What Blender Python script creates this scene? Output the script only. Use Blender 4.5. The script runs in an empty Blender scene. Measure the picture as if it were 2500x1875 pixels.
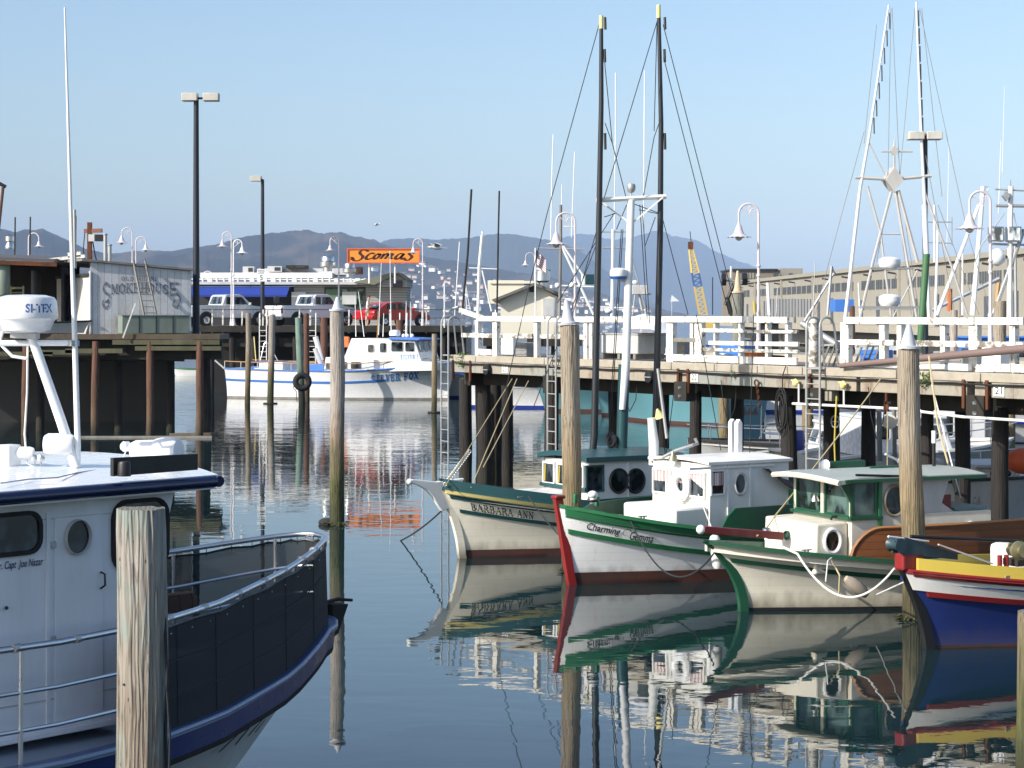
import bpy, math, random
from mathutils import Vector, Matrix, noise as mnoise
random.seed(7)
R = math.radians
SC = bpy.context.scene
COL = SC.collection
# ---------------------------------------------------------------- camera, sky, sun, exposure
F, H, CX, HY = 5000.0, 4.6, 1250.0, 765.0
cam_d = bpy.data.cameras.new("camera"); cam = bpy.data.objects.new("camera", cam_d); COL.objects.link(cam)
SC.camera = cam
cam_d.sensor_width = 36.0; cam_d.lens = 36.0 * F / 2500.0
cam_d.shift_y = -(937.5 - HY) / 2500.0
cam_d.clip_start = 0.1; cam_d.clip_end = 40000
cam.location = (0, 0, H); cam.rotation_euler = (R(90), 0, 0)
SUN_EL = R(31); SUN_AZ = R(236.5)          # clockwise from +Y: the sun stands left, a little behind the camera
w = bpy.data.worlds.new("World"); SC.world = w; w.use_nodes = True
nt = w.node_tree; bg = nt.nodes['Background']; sky = nt.nodes.new('ShaderNodeTexSky')
sky.sky_type = 'NISHITA'; sky.sun_disc = False; sky.sun_elevation = SUN_EL; sky.sun_rotation = SUN_AZ
sky.air_density = 1.0; sky.dust_density = 1.7; sky.ozone_density = 2.6; sky.altitude = 0
nt.links.new(sky.outputs[0], bg.inputs[0]); bg.inputs[1].default_value = 0.145
sd = bpy.data.lights.new("sun", 'SUN'); sd.energy = 4.5; sd.angle = R(0.53); sd.color = (1.0, 0.94, 0.84)
so = bpy.data.objects.new("sun", sd); COL.objects.link(so)
sdir = Vector((math.sin(SUN_AZ) * math.cos(SUN_EL), math.cos(SUN_AZ) * math.cos(SUN_EL), math.sin(SUN_EL)))
so.rotation_euler = sdir.to_track_quat('Z', 'Y').to_euler(); so.location = (-20, -20, 40)
SC.view_settings.view_transform = 'Standard'; SC.view_settings.look = 'None'
SC.view_settings.exposure = 0.37; SC.view_settings.gamma = 1.0
SC.cycles.use_denoising = True; SC.cycles.max_bounces = 8; SC.cycles.caustics_reflective = False; SC.cycles.caustics_refractive = False
SC.cycles.volume_bounces = 1
SC.render.resolution_x = 1024; SC.render.resolution_y = 768

# ---------------------------------------------------------------- coordinates
def pt(x, y, D): return Vector(((x - CX) / F * D, D, H - (y - HY) / F * D))
def ps(x, y, s): return pt(x, y, F / s)
def wp(x, y): return pt(x, y, F * H / (y - HY))
def gz(x, s, z):
    D = F / s; return Vector(((x - CX) / F * D, D, z))

class Fr:
    """a local frame: origin on the water, x forward, y to the left"""
    def __init__(s, o, ang):      # ang: heading, degrees counter-clockwise from +X
        s.o = Vector((o[0], o[1], o[2] if len(o) > 2 else 0)); s.ang = R(ang)
        s.d = Vector((math.cos(s.ang), math.sin(s.ang), 0)); s.n = Vector((-s.d.y, s.d.x, 0))
        s.M = Matrix.Translation(s.o) @ Matrix.Rotation(s.ang, 4, 'Z'); s.I = s.M.inverted()
    def l(s, p): return s.I @ p
    def ray(s, x, y): return s.I @ Vector((0, 0, H)), s.I.to_3x3() @ Vector(((x - CX) / F, 1, -(y - HY) / F))
    def hb(s, x, y, b):
        o, r = s.ray(x, y); return o + r * ((b - o.y) / r.y)
    def ha(s, x, y, a):
        o, r = s.ray(x, y); return o + r * ((a - o.x) / r.x)
    def hz(s, x, y, z):
        o, r = s.ray(x, y); return o + r * ((z - o.z) / r.z)

# ---------------------------------------------------------------- mesh builder
class MB:
    def __init__(s): s.v = []; s.f = []; s.m = []; s.mi = 0; s.M = None
    def _a(s, vs, fs):
        n = len(s.v)
        for p in vs:
            p = Vector(p); s.v.append(s.M @ p if s.M else p)
        for f in fs: s.f.append([i + n for i in f]); s.m.append(s.mi)
        return s
    def box(s, c, sz, rz=0, M=None):
        x, y, z = [k / 2 for k in sz]; c = Vector(c)
        rot = (M.to_3x3() if M else Matrix.Rotation(rz, 3, 'Z'))
        vs = [c + rot @ Vector((i * x, j * y, k * z)) for i in (-1, 1) for j in (-1, 1) for k in (-1, 1)]
        return s._a(vs, [(0, 1, 3, 2), (4, 6, 7, 5), (0, 4, 5, 1), (2, 3, 7, 6), (0, 2, 6, 4), (1, 5, 7, 3)])
    def bar(s, p, q, w, h=None, up=(0, 0, 1)):
        p = Vector(p); q = Vector(q); h = h or w; d = (q - p); L = d.length
        if L < 1e-6: return s
        d /= L; u = Vector(up); sx = d.cross(u)
        if sx.length < 1e-4: sx = d.cross(Vector((1, 0, 0)))
        sx.normalize(); uu = sx.cross(d)
        vs = [e + sx * (i * w / 2) + uu * (j * h / 2) for e in (p, q) for i in (-1, 1) for j in (-1, 1)]
        return s._a(vs, [(0, 2, 3, 1), (4, 5, 7, 6), (0, 1, 5, 4), (2, 6, 7, 3), (0, 4, 6, 2), (1, 3, 7, 5)])
    def tube(s, pts, r, n=8, caps=True):
        pts = [Vector(p) for p in pts]; m = len(pts)
        rs = r if isinstance(r, (list, tuple)) else [r] * m
        ref = None; vs = []
        for i, p in enumerate(pts):
            d = (pts[min(i + 1, m - 1)] - pts[max(i - 1, 0)])
            if d.length < 1e-9: d = Vector((0, 0, 1))
            d.normalize()
            if ref is None:
                ref = d.cross(Vector((0, 0, 1)))
                if ref.length < 1e-3: ref = Vector((1, 0, 0))
            ref = ref - d * ref.dot(d); ref.normalize(); b = d.cross(ref)
            for k in range(n):
                a = 2 * math.pi * k / n; vs.append(p + (ref * math.cos(a) + b * math.sin(a)) * rs[i])
        fs = [(i * n + k, i * n + (k + 1) % n, (i + 1) * n + (k + 1) % n, (i + 1) * n + k) for i in range(m - 1) for k in range(n)]
        if caps: fs += [tuple(range(n - 1, -1, -1)), tuple((m - 1) * n + k for k in range(n))]
        return s._a(vs, fs)
    def lathe(s, prof, c=(0, 0, 0), n=20, axis=(0, 0, 1), wav=0, wn=0):
        c = Vector(c); q = Vector((0, 0, 1)).rotation_difference(Vector(axis).normalized()); vs = []; m = len(prof)
        for (r, z) in prof:
            for k in range(n):
                a = 2 * math.pi * k / n; rr = r
                vs.append(c + q @ Vector((math.cos(a) * rr, math.sin(a) * rr, z + (wav * math.cos(wn * a) if r == max(p[0] for p in prof) else 0))))
        fs = [(i * n + k, i * n + (k + 1) % n, (i + 1) * n + (k + 1) % n, (i + 1) * n + k) for i in range(m - 1) for k in range(n)]
        if prof[0][0] > 1e-5: fs.append(tuple(range(n - 1, -1, -1)))
        if prof[-1][0] > 1e-5: fs.append(tuple((m - 1) * n + k for k in range(n)))
        return s._a(vs, fs)
    def prism(s, poly, off):      # polygon points, extruded by vector off
        poly = [Vector(p) for p in poly]; off = Vector(off); n = len(poly)
        vs = poly + [p + off for p in poly]
        fs = [tuple(range(n)), tuple(range(2 * n - 1, n - 1, -1))] + [(i, i + n, (i + 1) % n + n, (i + 1) % n) for i in range(n)]
        return s._a(vs, fs)
    def grid(s, rows, close=False):
        n = len(rows[0]); vs = [p for r_ in rows for p in r_]; fs = []
        for i in range(len(rows) - 1):
            for k in range(n - (0 if close else 1)):
                fs.append((i * n + k, i * n + (k + 1) % n, (i + 1) * n + (k + 1) % n, (i + 1) * n + k))
        return s._a(vs, fs)
    def torus(s, c, R0, r0, axis=(0, 0, 1), n=24, m=8, a0=0, a1=2 * math.pi):
        c = Vector(c); q = Vector((0, 0, 1)).rotation_difference(Vector(axis).normalized())
        full = abs(a1 - a0 - 2 * math.pi) < 1e-6; N = n if full else n + 1; rows = []
        for i in range(N):
            a = a0 + (a1 - a0) * i / n
            rows.append([c + q @ Vector((math.cos(a) * (R0 + r0 * math.cos(b)), math.sin(a) * (R0 + r0 * math.cos(b)), r0 * math.sin(b))) for b in [2 * math.pi * j / m for j in range(m)]])
        if full: rows.append(rows[0])
        return s.grid(rows, True)
    def ball(s, c, r, n=12, sq=(1, 1, 1)):
        c = Vector(c); rows = []
        for i in range(n // 2 + 1):
            t = math.pi * i / (n // 2)
            rows.append([c + Vector((math.sin(t) * math.cos(a) * r * sq[0], math.sin(t) * math.sin(a) * r * sq[1], math.cos(t) * r * sq[2])) for a in [2 * math.pi * k / n for k in range(n)]])
        return s.grid(rows, True)
    def build(s, name, mat, parent=None, smooth=True, bevel=0, loc=None, ang=38):
        me = bpy.data.meshes.new(name)
        me.from_pydata([tuple(v) for v in s.v], [], s.f)
        for mt in (mat if isinstance(mat, (list, tuple)) else [mat]): me.materials.append(mt)
        for p, mi in zip(me.polygons, s.m): p.material_index = mi
        me.validate(); me.update()
        if smooth:
            me.shade_smooth(); me.set_sharp_from_angle(angle=R(ang))
        o = bpy.data.objects.new(name, me); COL.objects.link(o)
        if parent: o.parent = parent
        if loc: o.location = loc
        if bevel:
            b = o.modifiers.new('b', 'BEVEL'); b.width = bevel; b.segments = 2; b.limit_method = 'ANGLE'; b.angle_limit = R(40)
        return o

def rrect(w, h, r, n=5, fn=None):     # rounded rectangle outline in 2-D around 0,0
    out = []
    for (cx, cy, a0) in ((w / 2 - r, h / 2 - r, 0), (-w / 2 + r, h / 2 - r, 90), (-w / 2 + r, -h / 2 + r, 180), (w / 2 - r, -h / 2 + r, 270)):
        for i in range(n + 1):
            a = R(a0 + 90 * i / n); out.append((cx + r * math.cos(a), cy + r * math.sin(a)))
    return out

def tag(o, label=None, cat=None, group=None, kind=None):
    if label: o['label'] = label
    if cat: o['category'] = cat
    if group: o['group'] = group
    if kind: o['kind'] = kind
    return o
def empty(name, loc=(0, 0, 0), rz=0, label=None, cat=None, group=None):
    o = bpy.data.objects.new(name, None); COL.objects.link(o); o.location = loc; o.rotation_euler = (0, 0, rz); o.empty_display_size = .3
    return tag(o, label, cat, group)
def fempty(name, fr, label, cat, group=None): return empty(name, fr.o, fr.ang, label, cat, group)
_kids = {}
def copy_tree(o, parent=None, loc=None, rz=None, label=None):
    c = o.copy(); COL.objects.link(c); c.parent = parent
    if loc is not None: c.location = loc
    if rz is not None: c.rotation_euler = (0, 0, rz)
    if label: c['label'] = label
    for ch in list(o.children): copy_tree(ch, c)
    return c

# ---------------------------------------------------------------- materials
def srgb(r, g, b):
    return tuple(((c / 255) / 12.92 if c / 255 <= .04045 else ((c / 255 + .055) / 1.055) ** 2.4) for c in (r, g, b))
def newmat(name):
    m = bpy.data.materials.new(name); m.use_nodes = True; n = m.node_tree
    return m, n, n.nodes['Principled BSDF']
def N(n, t, **k):
    x = n.nodes.new(t)
    for a, b in k.items():
        if a.startswith('i_'):
            key = a[2:]; x.inputs[int(key) if key.isdigit() else key].default_value = b
        else: setattr(x, a, b)
    return x
def ramp(n, stops, fac=None):
    r = n.nodes.new('ShaderNodeValToRGB'); e = r.color_ramp.elements
    while len(e) < len(stops): e.new(0.5)
    for el, (p, c) in zip(e, stops): el.position = p; el.color = (*c, 1) if len(c) == 3 else c
    if fac is not None: n.links.new(fac, r.inputs[0])
    return r
def mixc(n, fac, a, b, mode='MIX'):
    x = n.nodes.new('ShaderNodeMix'); x.data_type = 'RGBA'; x.blend_type = mode
    for sock, v in ((x.inputs[0], fac), (x.inputs[6], a), (x.inputs[7], b)):
        if hasattr(v, 'default_value') and not isinstance(v, (tuple, list, float, int)): n.links.new(v, sock)
        else: sock.default_value = v if isinstance(v, (float, int)) else ((*v, 1) if len(v) == 3 else v)
    return x.outputs[2]
def coords(n, scale=(1, 1, 1), world=False):
    if world: src = N(n, 'ShaderNodeNewGeometry').outputs['Position']
    else: src = N(n, 'ShaderNodeTexCoord').outputs['Object']
    mp = N(n, 'ShaderNodeMapping'); mp.inputs['Scale'].default_value = scale
    n.links.new(src, mp.inputs[0]); return mp.outputs[0]
def noise(n, vec, scale, detail=4, rough=.55, dist=0):
    x = N(n, 'ShaderNodeTexNoise', i_Scale=scale, i_Detail=detail, i_Roughness=rough, i_Distortion=dist); n.links.new(vec, x.inputs['Vector']); return x.outputs[0]
def addbump(n, bs, h, strength=.3, dist=.01):
    b = N(n, 'ShaderNodeBump', i_Strength=strength, i_Distance=dist); n.links.new(h, b.inputs['Height']); n.links.new(b.outputs[0], bs.inputs['Normal'])
def paint(name, c, rough=.45, metal=0, var=.12, grime=None, gamt=.35, gscale=2.0, streak=3.0, bump=.15, coat=0, bscale=14):
    """painted or moulded surface: slight tone variation, streaky grime"""
    m, n, b = newmat(name); v = coords(n); vs = coords(n, (1, 1, 1 / streak))
    lo = tuple(k * (1 - var) for k in c); hi = tuple(min(1, k * (1 + var * .6)) for k in c)
    col = mixc(n, noise(n, v, 1.7, 5), lo, hi)
    if grime:
        g = ramp(n, [(.5 - gamt * .18, (0, 0, 0)), (.5 + (1 - gamt) * .35, (1, 1, 1))], noise(n, vs, gscale, 8, .68))
        inv = N(n, 'ShaderNodeMath', operation='MULTIPLY', i_1=gamt * 1.5); n.links.new(g.outputs[0], inv.inputs[0])
        cl = N(n, 'ShaderNodeMath', operation='MINIMUM', i_1=1.0); n.links.new(inv.outputs[0], cl.inputs[0])
        col = mixc(n, cl.outputs[0], col, grime)
    n.links.new(col, b.inputs['Base Color'])
    rr = N(n, 'ShaderNodeMapRange', i_3=max(.02, rough - .12), i_4=min(1, rough + .15)); n.links.new(noise(n, v, 6, 3), rr.inputs[0]); n.links.new(rr.outputs[0], b.inputs['Roughness'])
    b.inputs['Metallic'].default_value = metal
    if coat: b.inputs['Coat Weight'].default_value = coat
    if bump: addbump(n, b, noise(n, v, bscale, 4), bump, .006)
    return m
def peeling(name, c, under, amt=.42, scale=5.0, rough=.6):
    """old paint flaking off weathered wood"""
    m, n, b = newmat(name); v = coords(n); fl = noise(n, v, scale, 10, .72, .4)
    r = ramp(n, [(amt - .03, (0, 0, 0)), (amt + .02, (1, 1, 1))], fl)
    gr = noise(n, coords(n, (6, 6, 6)), 4, 6)
    c2 = mixc(n, noise(n, v, 2.2, 5), tuple(k * .8 for k in c), c)
    col = mixc(n, r.outputs[0], mixc(n, gr, tuple(k * .5 for k in under), under), c2)
    n.links.new(col, b.inputs['Base Color']); b.inputs['Roughness'].default_value = rough
    addbump(n, b, r.outputs[0], .5, .004); return m
def pilewood(name, top, mid, low, z1, z2, tint=None):
    """timber pile: grain along z, weed and wet dark band above the water (world height)"""
    m, n, b = newmat(name); pos = N(n, 'ShaderNodeNewGeometry').outputs['Position']
    sep = N(n, 'ShaderNodeSeparateXYZ'); n.links.new(pos, sep.inputs[0])
    v = coords(n, (1, 1, .10)); g1 = noise(n, v, 14, 8, .65, 2.2); g2 = noise(n, coords(n, (1, 1, .05)), 40, 5, .6, 1.0); g3 = noise(n, coords(n, (1, 1, .5)), 3.0, 5)
    wv = N(n, 'ShaderNodeTexWave', i_Scale=9.0, i_Distortion=9.0, i_Detail=3.0); wv.inputs['Detail Scale'].default_value = 1.6
    n.links.new(coords(n, (1, 1, .09)), wv.inputs['Vector'])
    nz = noise(n, coords(n, (1.5, 1.5, .7)), 2.5, 5)
    zz = N(n, 'ShaderNodeMath', operation='MULTIPLY_ADD', i_1=1.6); n.links.new(nz, zz.inputs[0]); n.links.new(sep.outputs[2], zz.inputs[2])
    a = N(n, 'ShaderNodeMapRange', i_1=z1 + .8, i_2=z2 + .8); n.links.new(zz.outputs[0], a.inputs[0])
    r = ramp(n, [(0, low), (.35, tuple((low[i] + mid[i]) / 2 for i in range(3))), (.62, mid), (1, top)], a.outputs[0])
    col = mixc(n, .55, r.outputs[0], mixc(n, g1, tuple(k * .42 for k in top), tuple(min(1, k * 1.5) for k in top)), 'OVERLAY')
    if tint: col = mixc(n, ramp(n, [(.5, (0, 0, 0)), (.62, (1, 1, 1))], g3).outputs[0], col, tint)
    dark = ramp(n, [(.36, (.25, .22, .2)), (.47, (1, 1, 1))], g2)
    col = mixc(n, .75, col, dark.outputs[0], 'MULTIPLY')
    wr = ramp(n, [(.25, (.6, .55, .5)), (.6, (1.0, 1.0, 1.0))], wv.outputs[0]); col = mixc(n, .5, col, wr.outputs[0], 'MULTIPLY')
    vo = N(n, 'ShaderNodeTexVoronoi', i_Scale=9.0); n.links.new(coords(n, (1, 1, .5)), vo.inputs['Vector']); dt = ramp(n, [(.05, (.15, .12, .1)), (.09, (1, 1, 1))], vo.outputs['Distance']); col = mixc(n, .8, col, dt.outputs[0], 'MULTIPLY')
    nz_ = N(n, 'ShaderNodeSeparateXYZ'); n.links.new(N(n, 'ShaderNodeNewGeometry').outputs['Normal'], nz_.inputs[0]); tp = N(n, 'ShaderNodeMath', operation='GREATER_THAN', i_1=.75); n.links.new(nz_.outputs[2], tp.inputs[0])
    eg = noise(n, coords(n, (14, 14, 1)), 2, 6, .7); col = mixc(n, tp.outputs[0], col, mixc(n, eg, (.06, .055, .045), (.30, .28, .22)))
    wet = N(n, 'ShaderNodeMapRange', i_1=.05, i_2=.75); n.links.new(zz.outputs[0], wet.inputs[0])
    wet.inputs[1].default_value = .6; wet.inputs[2].default_value = 1.5
    col = mixc(n, wet.outputs[0], (.016, .017, .01), col)
    n.links.new(col, b.inputs['Base Color']); b.inputs['Roughness'].default_value = .85
    ad = N(n, 'ShaderNodeMath', operation='ADD'); n.links.new(g1, ad.inputs[0]); n.links.new(wv.outputs[0], ad.inputs[1])
    addbump(n, b, ad.outputs[0], .55, .012); return m
def planks(name, c1, c2, pitch, axis=0, stain=None, gap=.05, rough=.75):
    m, n, b = newmat(name); v = N(n, 'ShaderNodeTexCoord').outputs['Object']; s = N(n, 'ShaderNodeSeparateXYZ'); n.links.new(v, s.inputs[0])
    d = N(n, 'ShaderNodeMath', operation='DIVIDE', i_1=pitch); n.links.new(s.outputs[axis], d.inputs[0])
    fr_ = N(n, 'ShaderNodeMath', operation='FRACT'); n.links.new(d.outputs[0], fr_.inputs[0]); fl = N(n, 'ShaderNodeMath', operation='FLOOR'); n.links.new(d.outputs[0], fl.inputs[0])
    wn = N(n, 'ShaderNodeTexWhiteNoise', noise_dimensions='1D'); n.links.new(fl.outputs[0], wn.inputs['W'])
    col = mixc(n, wn.outputs[0], c1, c2); col = mixc(n, .7, col, mixc(n, noise(n, coords(n, (3, 3, 3)), 3, 8, .7), (.35, .33, .3), (1, 1, 1)), 'MULTIPLY')
    if stain: col = mixc(n, ramp(n, [(.52, (0, 0, 0)), (.68, (1, 1, 1))], noise(n, coords(n, (1, 1, .4)), 1.6, 8, .7)).outputs[0], col, stain)
    gp = N(n, 'ShaderNodeMath', operation='LESS_THAN', i_1=gap); n.links.new(fr_.outputs[0], gp.inputs[0])
    col = mixc(n, gp.outputs[0], col, tuple(k * .12 for k in c1))
    n.links.new(col, b.inputs['Base Color']); b.inputs['Roughness'].default_value = rough
    inv = N(n, 'ShaderNodeMath', operation='SUBTRACT', i_0=1.0); n.links.new(gp.outputs[0], inv.inputs[1]); addbump(n, b, inv.outputs[0], .6, .01)
    return m
def metal(name, c=(.6, .6, .6), rough=.35): return paint(name, c, rough, 1.0, .15, bump=.1)
def glassy(name, c=(.02, .025, .03), rough=.05):
    m, n, b = newmat(name); b.inputs['Roughness'].default_value = rough; b.inputs['IOR'].default_value = 1.5
    n.links.new(mixc(n, ramp(n, [(.45, (0, 0, 0)), (.62, (1, 1, 1))], noise(n, coords(n, (1, 1, .6)), 3.5, 2)).outputs[0], tuple(k * .3 for k in c), tuple(k * 3.2 for k in c)), b.inputs['Base Color']); return m

WHITE = paint("white_paint", (.84, .84, .81), .4, grime=(.45, .42, .36), gamt=.25, gscale=1.6)
WHITE2 = paint("white_gelcoat", (.8, .81, .82), .25, var=.05, coat=.3, grime=(.6, .58, .5), gamt=.15)
CREAM = paint("cream_paint", (.80, .75, .63), .45, grime=(.38, .34, .25), gamt=.3, gscale=1.2)
GREYW = paint("grey_white", (.55, .56, .56), .5, grime=(.3, .28, .24), gamt=.35)
TEAL = paint("teal_paint", (.018, .075, .085), .35, var=.25, grime=(.05, .09, .09), gamt=.3)
GREEN = paint("green_paint", (.03, .17, .07), .32, var=.2, grime=(.03, .13, .05), gamt=.3)
DGREEN = paint("dark_green_paint", (.015, .085, .045), .35, var=.2, grime=(.05, .09, .06), gamt=.3)
RED = paint("red_paint", (.26, .018, .018), .35, var=.15, grime=(.18, .03, .02), gamt=.3)
MAROON = paint("maroon_paint", (.13, .012, .015), .4, var=.2, grime=(.3, .2, .18), gamt=.2)
YELLOW = paint("yellow_paint", (.56, .43, .07), .4, var=.1, grime=(.4, .32, .06), gamt=.2)
PALEY = paint("pale_yellow_paint", (.85, .72, .28), .45, var=.1)
BLUE = paint("blue_paint", (.012, .035, .27), .3, var=.2, grime=(.03, .05, .16), gamt=.3)
SKYB = paint("sky_blue_paint", (.06, .20, .60), .4, var=.15)
NAVY = paint("navy_paint", (.006, .011, .055), .2, var=.2, coat=.3)
BOOT = paint("bottom_paint", (.075, .022, .015), .7, var=.35, grime=(.02, .02, .015), gamt=.5, bump=.5)
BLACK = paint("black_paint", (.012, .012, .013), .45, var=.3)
BLACKR = paint("black_rubber", (.014, .014, .015), .8, var=.3)
STEEL = metal("steel", (.62, .63, .64), .3)
GALV = paint("galvanised", (.45, .46, .46), .5, .5, .2, grime=(.25, .2, .15), gamt=.25)
RUST = paint("rusty_iron", (.16, .055, .02), .85, .2, .5, grime=(.05, .02, .01), gamt=.5, bump=.6)
VARN = planks("varnished_wood", (.16, .055, .02), (.24, .09, .035), .11, 2, rough=.35, gap=.04)
ROPEW = paint("white_rope", (.75, .74, .7), .85, bump=.6, bscale=60)
ROPET = paint("tan_rope", (.5, .42, .24), .9, bump=.6, bscale=60)
ROPEK = paint("dark_rope", (.02, .025, .03), .85)
CLOTH = paint("canvas_dark", (.02, .022, .028), .8)
GLASS = glassy("window_glass")
LAMPW = paint("lamp_paint", (.62, .56, .58), .4, var=.06)
TIMB = planks("weathered_timber", (.15, .11, .08), (.26, .2, .14), .9, 0, stain=(.34, .32, .26), gap=.006)
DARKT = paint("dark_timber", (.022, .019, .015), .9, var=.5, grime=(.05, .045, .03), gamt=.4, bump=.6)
GREYT = paint("grey_timber", (.26, .25, .23), .85, var=.3, grime=(.1, .09, .07), gamt=.4, streak=6, bump=.5)
CONC = paint("concrete", (.42, .38, .31), .85, var=.2, grime=(.2, .17, .12), gamt=.35, bump=.7, bscale=25, streak=1)
PEELW = peeling("peeling_white", (.86, .83, .76), (.34, .29, .22), .42, 7)
PEELG = peeling("peeling_worn", (.72, .7, .64), (.26, .23, .19), .48)
LETTER = paint("letter_black", (.01, .012, .013), .5)
LETBLUE = paint("letter_blue", (.05, .22, .55), .5)
def hullpaint(name, c, rough=.4, rust=.35, seam=.24, scum=.75):
    """hull paint: faint plank seams, rust runs below the rails, brown scum line just above the water"""
    m, n, b = newmat(name); v = coords(n); pos = N(n, 'ShaderNodeNewGeometry').outputs['Position']; s = N(n, 'ShaderNodeSeparateXYZ'); n.links.new(pos, s.inputs[0])
    col = mixc(n, noise(n, v, 1.3, 5), tuple(k * .88 for k in c), tuple(min(1, k * 1.05) for k in c))
    run = ramp(n, [(.58, (0, 0, 0)), (.72, (1, 1, 1))], noise(n, coords(n, (7, 7, .5)), 1.0, 6, .7)); r1 = N(n, 'ShaderNodeMath', operation='MULTIPLY', i_1=rust); n.links.new(run.outputs[0], r1.inputs[0])
    col = mixc(n, r1.outputs[0], col, tuple(c[i] * (.72, .55, .38)[i] for i in range(3)))
    z2 = N(n, 'ShaderNodeMath', operation='MULTIPLY_ADD', i_1=-.35); n.links.new(noise(n, coords(n, (3, 3, 1)), 1.5, 5), z2.inputs[0]); n.links.new(s.outputs[2], z2.inputs[2])
    sc = N(n, 'ShaderNodeMapRange', i_1=-.12, i_2=.14, i_3=scum, i_4=0); n.links.new(z2.outputs[0], sc.inputs[0]); col = mixc(n, sc.outputs[0], col, (.10, .08, .045))
    d = N(n, 'ShaderNodeMath', operation='DIVIDE', i_1=.135); n.links.new(s.outputs[2], d.inputs[0]); fr_ = N(n, 'ShaderNodeMath', operation='FRACT'); n.links.new(d.outputs[0], fr_.inputs[0]); g = N(n, 'ShaderNodeMath', operation='LESS_THAN', i_1=.06); n.links.new(fr_.outputs[0], g.inputs[0]); g2 = N(n, 'ShaderNodeMath', operation='MULTIPLY', i_1=seam); n.links.new(g.outputs[0], g2.inputs[0])
    col = mixc(n, g2.outputs[0], col, tuple(k * .45 for k in c)); n.links.new(col, b.inputs['Base Color']); b.inputs['Roughness'].default_value = rough
    addbump(n, b, noise(n, v, 7, 4), .25, .01); return m
HWHITE = hullpaint("hull_white", (.86, .86, .86)); HCREAM = hullpaint("hull_cream", (.84, .79, .66)); HBLUE = hullpaint("hull_blue", (.018, .034, .16), .35, .4, .3, .3)
PILE_A = pilewood("pile_pale", (.44, .41, .38), (.30, .24, .18), (.11, .12, .045), .9, 2.6)
PILE_B = pilewood("pile_tan", (.40, .36, .30), (.32, .26, .17), (.18, .16, .08), .3, 3.0)
PILE_NEAR = pilewood("pile_near", (.40, .38, .35), (.36, .325, .28), (.28, .21, .15), .3, 2.9, tint=(.27, .31, .28))
PILE_G = pilewood("pile_green", (.30, .40, .35), (.24, .30, .25), (.03, .035, .02), .8, 2.6)
PILE_GG = pilewood("pile_grey_green", (.30, .31, .28), (.26, .27, .24), (.10, .10, .07), .0, 2.0)
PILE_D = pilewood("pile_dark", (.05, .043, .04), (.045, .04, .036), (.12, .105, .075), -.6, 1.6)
PILE_R = pilewood("pile_red", (.22, .125, .09), (.19, .12, .08), (.24, .19, .13), .0, 2.4)
# ---------------------------------------------------------------- lettering
def text2d(txt, shear=0, bold=0, space=1.0):
    c = bpy.data.curves.new("t", 'FONT'); c.body = txt; c.size = 1; c.shear = shear; c.offset = bold; c.space_character = space; c.resolution_u = 3
    o = bpy.data.objects.new("t", c); COL.objects.link(o)
    bpy.context.view_layer.update()
    me = bpy.data.meshes.new_from_object(o); vs = [(v.co.x, v.co.y) for v in me.vertices]; fs = [tuple(p.vertices) for p in me.polygons]
    bpy.data.objects.remove(o); bpy.data.curves.remove(c); bpy.data.meshes.remove(me)
    x0 = min(v[0] for v in vs); x1 = max(v[0] for v in vs); y0 = min(v[1] for v in vs); y1 = max(v[1] for v in vs)
    return [((x - x0) / (x1 - x0), (y - y0) / (y1 - y0)) for x, y in vs], fs      # in the unit square
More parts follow.
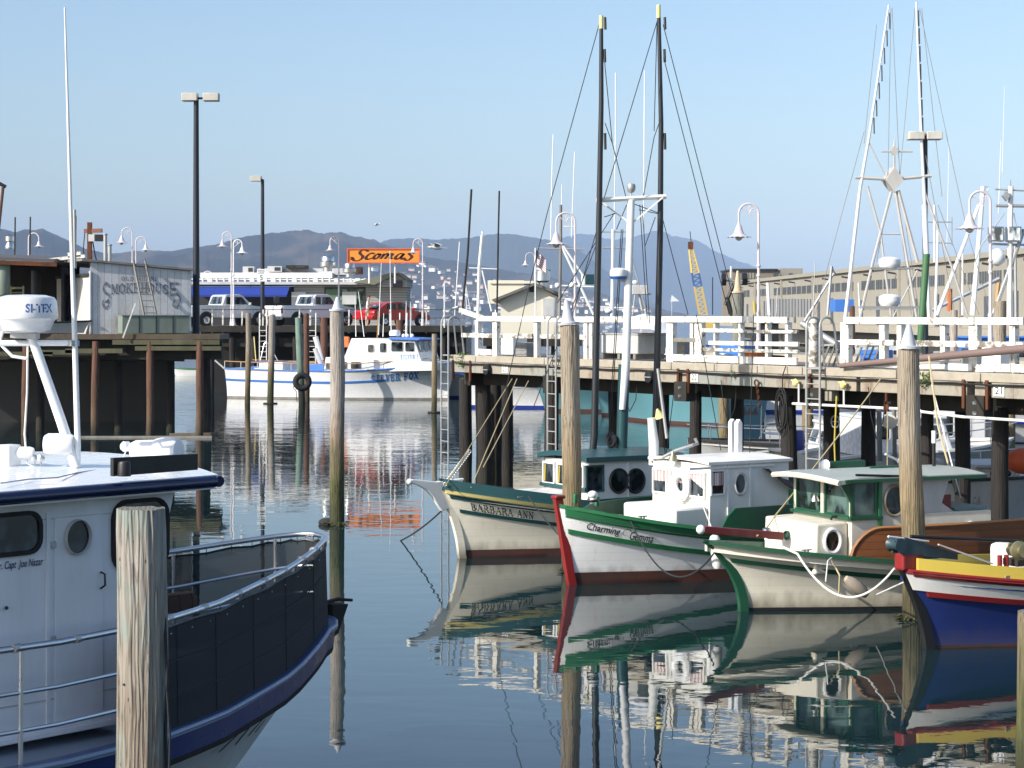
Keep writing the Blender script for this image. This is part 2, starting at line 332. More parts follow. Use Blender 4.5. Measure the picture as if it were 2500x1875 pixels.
# slab-serif capitals as strokes (x, y in a unit box; t = thick flag)
GL = {'W': [((.02, 1), (.26, 0), 1), ((.26, 0), (.5, .9), 0), ((.5, .9), (.74, 0), 1), ((.74, 0), (.98, 1), 0), ((-.1, 1), (.2, 1), 2), ((.84, 1), (1.1, 1), 2)],
      'A': [((.04, 0), (.46, 1), 0), ((.46, 1), (.9, 0), 1), ((.2, .36), (.74, .36), 0), ((-.1, 0), (.22, 0), 2), ((.7, 0), (1.08, 0), 2)],
      'B': [((.18, 0), (.18, 1), 1), ((.18, 1), (.6, .98), 0), ((.6, .98), (.76, .78), 1), ((.76, .78), (.6, .53), 1), ((.18, .53), (.6, .53), 0), ((.6, .53), (.85, .28), 1), ((.85, .28), (.62, .02), 1), ((0, 0), (.62, .02), 0), ((0, 1), (.2, 1), 2)],
      'R': [((.18, 0), (.18, 1), 1), ((0, 1), (.6, .99), 0), ((.6, .99), (.78, .75), 1), ((.78, .75), (.6, .5), 1), ((.18, .5), (.6, .5), 0), ((.5, .5), (.9, 0), 1), ((0, 0), (.38, 0), 2), ((.78, 0), (1.02, 0), 2)],
      'N': [((.15, 0), (.15, 1), 0), ((.12, 1), (.82, 0), 1), ((.82, 0), (.82, 1), 0), ((-.02, 0), (.34, 0), 2), ((-.05, 1), (.2, 1), 2), ((.64, 1), (1, 1), 2)],
      'S': [((.82, .74), (.78, .95), 0), ((.78, .95), (.42, 1), 0), ((.42, 1), (.14, .8), 1), ((.14, .8), (.3, .58), 1), ((.3, .58), (.72, .42), 1), ((.72, .42), (.84, .2), 1), ((.84, .2), (.55, 0), 1), ((.55, 0), (.16, .06), 0), ((.16, .06), (.1, .28), 0)],
      'I': [((.5, 0), (.5, 1), 1), ((.25, 0), (.75, 0), 2), ((.25, 1), (.75, 1), 2)],
      'L': [((.25, 0), (.25, 1), 1), ((.05, 0), (.85, 0), 2), ((.85, 0), (.88, .25), 0), ((.05, 1), (.5, 1), 2)],
      'V': [((.08, 1), (.48, 0), 1), ((.48, 0), (.92, 1), 0), ((-.08, 1), (.28, 1), 2), ((.72, 1), (1.08, 1), 2)],
      'E': [((.2, 0), (.2, 1), 1), ((.02, 0), (.82, 0), 2), ((.82, 0), (.86, .26), 0), ((.02, 1), (.8, 1), 2), ((.8, 1), (.82, .76), 0), ((.2, .52), (.6, .52), 0), ((.6, .4), (.6, .64), 0)],
      'F': [((.22, 0), (.22, 1), 1), ((.02, 0), (.45, 0), 2), ((.02, 1), (.84, 1), 2), ((.84, 1), (.86, .74), 0), ((.22, .52), (.62, .52), 0), ((.62, .4), (.62, .64), 0)],
      'O': [((.5, 1), (.16, .75), 1), ((.16, .75), (.16, .25), 1), ((.16, .25), (.5, 0), 1), ((.5, 0), (.86, .25), 1), ((.86, .25), (.86, .75), 1), ((.86, .75), (.5, 1), 1)],
      'X': [((.1, 1), (.86, 0), 1), ((.88, 1), (.1, 0), 0), ((-.04, 0), (.3, 0), 2), ((.66, 0), (1.04, 0), 2), ((-.04, 1), (.34, 1), 2), ((.7, 1), (1.02, 1), 2)],
      'M': [((.1, 0), (.16, 1), 0), ((.16, 1), (.5, .1), 1), ((.5, .1), (.86, 1), 0), ((.86, 1), (.9, 0), 1), ((-.06, 0), (.26, 0), 2), ((.74, 0), (1.06, 0), 2), ((0, 1), (.2, 1), 2), ((.84, 1), (1.02, 1), 2)],
      'K': [((.2, 0), (.2, 1), 1), ((.84, 1), (.22, .42), 0), ((.4, .55), (.88, 0), 1), ((.02, 0), (.4, 0), 2), ((.02, 1), (.4, 1), 2), ((.66, 1), (1, 1), 2), ((.7, 0), (1.02, 0), 2)],
      'H': [((.2, 0), (.2, 1), 1), ((.82, 0), (.82, 1), 1), ((.2, .52), (.82, .52), 0), ((.02, 0), (.38, 0), 2), ((.02, 1), (.38, 1), 2), ((.64, 0), (1, 0), 2), ((.64, 1), (1, 1), 2)],
      'U': [((.2, 1), (.2, .3), 1), ((.2, .3), (.5, 0), 1), ((.5, 0), (.82, .3), 0), ((.82, .3), (.82, 1), 0), ((.02, 1), (.38, 1), 2), ((.66, 1), (1, 1), 2)],
      'D': [((.2, 0), (.2, 1), 1), ((.02, 1), (.5, 1), 0), ((.5, 1), (.86, .7), 1), ((.86, .7), (.86, .3), 1), ((.86, .3), (.5, 0), 1), ((.5, 0), (.02, 0), 0)],
      'C': [((.84, .72), (.78, .94), 0), ((.78, .94), (.5, 1), 0), ((.5, 1), (.15, .72), 1), ((.15, .72), (.15, .28), 1), ((.15, .28), (.5, 0), 1), ((.5, 0), (.86, .2), 0)]}
def slab(txt, sp=1.28, thick=.19, thin=.1):
    vs = []; fs = []; x = 0
    for ch in txt:
        if ch == ' ': x += .75; continue
        for (a, b, t) in GL[ch]:
            w_ = (thin, thick, thin)[t] / 2; d = Vector((b[0] - a[0], b[1] - a[1])); L = d.length; d /= L; q = Vector((-d.y, d.x)) * w_; e = d * w_ * .8
            A = Vector(a) - e; B = Vector(b) + e; k = len(vs)
            vs += [(x + p.x, p.y) for p in (A - q, B - q, B + q, A + q)]; fs.append((k, k + 1, k + 2, k + 3))
        x += sp
    W_ = x - sp + 1
    return [(a / W_, b) for a, b in vs], fs
def ribbon(paths, wide=.1, thin=.04, nib=R(40)):
    """calligraphic strokes: each path a list of points"""
    vs = []; fs = []; nv = Vector((math.cos(nib), math.sin(nib)))
    for P in paths:
        pts = []
        for i in range(len(P) - 1):
            p0 = Vector(P[max(i - 1, 0)]); p1 = Vector(P[i]); p2 = Vector(P[i + 1]); p3 = Vector(P[min(i + 2, len(P) - 1)])
            for k in range(6):
                t = k / 6; pts.append(.5 * ((2 * p1) + (-p0 + p2) * t + (2 * p0 - 5 * p1 + 4 * p2 - p3) * t * t + (-p0 + 3 * p1 - 3 * p2 + p3) * t ** 3))
        pts.append(Vector(P[-1])); k0 = len(vs)
        for i, p in enumerate(pts):
            d = pts[min(i + 1, len(pts) - 1)] - pts[max(i - 1, 0)]; d.normalize(); q = Vector((-d.y, d.x))
            ww = (thin + (wide - thin) * abs(d.x * nv.y - d.y * nv.x)) / 2
            if i in (0, len(pts) - 1): ww *= .4
            vs += [tuple(p - q * ww), tuple(p + q * ww)]
        for i in range(len(pts) - 1): fs.append((k0 + 2 * i, k0 + 2 * i + 2, k0 + 2 * i + 3, k0 + 2 * i + 1))
    return vs, fs
def decal(t2, fn, mat, name='lettering', parent=None):
    m = MB(); m._a([fn(u, v) for u, v in t2[0]], t2[1]); return m.build(name, mat, parent, smooth=False)

# ---------------------------------------------------------------- water
def make_water():
    m, n, b = newmat("harbour_water")
    b.inputs['Base Color'].default_value = (.008, .023, .026, 1); b.inputs['Roughness'].default_value = .0; b.inputs['IOR'].default_value = 1.42
    pos = N(n, 'ShaderNodeNewGeometry').outputs['Position']
    def mp(sx, sy, rot=0):
        x = N(n, 'ShaderNodeMapping'); x.inputs['Scale'].default_value = (sx, sy, 1); x.inputs['Rotation'].default_value = (0, 0, rot); n.links.new(pos, x.inputs[0]); return x.outputs[0]
    n1 = noise(n, mp(.8, 1.3, R(10)), .9, 2, .45, .3)           # slow swell-like wobble
    n2 = noise(n, mp(1.0, 1.7, R(-8)), 1.9, 3, .5, .5)           # small ripples
    n3 = noise(n, mp(1, 2.2), 7.0, 2, .5)
    patch = ramp(n, [(.42, (0, 0, 0)), (.62, (1, 1, 1))], noise(n, mp(.05, .03), 1.0, 3))
    s = N(n, 'ShaderNodeSeparateXYZ'); n.links.new(pos, s.inputs[0])
    far = N(n, 'ShaderNodeMapRange', i_1=40, i_2=85, i_3=0.0, i_4=.8); n.links.new(s.outputs[1], far.inputs[0])
    pf = N(n, 'ShaderNodeMath', operation='MULTIPLY_ADD', i_1=.14, i_2=.03); n.links.new(patch.outputs[0], pf.inputs[0])
    mx = N(n, 'ShaderNodeMath', operation='MAXIMUM'); n.links.new(pf.outputs[0], mx.inputs[0]); n.links.new(far.outputs[0], mx.inputs[1])
    a = N(n, 'ShaderNodeMath', operation='MULTIPLY'); n.links.new(n2, a.inputs[0]); n.links.new(mx.outputs[0], a.inputs[1])
    a3 = N(n, 'ShaderNodeMath', operation='MULTIPLY_ADD', i_1=.004); n.links.new(n3, a3.inputs[0]); n.links.new(a.outputs[0], a3.inputs[2])
    b1 = N(n, 'ShaderNodeBump', i_Strength=1.0, i_Distance=.0042); n.links.new(n1, b1.inputs['Height'])
    n4 = noise(n, mp(.16, .42, R(4)), 1.0, 3, .6, .4); m4 = N(n, 'ShaderNodeMath', operation='MULTIPLY'); n.links.new(n4, m4.inputs[0]); n.links.new(far.outputs[0], m4.inputs[1])
    b0 = N(n, 'ShaderNodeBump', i_Strength=1.0, i_Distance=.028); n.links.new(m4.outputs[0], b0.inputs['Height']); n.links.new(b0.outputs[0], b1.inputs['Normal'])
    b2 = N(n, 'ShaderNodeBump', i_Strength=1.0, i_Distance=.008); n.links.new(a3.outputs[0], b2.inputs['Height']); n.links.new(b1.outputs[0], b2.inputs['Normal'])
    n.links.new(b2.outputs[0], b.inputs['Normal'])
    w_ = MB(); w_.grid([[Vector((x, y, 0)) for x in (-9000, -1500, -200, 200, 1500, 9000)] for y in (-60, 0, 100, 400, 2000, 15500)])
    tag(w_.build('water', m, smooth=False), 'calm green blue harbour water with soft mirror reflections', 'water', kind='structure')
make_water()

# ---------------------------------------------------------------- hills across the bay
def interp(P, x):
    if x <= P[0][0]: return P[0][1]
    for (a, b), (c, d) in zip(P, P[1:]):
        if x <= c: return b + (d - b) * (x - a) / (c - a)
    return P[-1][1]
HILL_N = [(-1100, 768), (-800, 690), (-560, 600), (-380, 566), (-200, 552), (0, 558), (35, 566), (65, 561), (104, 559), (143, 576), (172, 590), (203, 606), (240, 615), (278, 619), (316, 614), (380, 612), (420, 613), (475, 604), (538, 596), (570, 587), (605, 578), (640, 572), (680, 567), (719, 563), (751, 562), (775, 566), (792, 572), (812, 566), (830, 567), (850, 573), (893, 582), (915, 585), (931, 594), (960, 603), (988, 611), (1020, 620), (1051, 629), (1089, 634), (1140, 643), (1190, 651), (1260, 664), (1348, 678), (1440, 707), (1538, 737), (1600, 752), (1680, 768)]
HILL_M = [(760, 640), (880, 604), (909, 597), (956, 584), (1000, 581), (1060, 584), (1095, 583), (1150, 581), (1175, 575), (1202, 572), (1253, 571), (1285, 577), (1332, 585), (1373, 592), (1420, 615), (1480, 660), (1560, 720), (1640, 768)]
HILL_T = [(1250, 610), (1330, 590), (1373, 580), (1411, 571), (1449, 573), (1480, 583), (1506, 585), (1538, 578), (1570, 572), (1590, 566), (1603, 563), (1620, 565), (1642, 577), (1674, 581), (1700, 586), (1714, 593), (1742, 611), (1767, 621), (1803, 637), (1844, 651), (1890, 672), (1960, 705), (2030, 745), (2100, 768)]
def hill_pt(prof, D0, D1, x, v, rough):
    zr = H + (HY - interp(prof, x)) / F * D1
    D = D0 + (D1 - D0) * v; X = (x - CX) / F * (D0 + (D1 - D0) * min(v, 1))
    sh = max(0, v) ** .85 if v <= 1 else 1 - (v - 1) * .5
    q = Vector((X / (D1 * .06), D / (D1 * .08), 0)); k = mnoise.fractal(q, 1, 2, 6) * rough * zr * math.sin(math.pi * min(max(v, 0), 1)) if v < 1 else 0
    fine = (mnoise.noise(Vector((X / 28, D / 300, 3))) * 5 + mnoise.noise(Vector((X / 9, 7, D / 200))) * 2.5) * (D1 / 9000)
    return Vector((X, D, max(-2, zr * sh + k + (fine if v > .05 else 0))))
def hill_mat(name, grass, wood, thr):
    m, n, b = newmat(name); pos = N(n, 'ShaderNodeNewGeometry').outputs['Position']
    x = N(n, 'ShaderNodeMapping'); x.inputs['Scale'].default_value = (.0042, .0014, .010); n.links.new(pos, x.inputs[0])
    f = noise(n, x.outputs[0], 1.0, 9, .62, .4); r = ramp(n, [(thr - .04, (0, 0, 0)), (thr + .05, (1, 1, 1))], f)
    x2 = N(n, 'ShaderNodeMapping'); x2.inputs['Scale'].default_value = (.02, .006, .05); n.links.new(pos, x2.inputs[0])
    f2 = noise(n, x2.outputs[0], 1.0, 5, .6)
    n.links.new(mixc(n, r.outputs[0], mixc(n, f2, tuple(k * .6 for k in grass), tuple(k * 1.35 for k in grass)), mixc(n, f2, tuple(k * .5 for k in wood), tuple(k * 1.5 for k in wood))), b.inputs['Base Color'])
    b.inputs['Roughness'].default_value = 1; return m
def hill(name, prof, D0, D1, mat, label, rough=.2, step=5):
    xs = list(range(int(prof[0][0]), int(prof[-1][0]) + 1, step)); vs = [-.02, .03, .1, .18, .26, .34, .42, .5, .58, .66, .74, .82, .9, .96, 1, 1.25, 1.6]
    m = MB(); m.grid([[hill_pt(prof, D0, D1, x, v, rough) for x in xs] for v in vs]); tag(m.build(name, mat, ang=180), label, 'hill', kind='structure')
hill('hills', HILL_T, 11500, 14000, hill_mat('hill_far', (.04, .035, .03), (.012, .018, .014), .4), 'tall hazy blue peak rising farthest off across the bay', .1, 6)
hill('hills', HILL_M, 8600, 9800, hill_mat('hill_mid', (.03, .03, .02), (.012, .018, .012), .40), 'long blue wooded ridge behind the hillside town', .12, 5)
hill('hills', HILL_N, 4700, 6300, hill_mat('hill_near', (.058, .044, .033), (.003, .006, .007), .48), 'brown and green headland with a rounded summit', .30, 4)
# houses of the town on the wooded slope
HOUSEC = [paint("house_white", (.85, .84, .8), .8), paint("house_cream", (.75, .68, .58), .8), paint("house_pink", (.62, .44, .37), .8)]
ROOFC = paint("house_roof", (.16, .12, .1), .9)
def house_proto(mt):
    r = empty('hillside_house'); MB().box((0, 0, 4), (13, 10, 9)).build('wall', mt, r, smooth=False)
    MB().prism([(-7.4, -6, 8.4), (7.4, -6, 8.4), (7.4, 0, 11.5), (-7.4, 0, 11.5)], (0, 0, .8)).prism([(-7.4, 6, 8.4), (-7.4, 0, 11.5), (7.4, 0, 11.5), (7.4, 6, 8.4)], (0, 0, .8)).build('roof', ROOFC, r, smooth=False); return r
protos = [house_proto(m_) for m_ in HOUSEC]; hc = [0, 0, 0]; placed = 0; rnd = random.Random(11)
HL = ['pale white house among trees on the far hillside', 'cream house among trees on the far hillside', 'pink house among trees on the far hillside']
tries = 0
while placed < 270 and tries < 6000:
    tries += 1; x = rnd.choice([rnd.gauss(1120, 90), rnd.gauss(1250, 130), rnd.gauss(1450, 110), rnd.gauss(960, 70)]); v = rnd.random() * .62
    if not 850 < x < 1650: continue
    P_ = hill_pt(HILL_N, 4700, 6300, x, v, .30); sx = CX + P_.x / P_.y * F; sy = HY - (P_.z - H) / P_.y * F
    lim = interp([(850, 665), (960, 640), (1010, 650), (1090, 652), (1180, 668), (1260, 682), (1350, 700), (1450, 728), (1560, 752), (1650, 760)], sx)
    if sy < lim or sy > 766 or mnoise.noise(Vector((sx / 45, sy / 16, 1))) < -.12: continue
    k = rnd.choice([0, 0, 1, 2]); o = protos[k] if hc[k] == 0 else copy_tree(protos[k]); hc[k] += 1
    o.location = P_; o.rotation_euler = (0, 0, rnd.uniform(-.6, 1.0)); sc_ = rnd.uniform(.6, 1.35); o.scale = (sc_, sc_, sc_ * rnd.uniform(.6, 1)); tag(o, HL[k], 'house', 'houses on the far hillside'); placed += 1
# antenna masts on the summit
for i, (x, y0, y1, lb) in enumerate([(725, 562, 551, 'left thin radio mast on the rounded summit'), (737, 562, 553, 'right thin radio mast on the rounded summit')]):
    a = pt(x, y0 + 2, 6290); MB().tube([a, pt(x, y1, 6290)], [1.6, .6], 5).build('radio_mast', GALV); tag(bpy.data.objects[-1] if False else COL.objects[-1], lb, 'mast', 'radio masts on the headland summit')

# ---------------------------------------------------------------- haze
m_, n_, b_ = newmat("haze"); n_.nodes.remove(b_)
pv = N(n_, 'ShaderNodeVolumePrincipled', i_Density=.62e-4, i_Anisotropy=-.4); pv.inputs['Color'].default_value = (.52, .70, 1.0, 1)
n_.links.new(pv.outputs[0], n_.nodes['Material Output'].inputs['Volume'])
hz_ = MB().box((0, 8400, 330), (17000, 16900, 662)).build('haze', m_, smooth=False); tag(hz_, 'thin pale blue haze over the bay', 'haze', kind='stuff')

# ---------------------------------------------------------------- piles
CONEM = paint("cone_cap_grey", (.52, .54, .58), .5, grime=(.35, .3, .25), gamt=.3)
CONER = paint("cone_cap_rusty", (.62, .52, .38), .6, grime=(.42, .25, .08), gamt=.4)
def pile_mesh(base, top, r0, r1, mat, parent=None, name='pile', n=18, seed=0, sub=-.9):
    base = Vector(base); top = Vector(top); rows = []; K = 26
    for i in range(K + 1):
        t = i / K; z = sub + (top.z - sub) * t; q = (z - base.z) / (top.z - base.z) if top.z != base.z else 0
        c = Vector((base.x + (top.x - base.x) * q, base.y + (top.y - base.y) * q, z)); r_ = r0 + (r1 - r0) * max(0, q)
        if i == K: r_ *= .97
        c = c + Vector((mnoise.noise(Vector((z * .45, seed, 0))), mnoise.noise(Vector((z * .45, 5, seed))), 0)) * r_ * .22
        gv = lambda a: 1 - sum(.055 * math.exp(-((((a - g0 - .12 * math.sin(z * 1.3 + g0)) + math.pi) % (2 * math.pi) - math.pi) / .07) ** 2) for g0 in (3.7, 4.45, 5.2, 5.75)) if n >= 24 else 1
        rows.append([c + Vector((math.cos(a), math.sin(a), 0)) * r_ * gv(a) * (1 + .075 * mnoise.noise(Vector((math.cos(a) * 2 + seed, math.sin(a) * 2, z * .8))) + .02 * mnoise.noise(Vector((a * 6, z * 2, seed)))) + (Vector((0, 0, .012 * mnoise.noise(Vector((a * 2, seed, 0))))) if i == K else Vector((0, 0, 0))) for a in [2 * math.pi * k / n for k in range(n)]])
    m = MB(); m.grid(rows, True); m._a(rows[-1], [tuple(range(n))]); return m.build(name, mat, parent)
def pile(label, xb, s, xt, yt, dpx, mat, cone=None, group='mooring piles standing in the harbour', n=18, lean_cone=0):
    """pile with its foot at pixel column xb, scale s px per metre, top at (xt, yt), width dpx at the top"""
    D = F / s; b = gz(xb, s, 0); t = pt(xt, yt, D); r = dpx / s / 2
    e = empty('mooring_pile', b, 0, label, 'pile', group); L = lambda p: Vector(p) - b
    pile_mesh((0, 0, 0), L(t), r * 1.04, r, mat, e, 'timber', n, xb * .1)
    if cone:
        hgt, cm = cone; ct = L(t) + Vector((0, 0, .01)); ax = (lean_cone, 0, 1)
        MB().lathe([(r * 1.14, 0), (r * 1.16, .035), (r * .72, .05), (.035, hgt - .02), (.012, hgt)], ct, 20, ax).build('cone_cap', cm, e)
    return e
near = pile('thick weathered round pile with cut flat top in the left foreground', 343, 330, 346, 1240, 120, PILE_NEAR, None, n=72)
p_mid = pile('tall tan pile with grey cone cap left of the open water', 823, 112.3, 823.5, 760.5, 35, PILE_A, (.31, CONEM))
pile('tall grooved pile with pointed grey cone cap between the cream and the red stemmed boats', 1395, 137, 1388, 794, 46, PILE_B, (.45, CONEM), lean_cone=-.1, n=48)
p_r = pile('stout brown pile with leaning cone cap beside the blue and yellow boat', 2230, 162, 2217, 853, 54, PILE_B, (.37, CONEM), lean_cone=.03, n=48)
pile('pale pile end at the lower right edge of the picture', 2531, 250, 2533, 1494, 102, PILE_A, None, n=24)
pile('slim brown pile in front of the stern of the long white charter boat', 605, 48, 606, 765, 13, PILE_B, None)
pile('grey topped pile with a floating ring in front of the long white charter boat', 660, 48, 665, 768, 15.5, PILE_A, None)
pg = pile('green weathered pile with a black tyre hung on it', 737, 48.2, 728, 776, 16, PILE_G, None)
pile('slim rusty brown pile right beside the tyre pile', 749, 47, 748, 765, 14, PILE_R, None)
pile('slim pile with a ring at its foot left of the pier end ladder', 1059.5, 52.8, 1061, 815, 13, PILE_B, None)
pile('short reddish pile behind the charter boat mast', 791, 44, 791, 775, 17, PILE_R, None)
pile('stub of a reddish pile in front of the red car', 976, 43.5, 976, 781, 18, PILE_R, None)
# rings floating at the feet, tyre and bag
MB().torus((0, 0, 0), .34, .035, n=20, m=6).build('floating_ring', DARKT); o = COL.objects[-1]; o.location = gz(660, 48, .02); tag(o, 'thin dark ring afloat round the grey topped pile', 'ring')
o2 = o.copy(); COL.objects.link(o2); o2.location = gz(1059.5, 52.8, .02); o2.scale = (.8, .8, 1); tag(o2, 'thin dark ring afloat round the slim pile by the ladder', 'ring')
t = empty('tyre', gz(738, 48.9, 1.18), 0, 'black tyre hung round the green pile', 'tyre')
MB().torus((0, 0, 0), .33, .15, axis=(0.2, -1, .1), n=24, m=10).build('tread', BLACKR, t)
MB().tube([(-.32, -.1, 0), (-.45, -.1, -.3), (-.3, -.1, -.45), (-.25, -.12, -1.0)], .02, 5).build('hanging_rope', ROPEK, t)
MB().ball((0, 0, 0), .13, 12, (1.4, 1, .8)).build('float', DARKT); tag(COL.objects[-1], 'small dark weedy float beside the tall tan pile', 'float'); COL.objects[-1].location = gz(797, 112, .04)
# ================================================================ white railed pier (right)
U = Vector((.528, -.849, 0)); Wn = Vector((.849, .528, 0)); Q0 = Vector((-.93, 51.5, 0))     # along, inward (away from the camera)
PR = Fr(Q0, math.degrees(math.atan2(U.y, U.x)))      # local x along the pier, local y = left of U = inward
def PT(x, o=0.0):       # distance along the pier face at pixel column x, set back by o
    k = (x - CX) / F; q = Q0 + PR.n * o; return (k * q.y - q.x) / (U.x - k * U.y)
ZD = 3.54
pier = empty('timber_pier', Q0, PR.ang, 'timber pier with concrete kerb and berth numbers on its beam', 'pier')
t0, t1 = PT(1098), PT(2500) + 9
nseg = 13; m = MB()
edge = [t0]
for xx in (1162, 1330, 1500, 1640, 1745, 1850, 1960, 2005, 2190, 2270, 2395, 2520): edge.append(PT(xx))
edge.append(t1)
for a, b in zip(edge, edge[1:]): m.box(((a + b) / 2, .13, ZD - .082), (b - a - .025, .30, .165))
m.build('kerb', CONC, pier, bevel=.012)
MB().box(((t0 + t1) / 2, 1.95, ZD - .14), (t1 - t0, 3.4, .2)).build('deck', planks("pier_deck", (.2, .18, .15), (.3, .27, .22), .25, 0), pier, smooth=False)
BEAMW = planks("pier_beam", (.34, .36, .33), (.44, .38, .3), 2.3, 0, stain=(.13, .06, .03), gap=.004)
m = MB()
for xa, xb in ((1104, 1330), (1340, 1658), (1680, 2090), (2100, 2360), (2420, 2500)):
    a, b = PT(xa), PT(xb); b = t1 if xb == 2500 else b; m.box(((a + b) / 2, .1, 3.235), (b - a, .2, .27))
for xc in (1345, 1668, 2010, 2390): m.box((PT(xc), .16, 3.13), (.34, .2, .5))
m.build('beam', BEAMW, pier, bevel=.01)
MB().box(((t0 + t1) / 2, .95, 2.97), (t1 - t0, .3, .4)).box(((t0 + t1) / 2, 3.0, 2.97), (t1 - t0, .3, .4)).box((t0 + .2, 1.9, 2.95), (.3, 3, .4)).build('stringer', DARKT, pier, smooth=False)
for xc in (1345, 1668, 1990, 2388): MB().box((PT(xc), .03, 2.92), (.44, .24, .42)).build('clamp_block', DARKT, pier, bevel=.01)
for xc in (1668, 1990, 2388):
    for zz in (3.0, 2.82): MB().lathe([(.045, 0), (.03, .03)], (PT(xc), -.09, zz), 8, (0, -1, 0)).build('bolt', STEEL, pier)
for xc in (1108, 1150, 1658, 1682, 1980, 2355, 2412): MB().box((PT(xc), -.02, 3.15), (.07, .05, .52)).build('iron_strap', RUST, pier, smooth=False)
MB().tube([(t0 + .3 + i * .35, -.045 - .01 * math.sin(i), 3.345 - .018 * abs(math.sin(i * .55)) + .012 * mnoise.noise(Vector((i * .7, 0, 0)))) for i in range(int((t1 - t0) / .35))], .022, 6).build('cable', BLACKR, pier)
for nm, xx in (('23', 1234), ('22', 1697), ('21', 2440)):
    pl = MB().box((PT(xx), -.012, 3.235), (.26, .02, .2)).build('number_plate', WHITE2, pier, smooth=False)
    tt = text2d(nm, 0, .0); decal(tt, lambda u, v, xx=xx: Vector((PT(xx) - .085 + u * .17, -.026, 3.17 + v * .13)), LETTER, 'number', pl)
# piles below the pier, each a part of it
for (x, o, r_) in ((1136, .7, .165), (1180, .9, .2), (1209, 1.6, .17), (1236, 2.4, .18), (1347, .8, .17), (1615, .9, .17), (1698, .75, .13), (1925, .8, .16), (2030, 2.2, .17), (2264, 1.6, .12), (2441, .75, .15), (2560, .8, .16), (1500, 3.1, .15), (1800, 3.1, .15), (2120, 3.1, .15), (2350, 3.1, .15)):
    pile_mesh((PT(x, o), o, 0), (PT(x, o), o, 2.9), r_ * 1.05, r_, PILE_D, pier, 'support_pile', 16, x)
# --- railing
rail = empty('railing', Q0, PR.ang, 'flaking white timber railing along the numbered pier', 'railing')
def rbar(x0, x1, z0, z1, o=.12, th=.06, mat=PEELW, nm='rail', z0b=None):
    a, b = PT(x0, o), (PT(x1, o) if x1 < 2500 else t1); k = max(1, int((b - a) / 1.1)); rows = []
    mm = MB()
    for i in range(k + 1):
        q = a + (b - a) * i / k; w1 = .020 * mnoise.noise(Vector((q, z0 * 3, 1)))
        rows.append([Vector((q, o - th / 2, z0 + w1)), Vector((q, o - th / 2, z1 + w1)), Vector((q, o + th / 2, z1 + w1)), Vector((q, o + th / 2, z0 + w1))])
    mm.grid(rows, True); mm._a(rows[0], [(0, 1, 2, 3)]); mm._a(rows[-1], [(3, 2, 1, 0)])
    return mm.build(nm, mat, rail, smooth=False, bevel=.006)
def post(x, z0=ZD, z1=4.42, wd=.15, o=.2, mat=PEELW): return MB().box((PT(x, o), o, (z0 + z1) / 2), (wd, .12, z1 - z0)).build('post', mat, rail, smooth=False, bevel=.006)
for (a, b) in ((1166, 1332), (1332, 1524), (1524, 1712), (1712, 1815), (1818, 1925), (2062, 2380), (2382, 2500)): rbar(a, b - 1, 4.40, 4.53)
MB().bar((PT(1113), .12, 4.68), (PT(1168), .12, 4.49), .07, .12).build('rail', PEELW, rail, smooth=False, bevel=.006)
for (a, b) in ((1128, 1203), (1222, 1300), (1320, 1432), (2070, 2185), (2190, 2376), (2384, 2500)): rbar(a, b, 3.99, 4.10, .16, .05, PEELG)
rbar(1646, 1700, 3.98, 4.07, .16, .05, GREYT)
for (z0, z1, mt, a, b) in ((4.20, 4.28, PEELW, 1712, 1815), (4.19, 4.26, PEELG, 1815, 1947), (3.93, 4.02, PEELW, 1732, 1950), (3.80, 3.87, PEELG, 1712, 1950)): rbar(a, b, z0, z1, .13, .05, mt)
for (a, b) in ((1168, 1200), (1644, 1804), (1808, 1946), (2386, 2468), (2470, 2500)): rbar(a, b, ZD + .02, ZD + .165, .11, .05)
for x, wd in ((1168, .14), (1212, .2), (1312, .14), (1434, .15), (1446, .12), (1636, .12), (1644, .1), (1693, .11), (1705, .13), (1714, .1), (1749, .05), (1810, .07), (1876, .08), (1925, .09), (2062, .13), (2072, .1), (2158, .15), (2200, .12), (2306, .12), (2376, .12), (2386, .1), (2476, .13)): post(x, wd=wd, z1=(4.62 if x == 1212 else 4.42))
# big broken round post
rp = empty('bollard_post', PR.M @ Vector((PT(1965), .22, ZD)), 0, 'split round timber post standing above the pier kerb', 'post')
pile_mesh((0, 0, 0), (0, 0, .97), .1, .105, PEELG, rp, 'timber', 16, 3, sub=-.1)
# --- ladders with hooped handrails
def ladder(xc, o, zb, label, hoops=True, wd=.36, zt=ZD + .02, dx=0):
    t_ = PT(xc, o); e = empty('pier_ladder', PR.M @ Vector((t_, o, 0)), PR.ang, label, 'ladder', 'metal ladders on the pier')
    for sx in (-1, 1):
        x = sx * wd / 2
        P_ = [(x, 0, zb), (x, 0, zt)]
        if hoops:
            P_ += [(x, .0, zt + .7)] + [(x, .18 - .18 * math.cos(a), zt + .78 + .18 * math.sin(a)) for a in [R(20 * k) for k in range(1, 9)]] + [(x, .38, zt + .7), (x, .46, zt)]
        MB().tube([(px + dx * k * .01, py, pz) for k, (px, py, pz) in enumerate(P_)], .023, 7).build('side_rail', GALV, e)
    z = zb + .15
    while z < zt + .05: MB().tube([(-wd / 2, 0, z), (wd / 2, 0, z)], .014, 6).build('rung', GALV, e); z += .295
    MB().bar((-wd / 2, .05, zt - .03), (wd / 2, .05, zt - .03), .05, .03).build('bracket', GALV, e)
    return e
ladder(1086, -.16, -.3, 'metal ladder with hooped handrails at the left end of the pier')
ladder(1347, -.16, -.1, 'metal ladder with hooped handrails behind the pile with the cone cap', wd=.36)
ladder(1985, -.16, 1.0, 'metal ladder with hooped handrails right of the split round post', wd=.40)
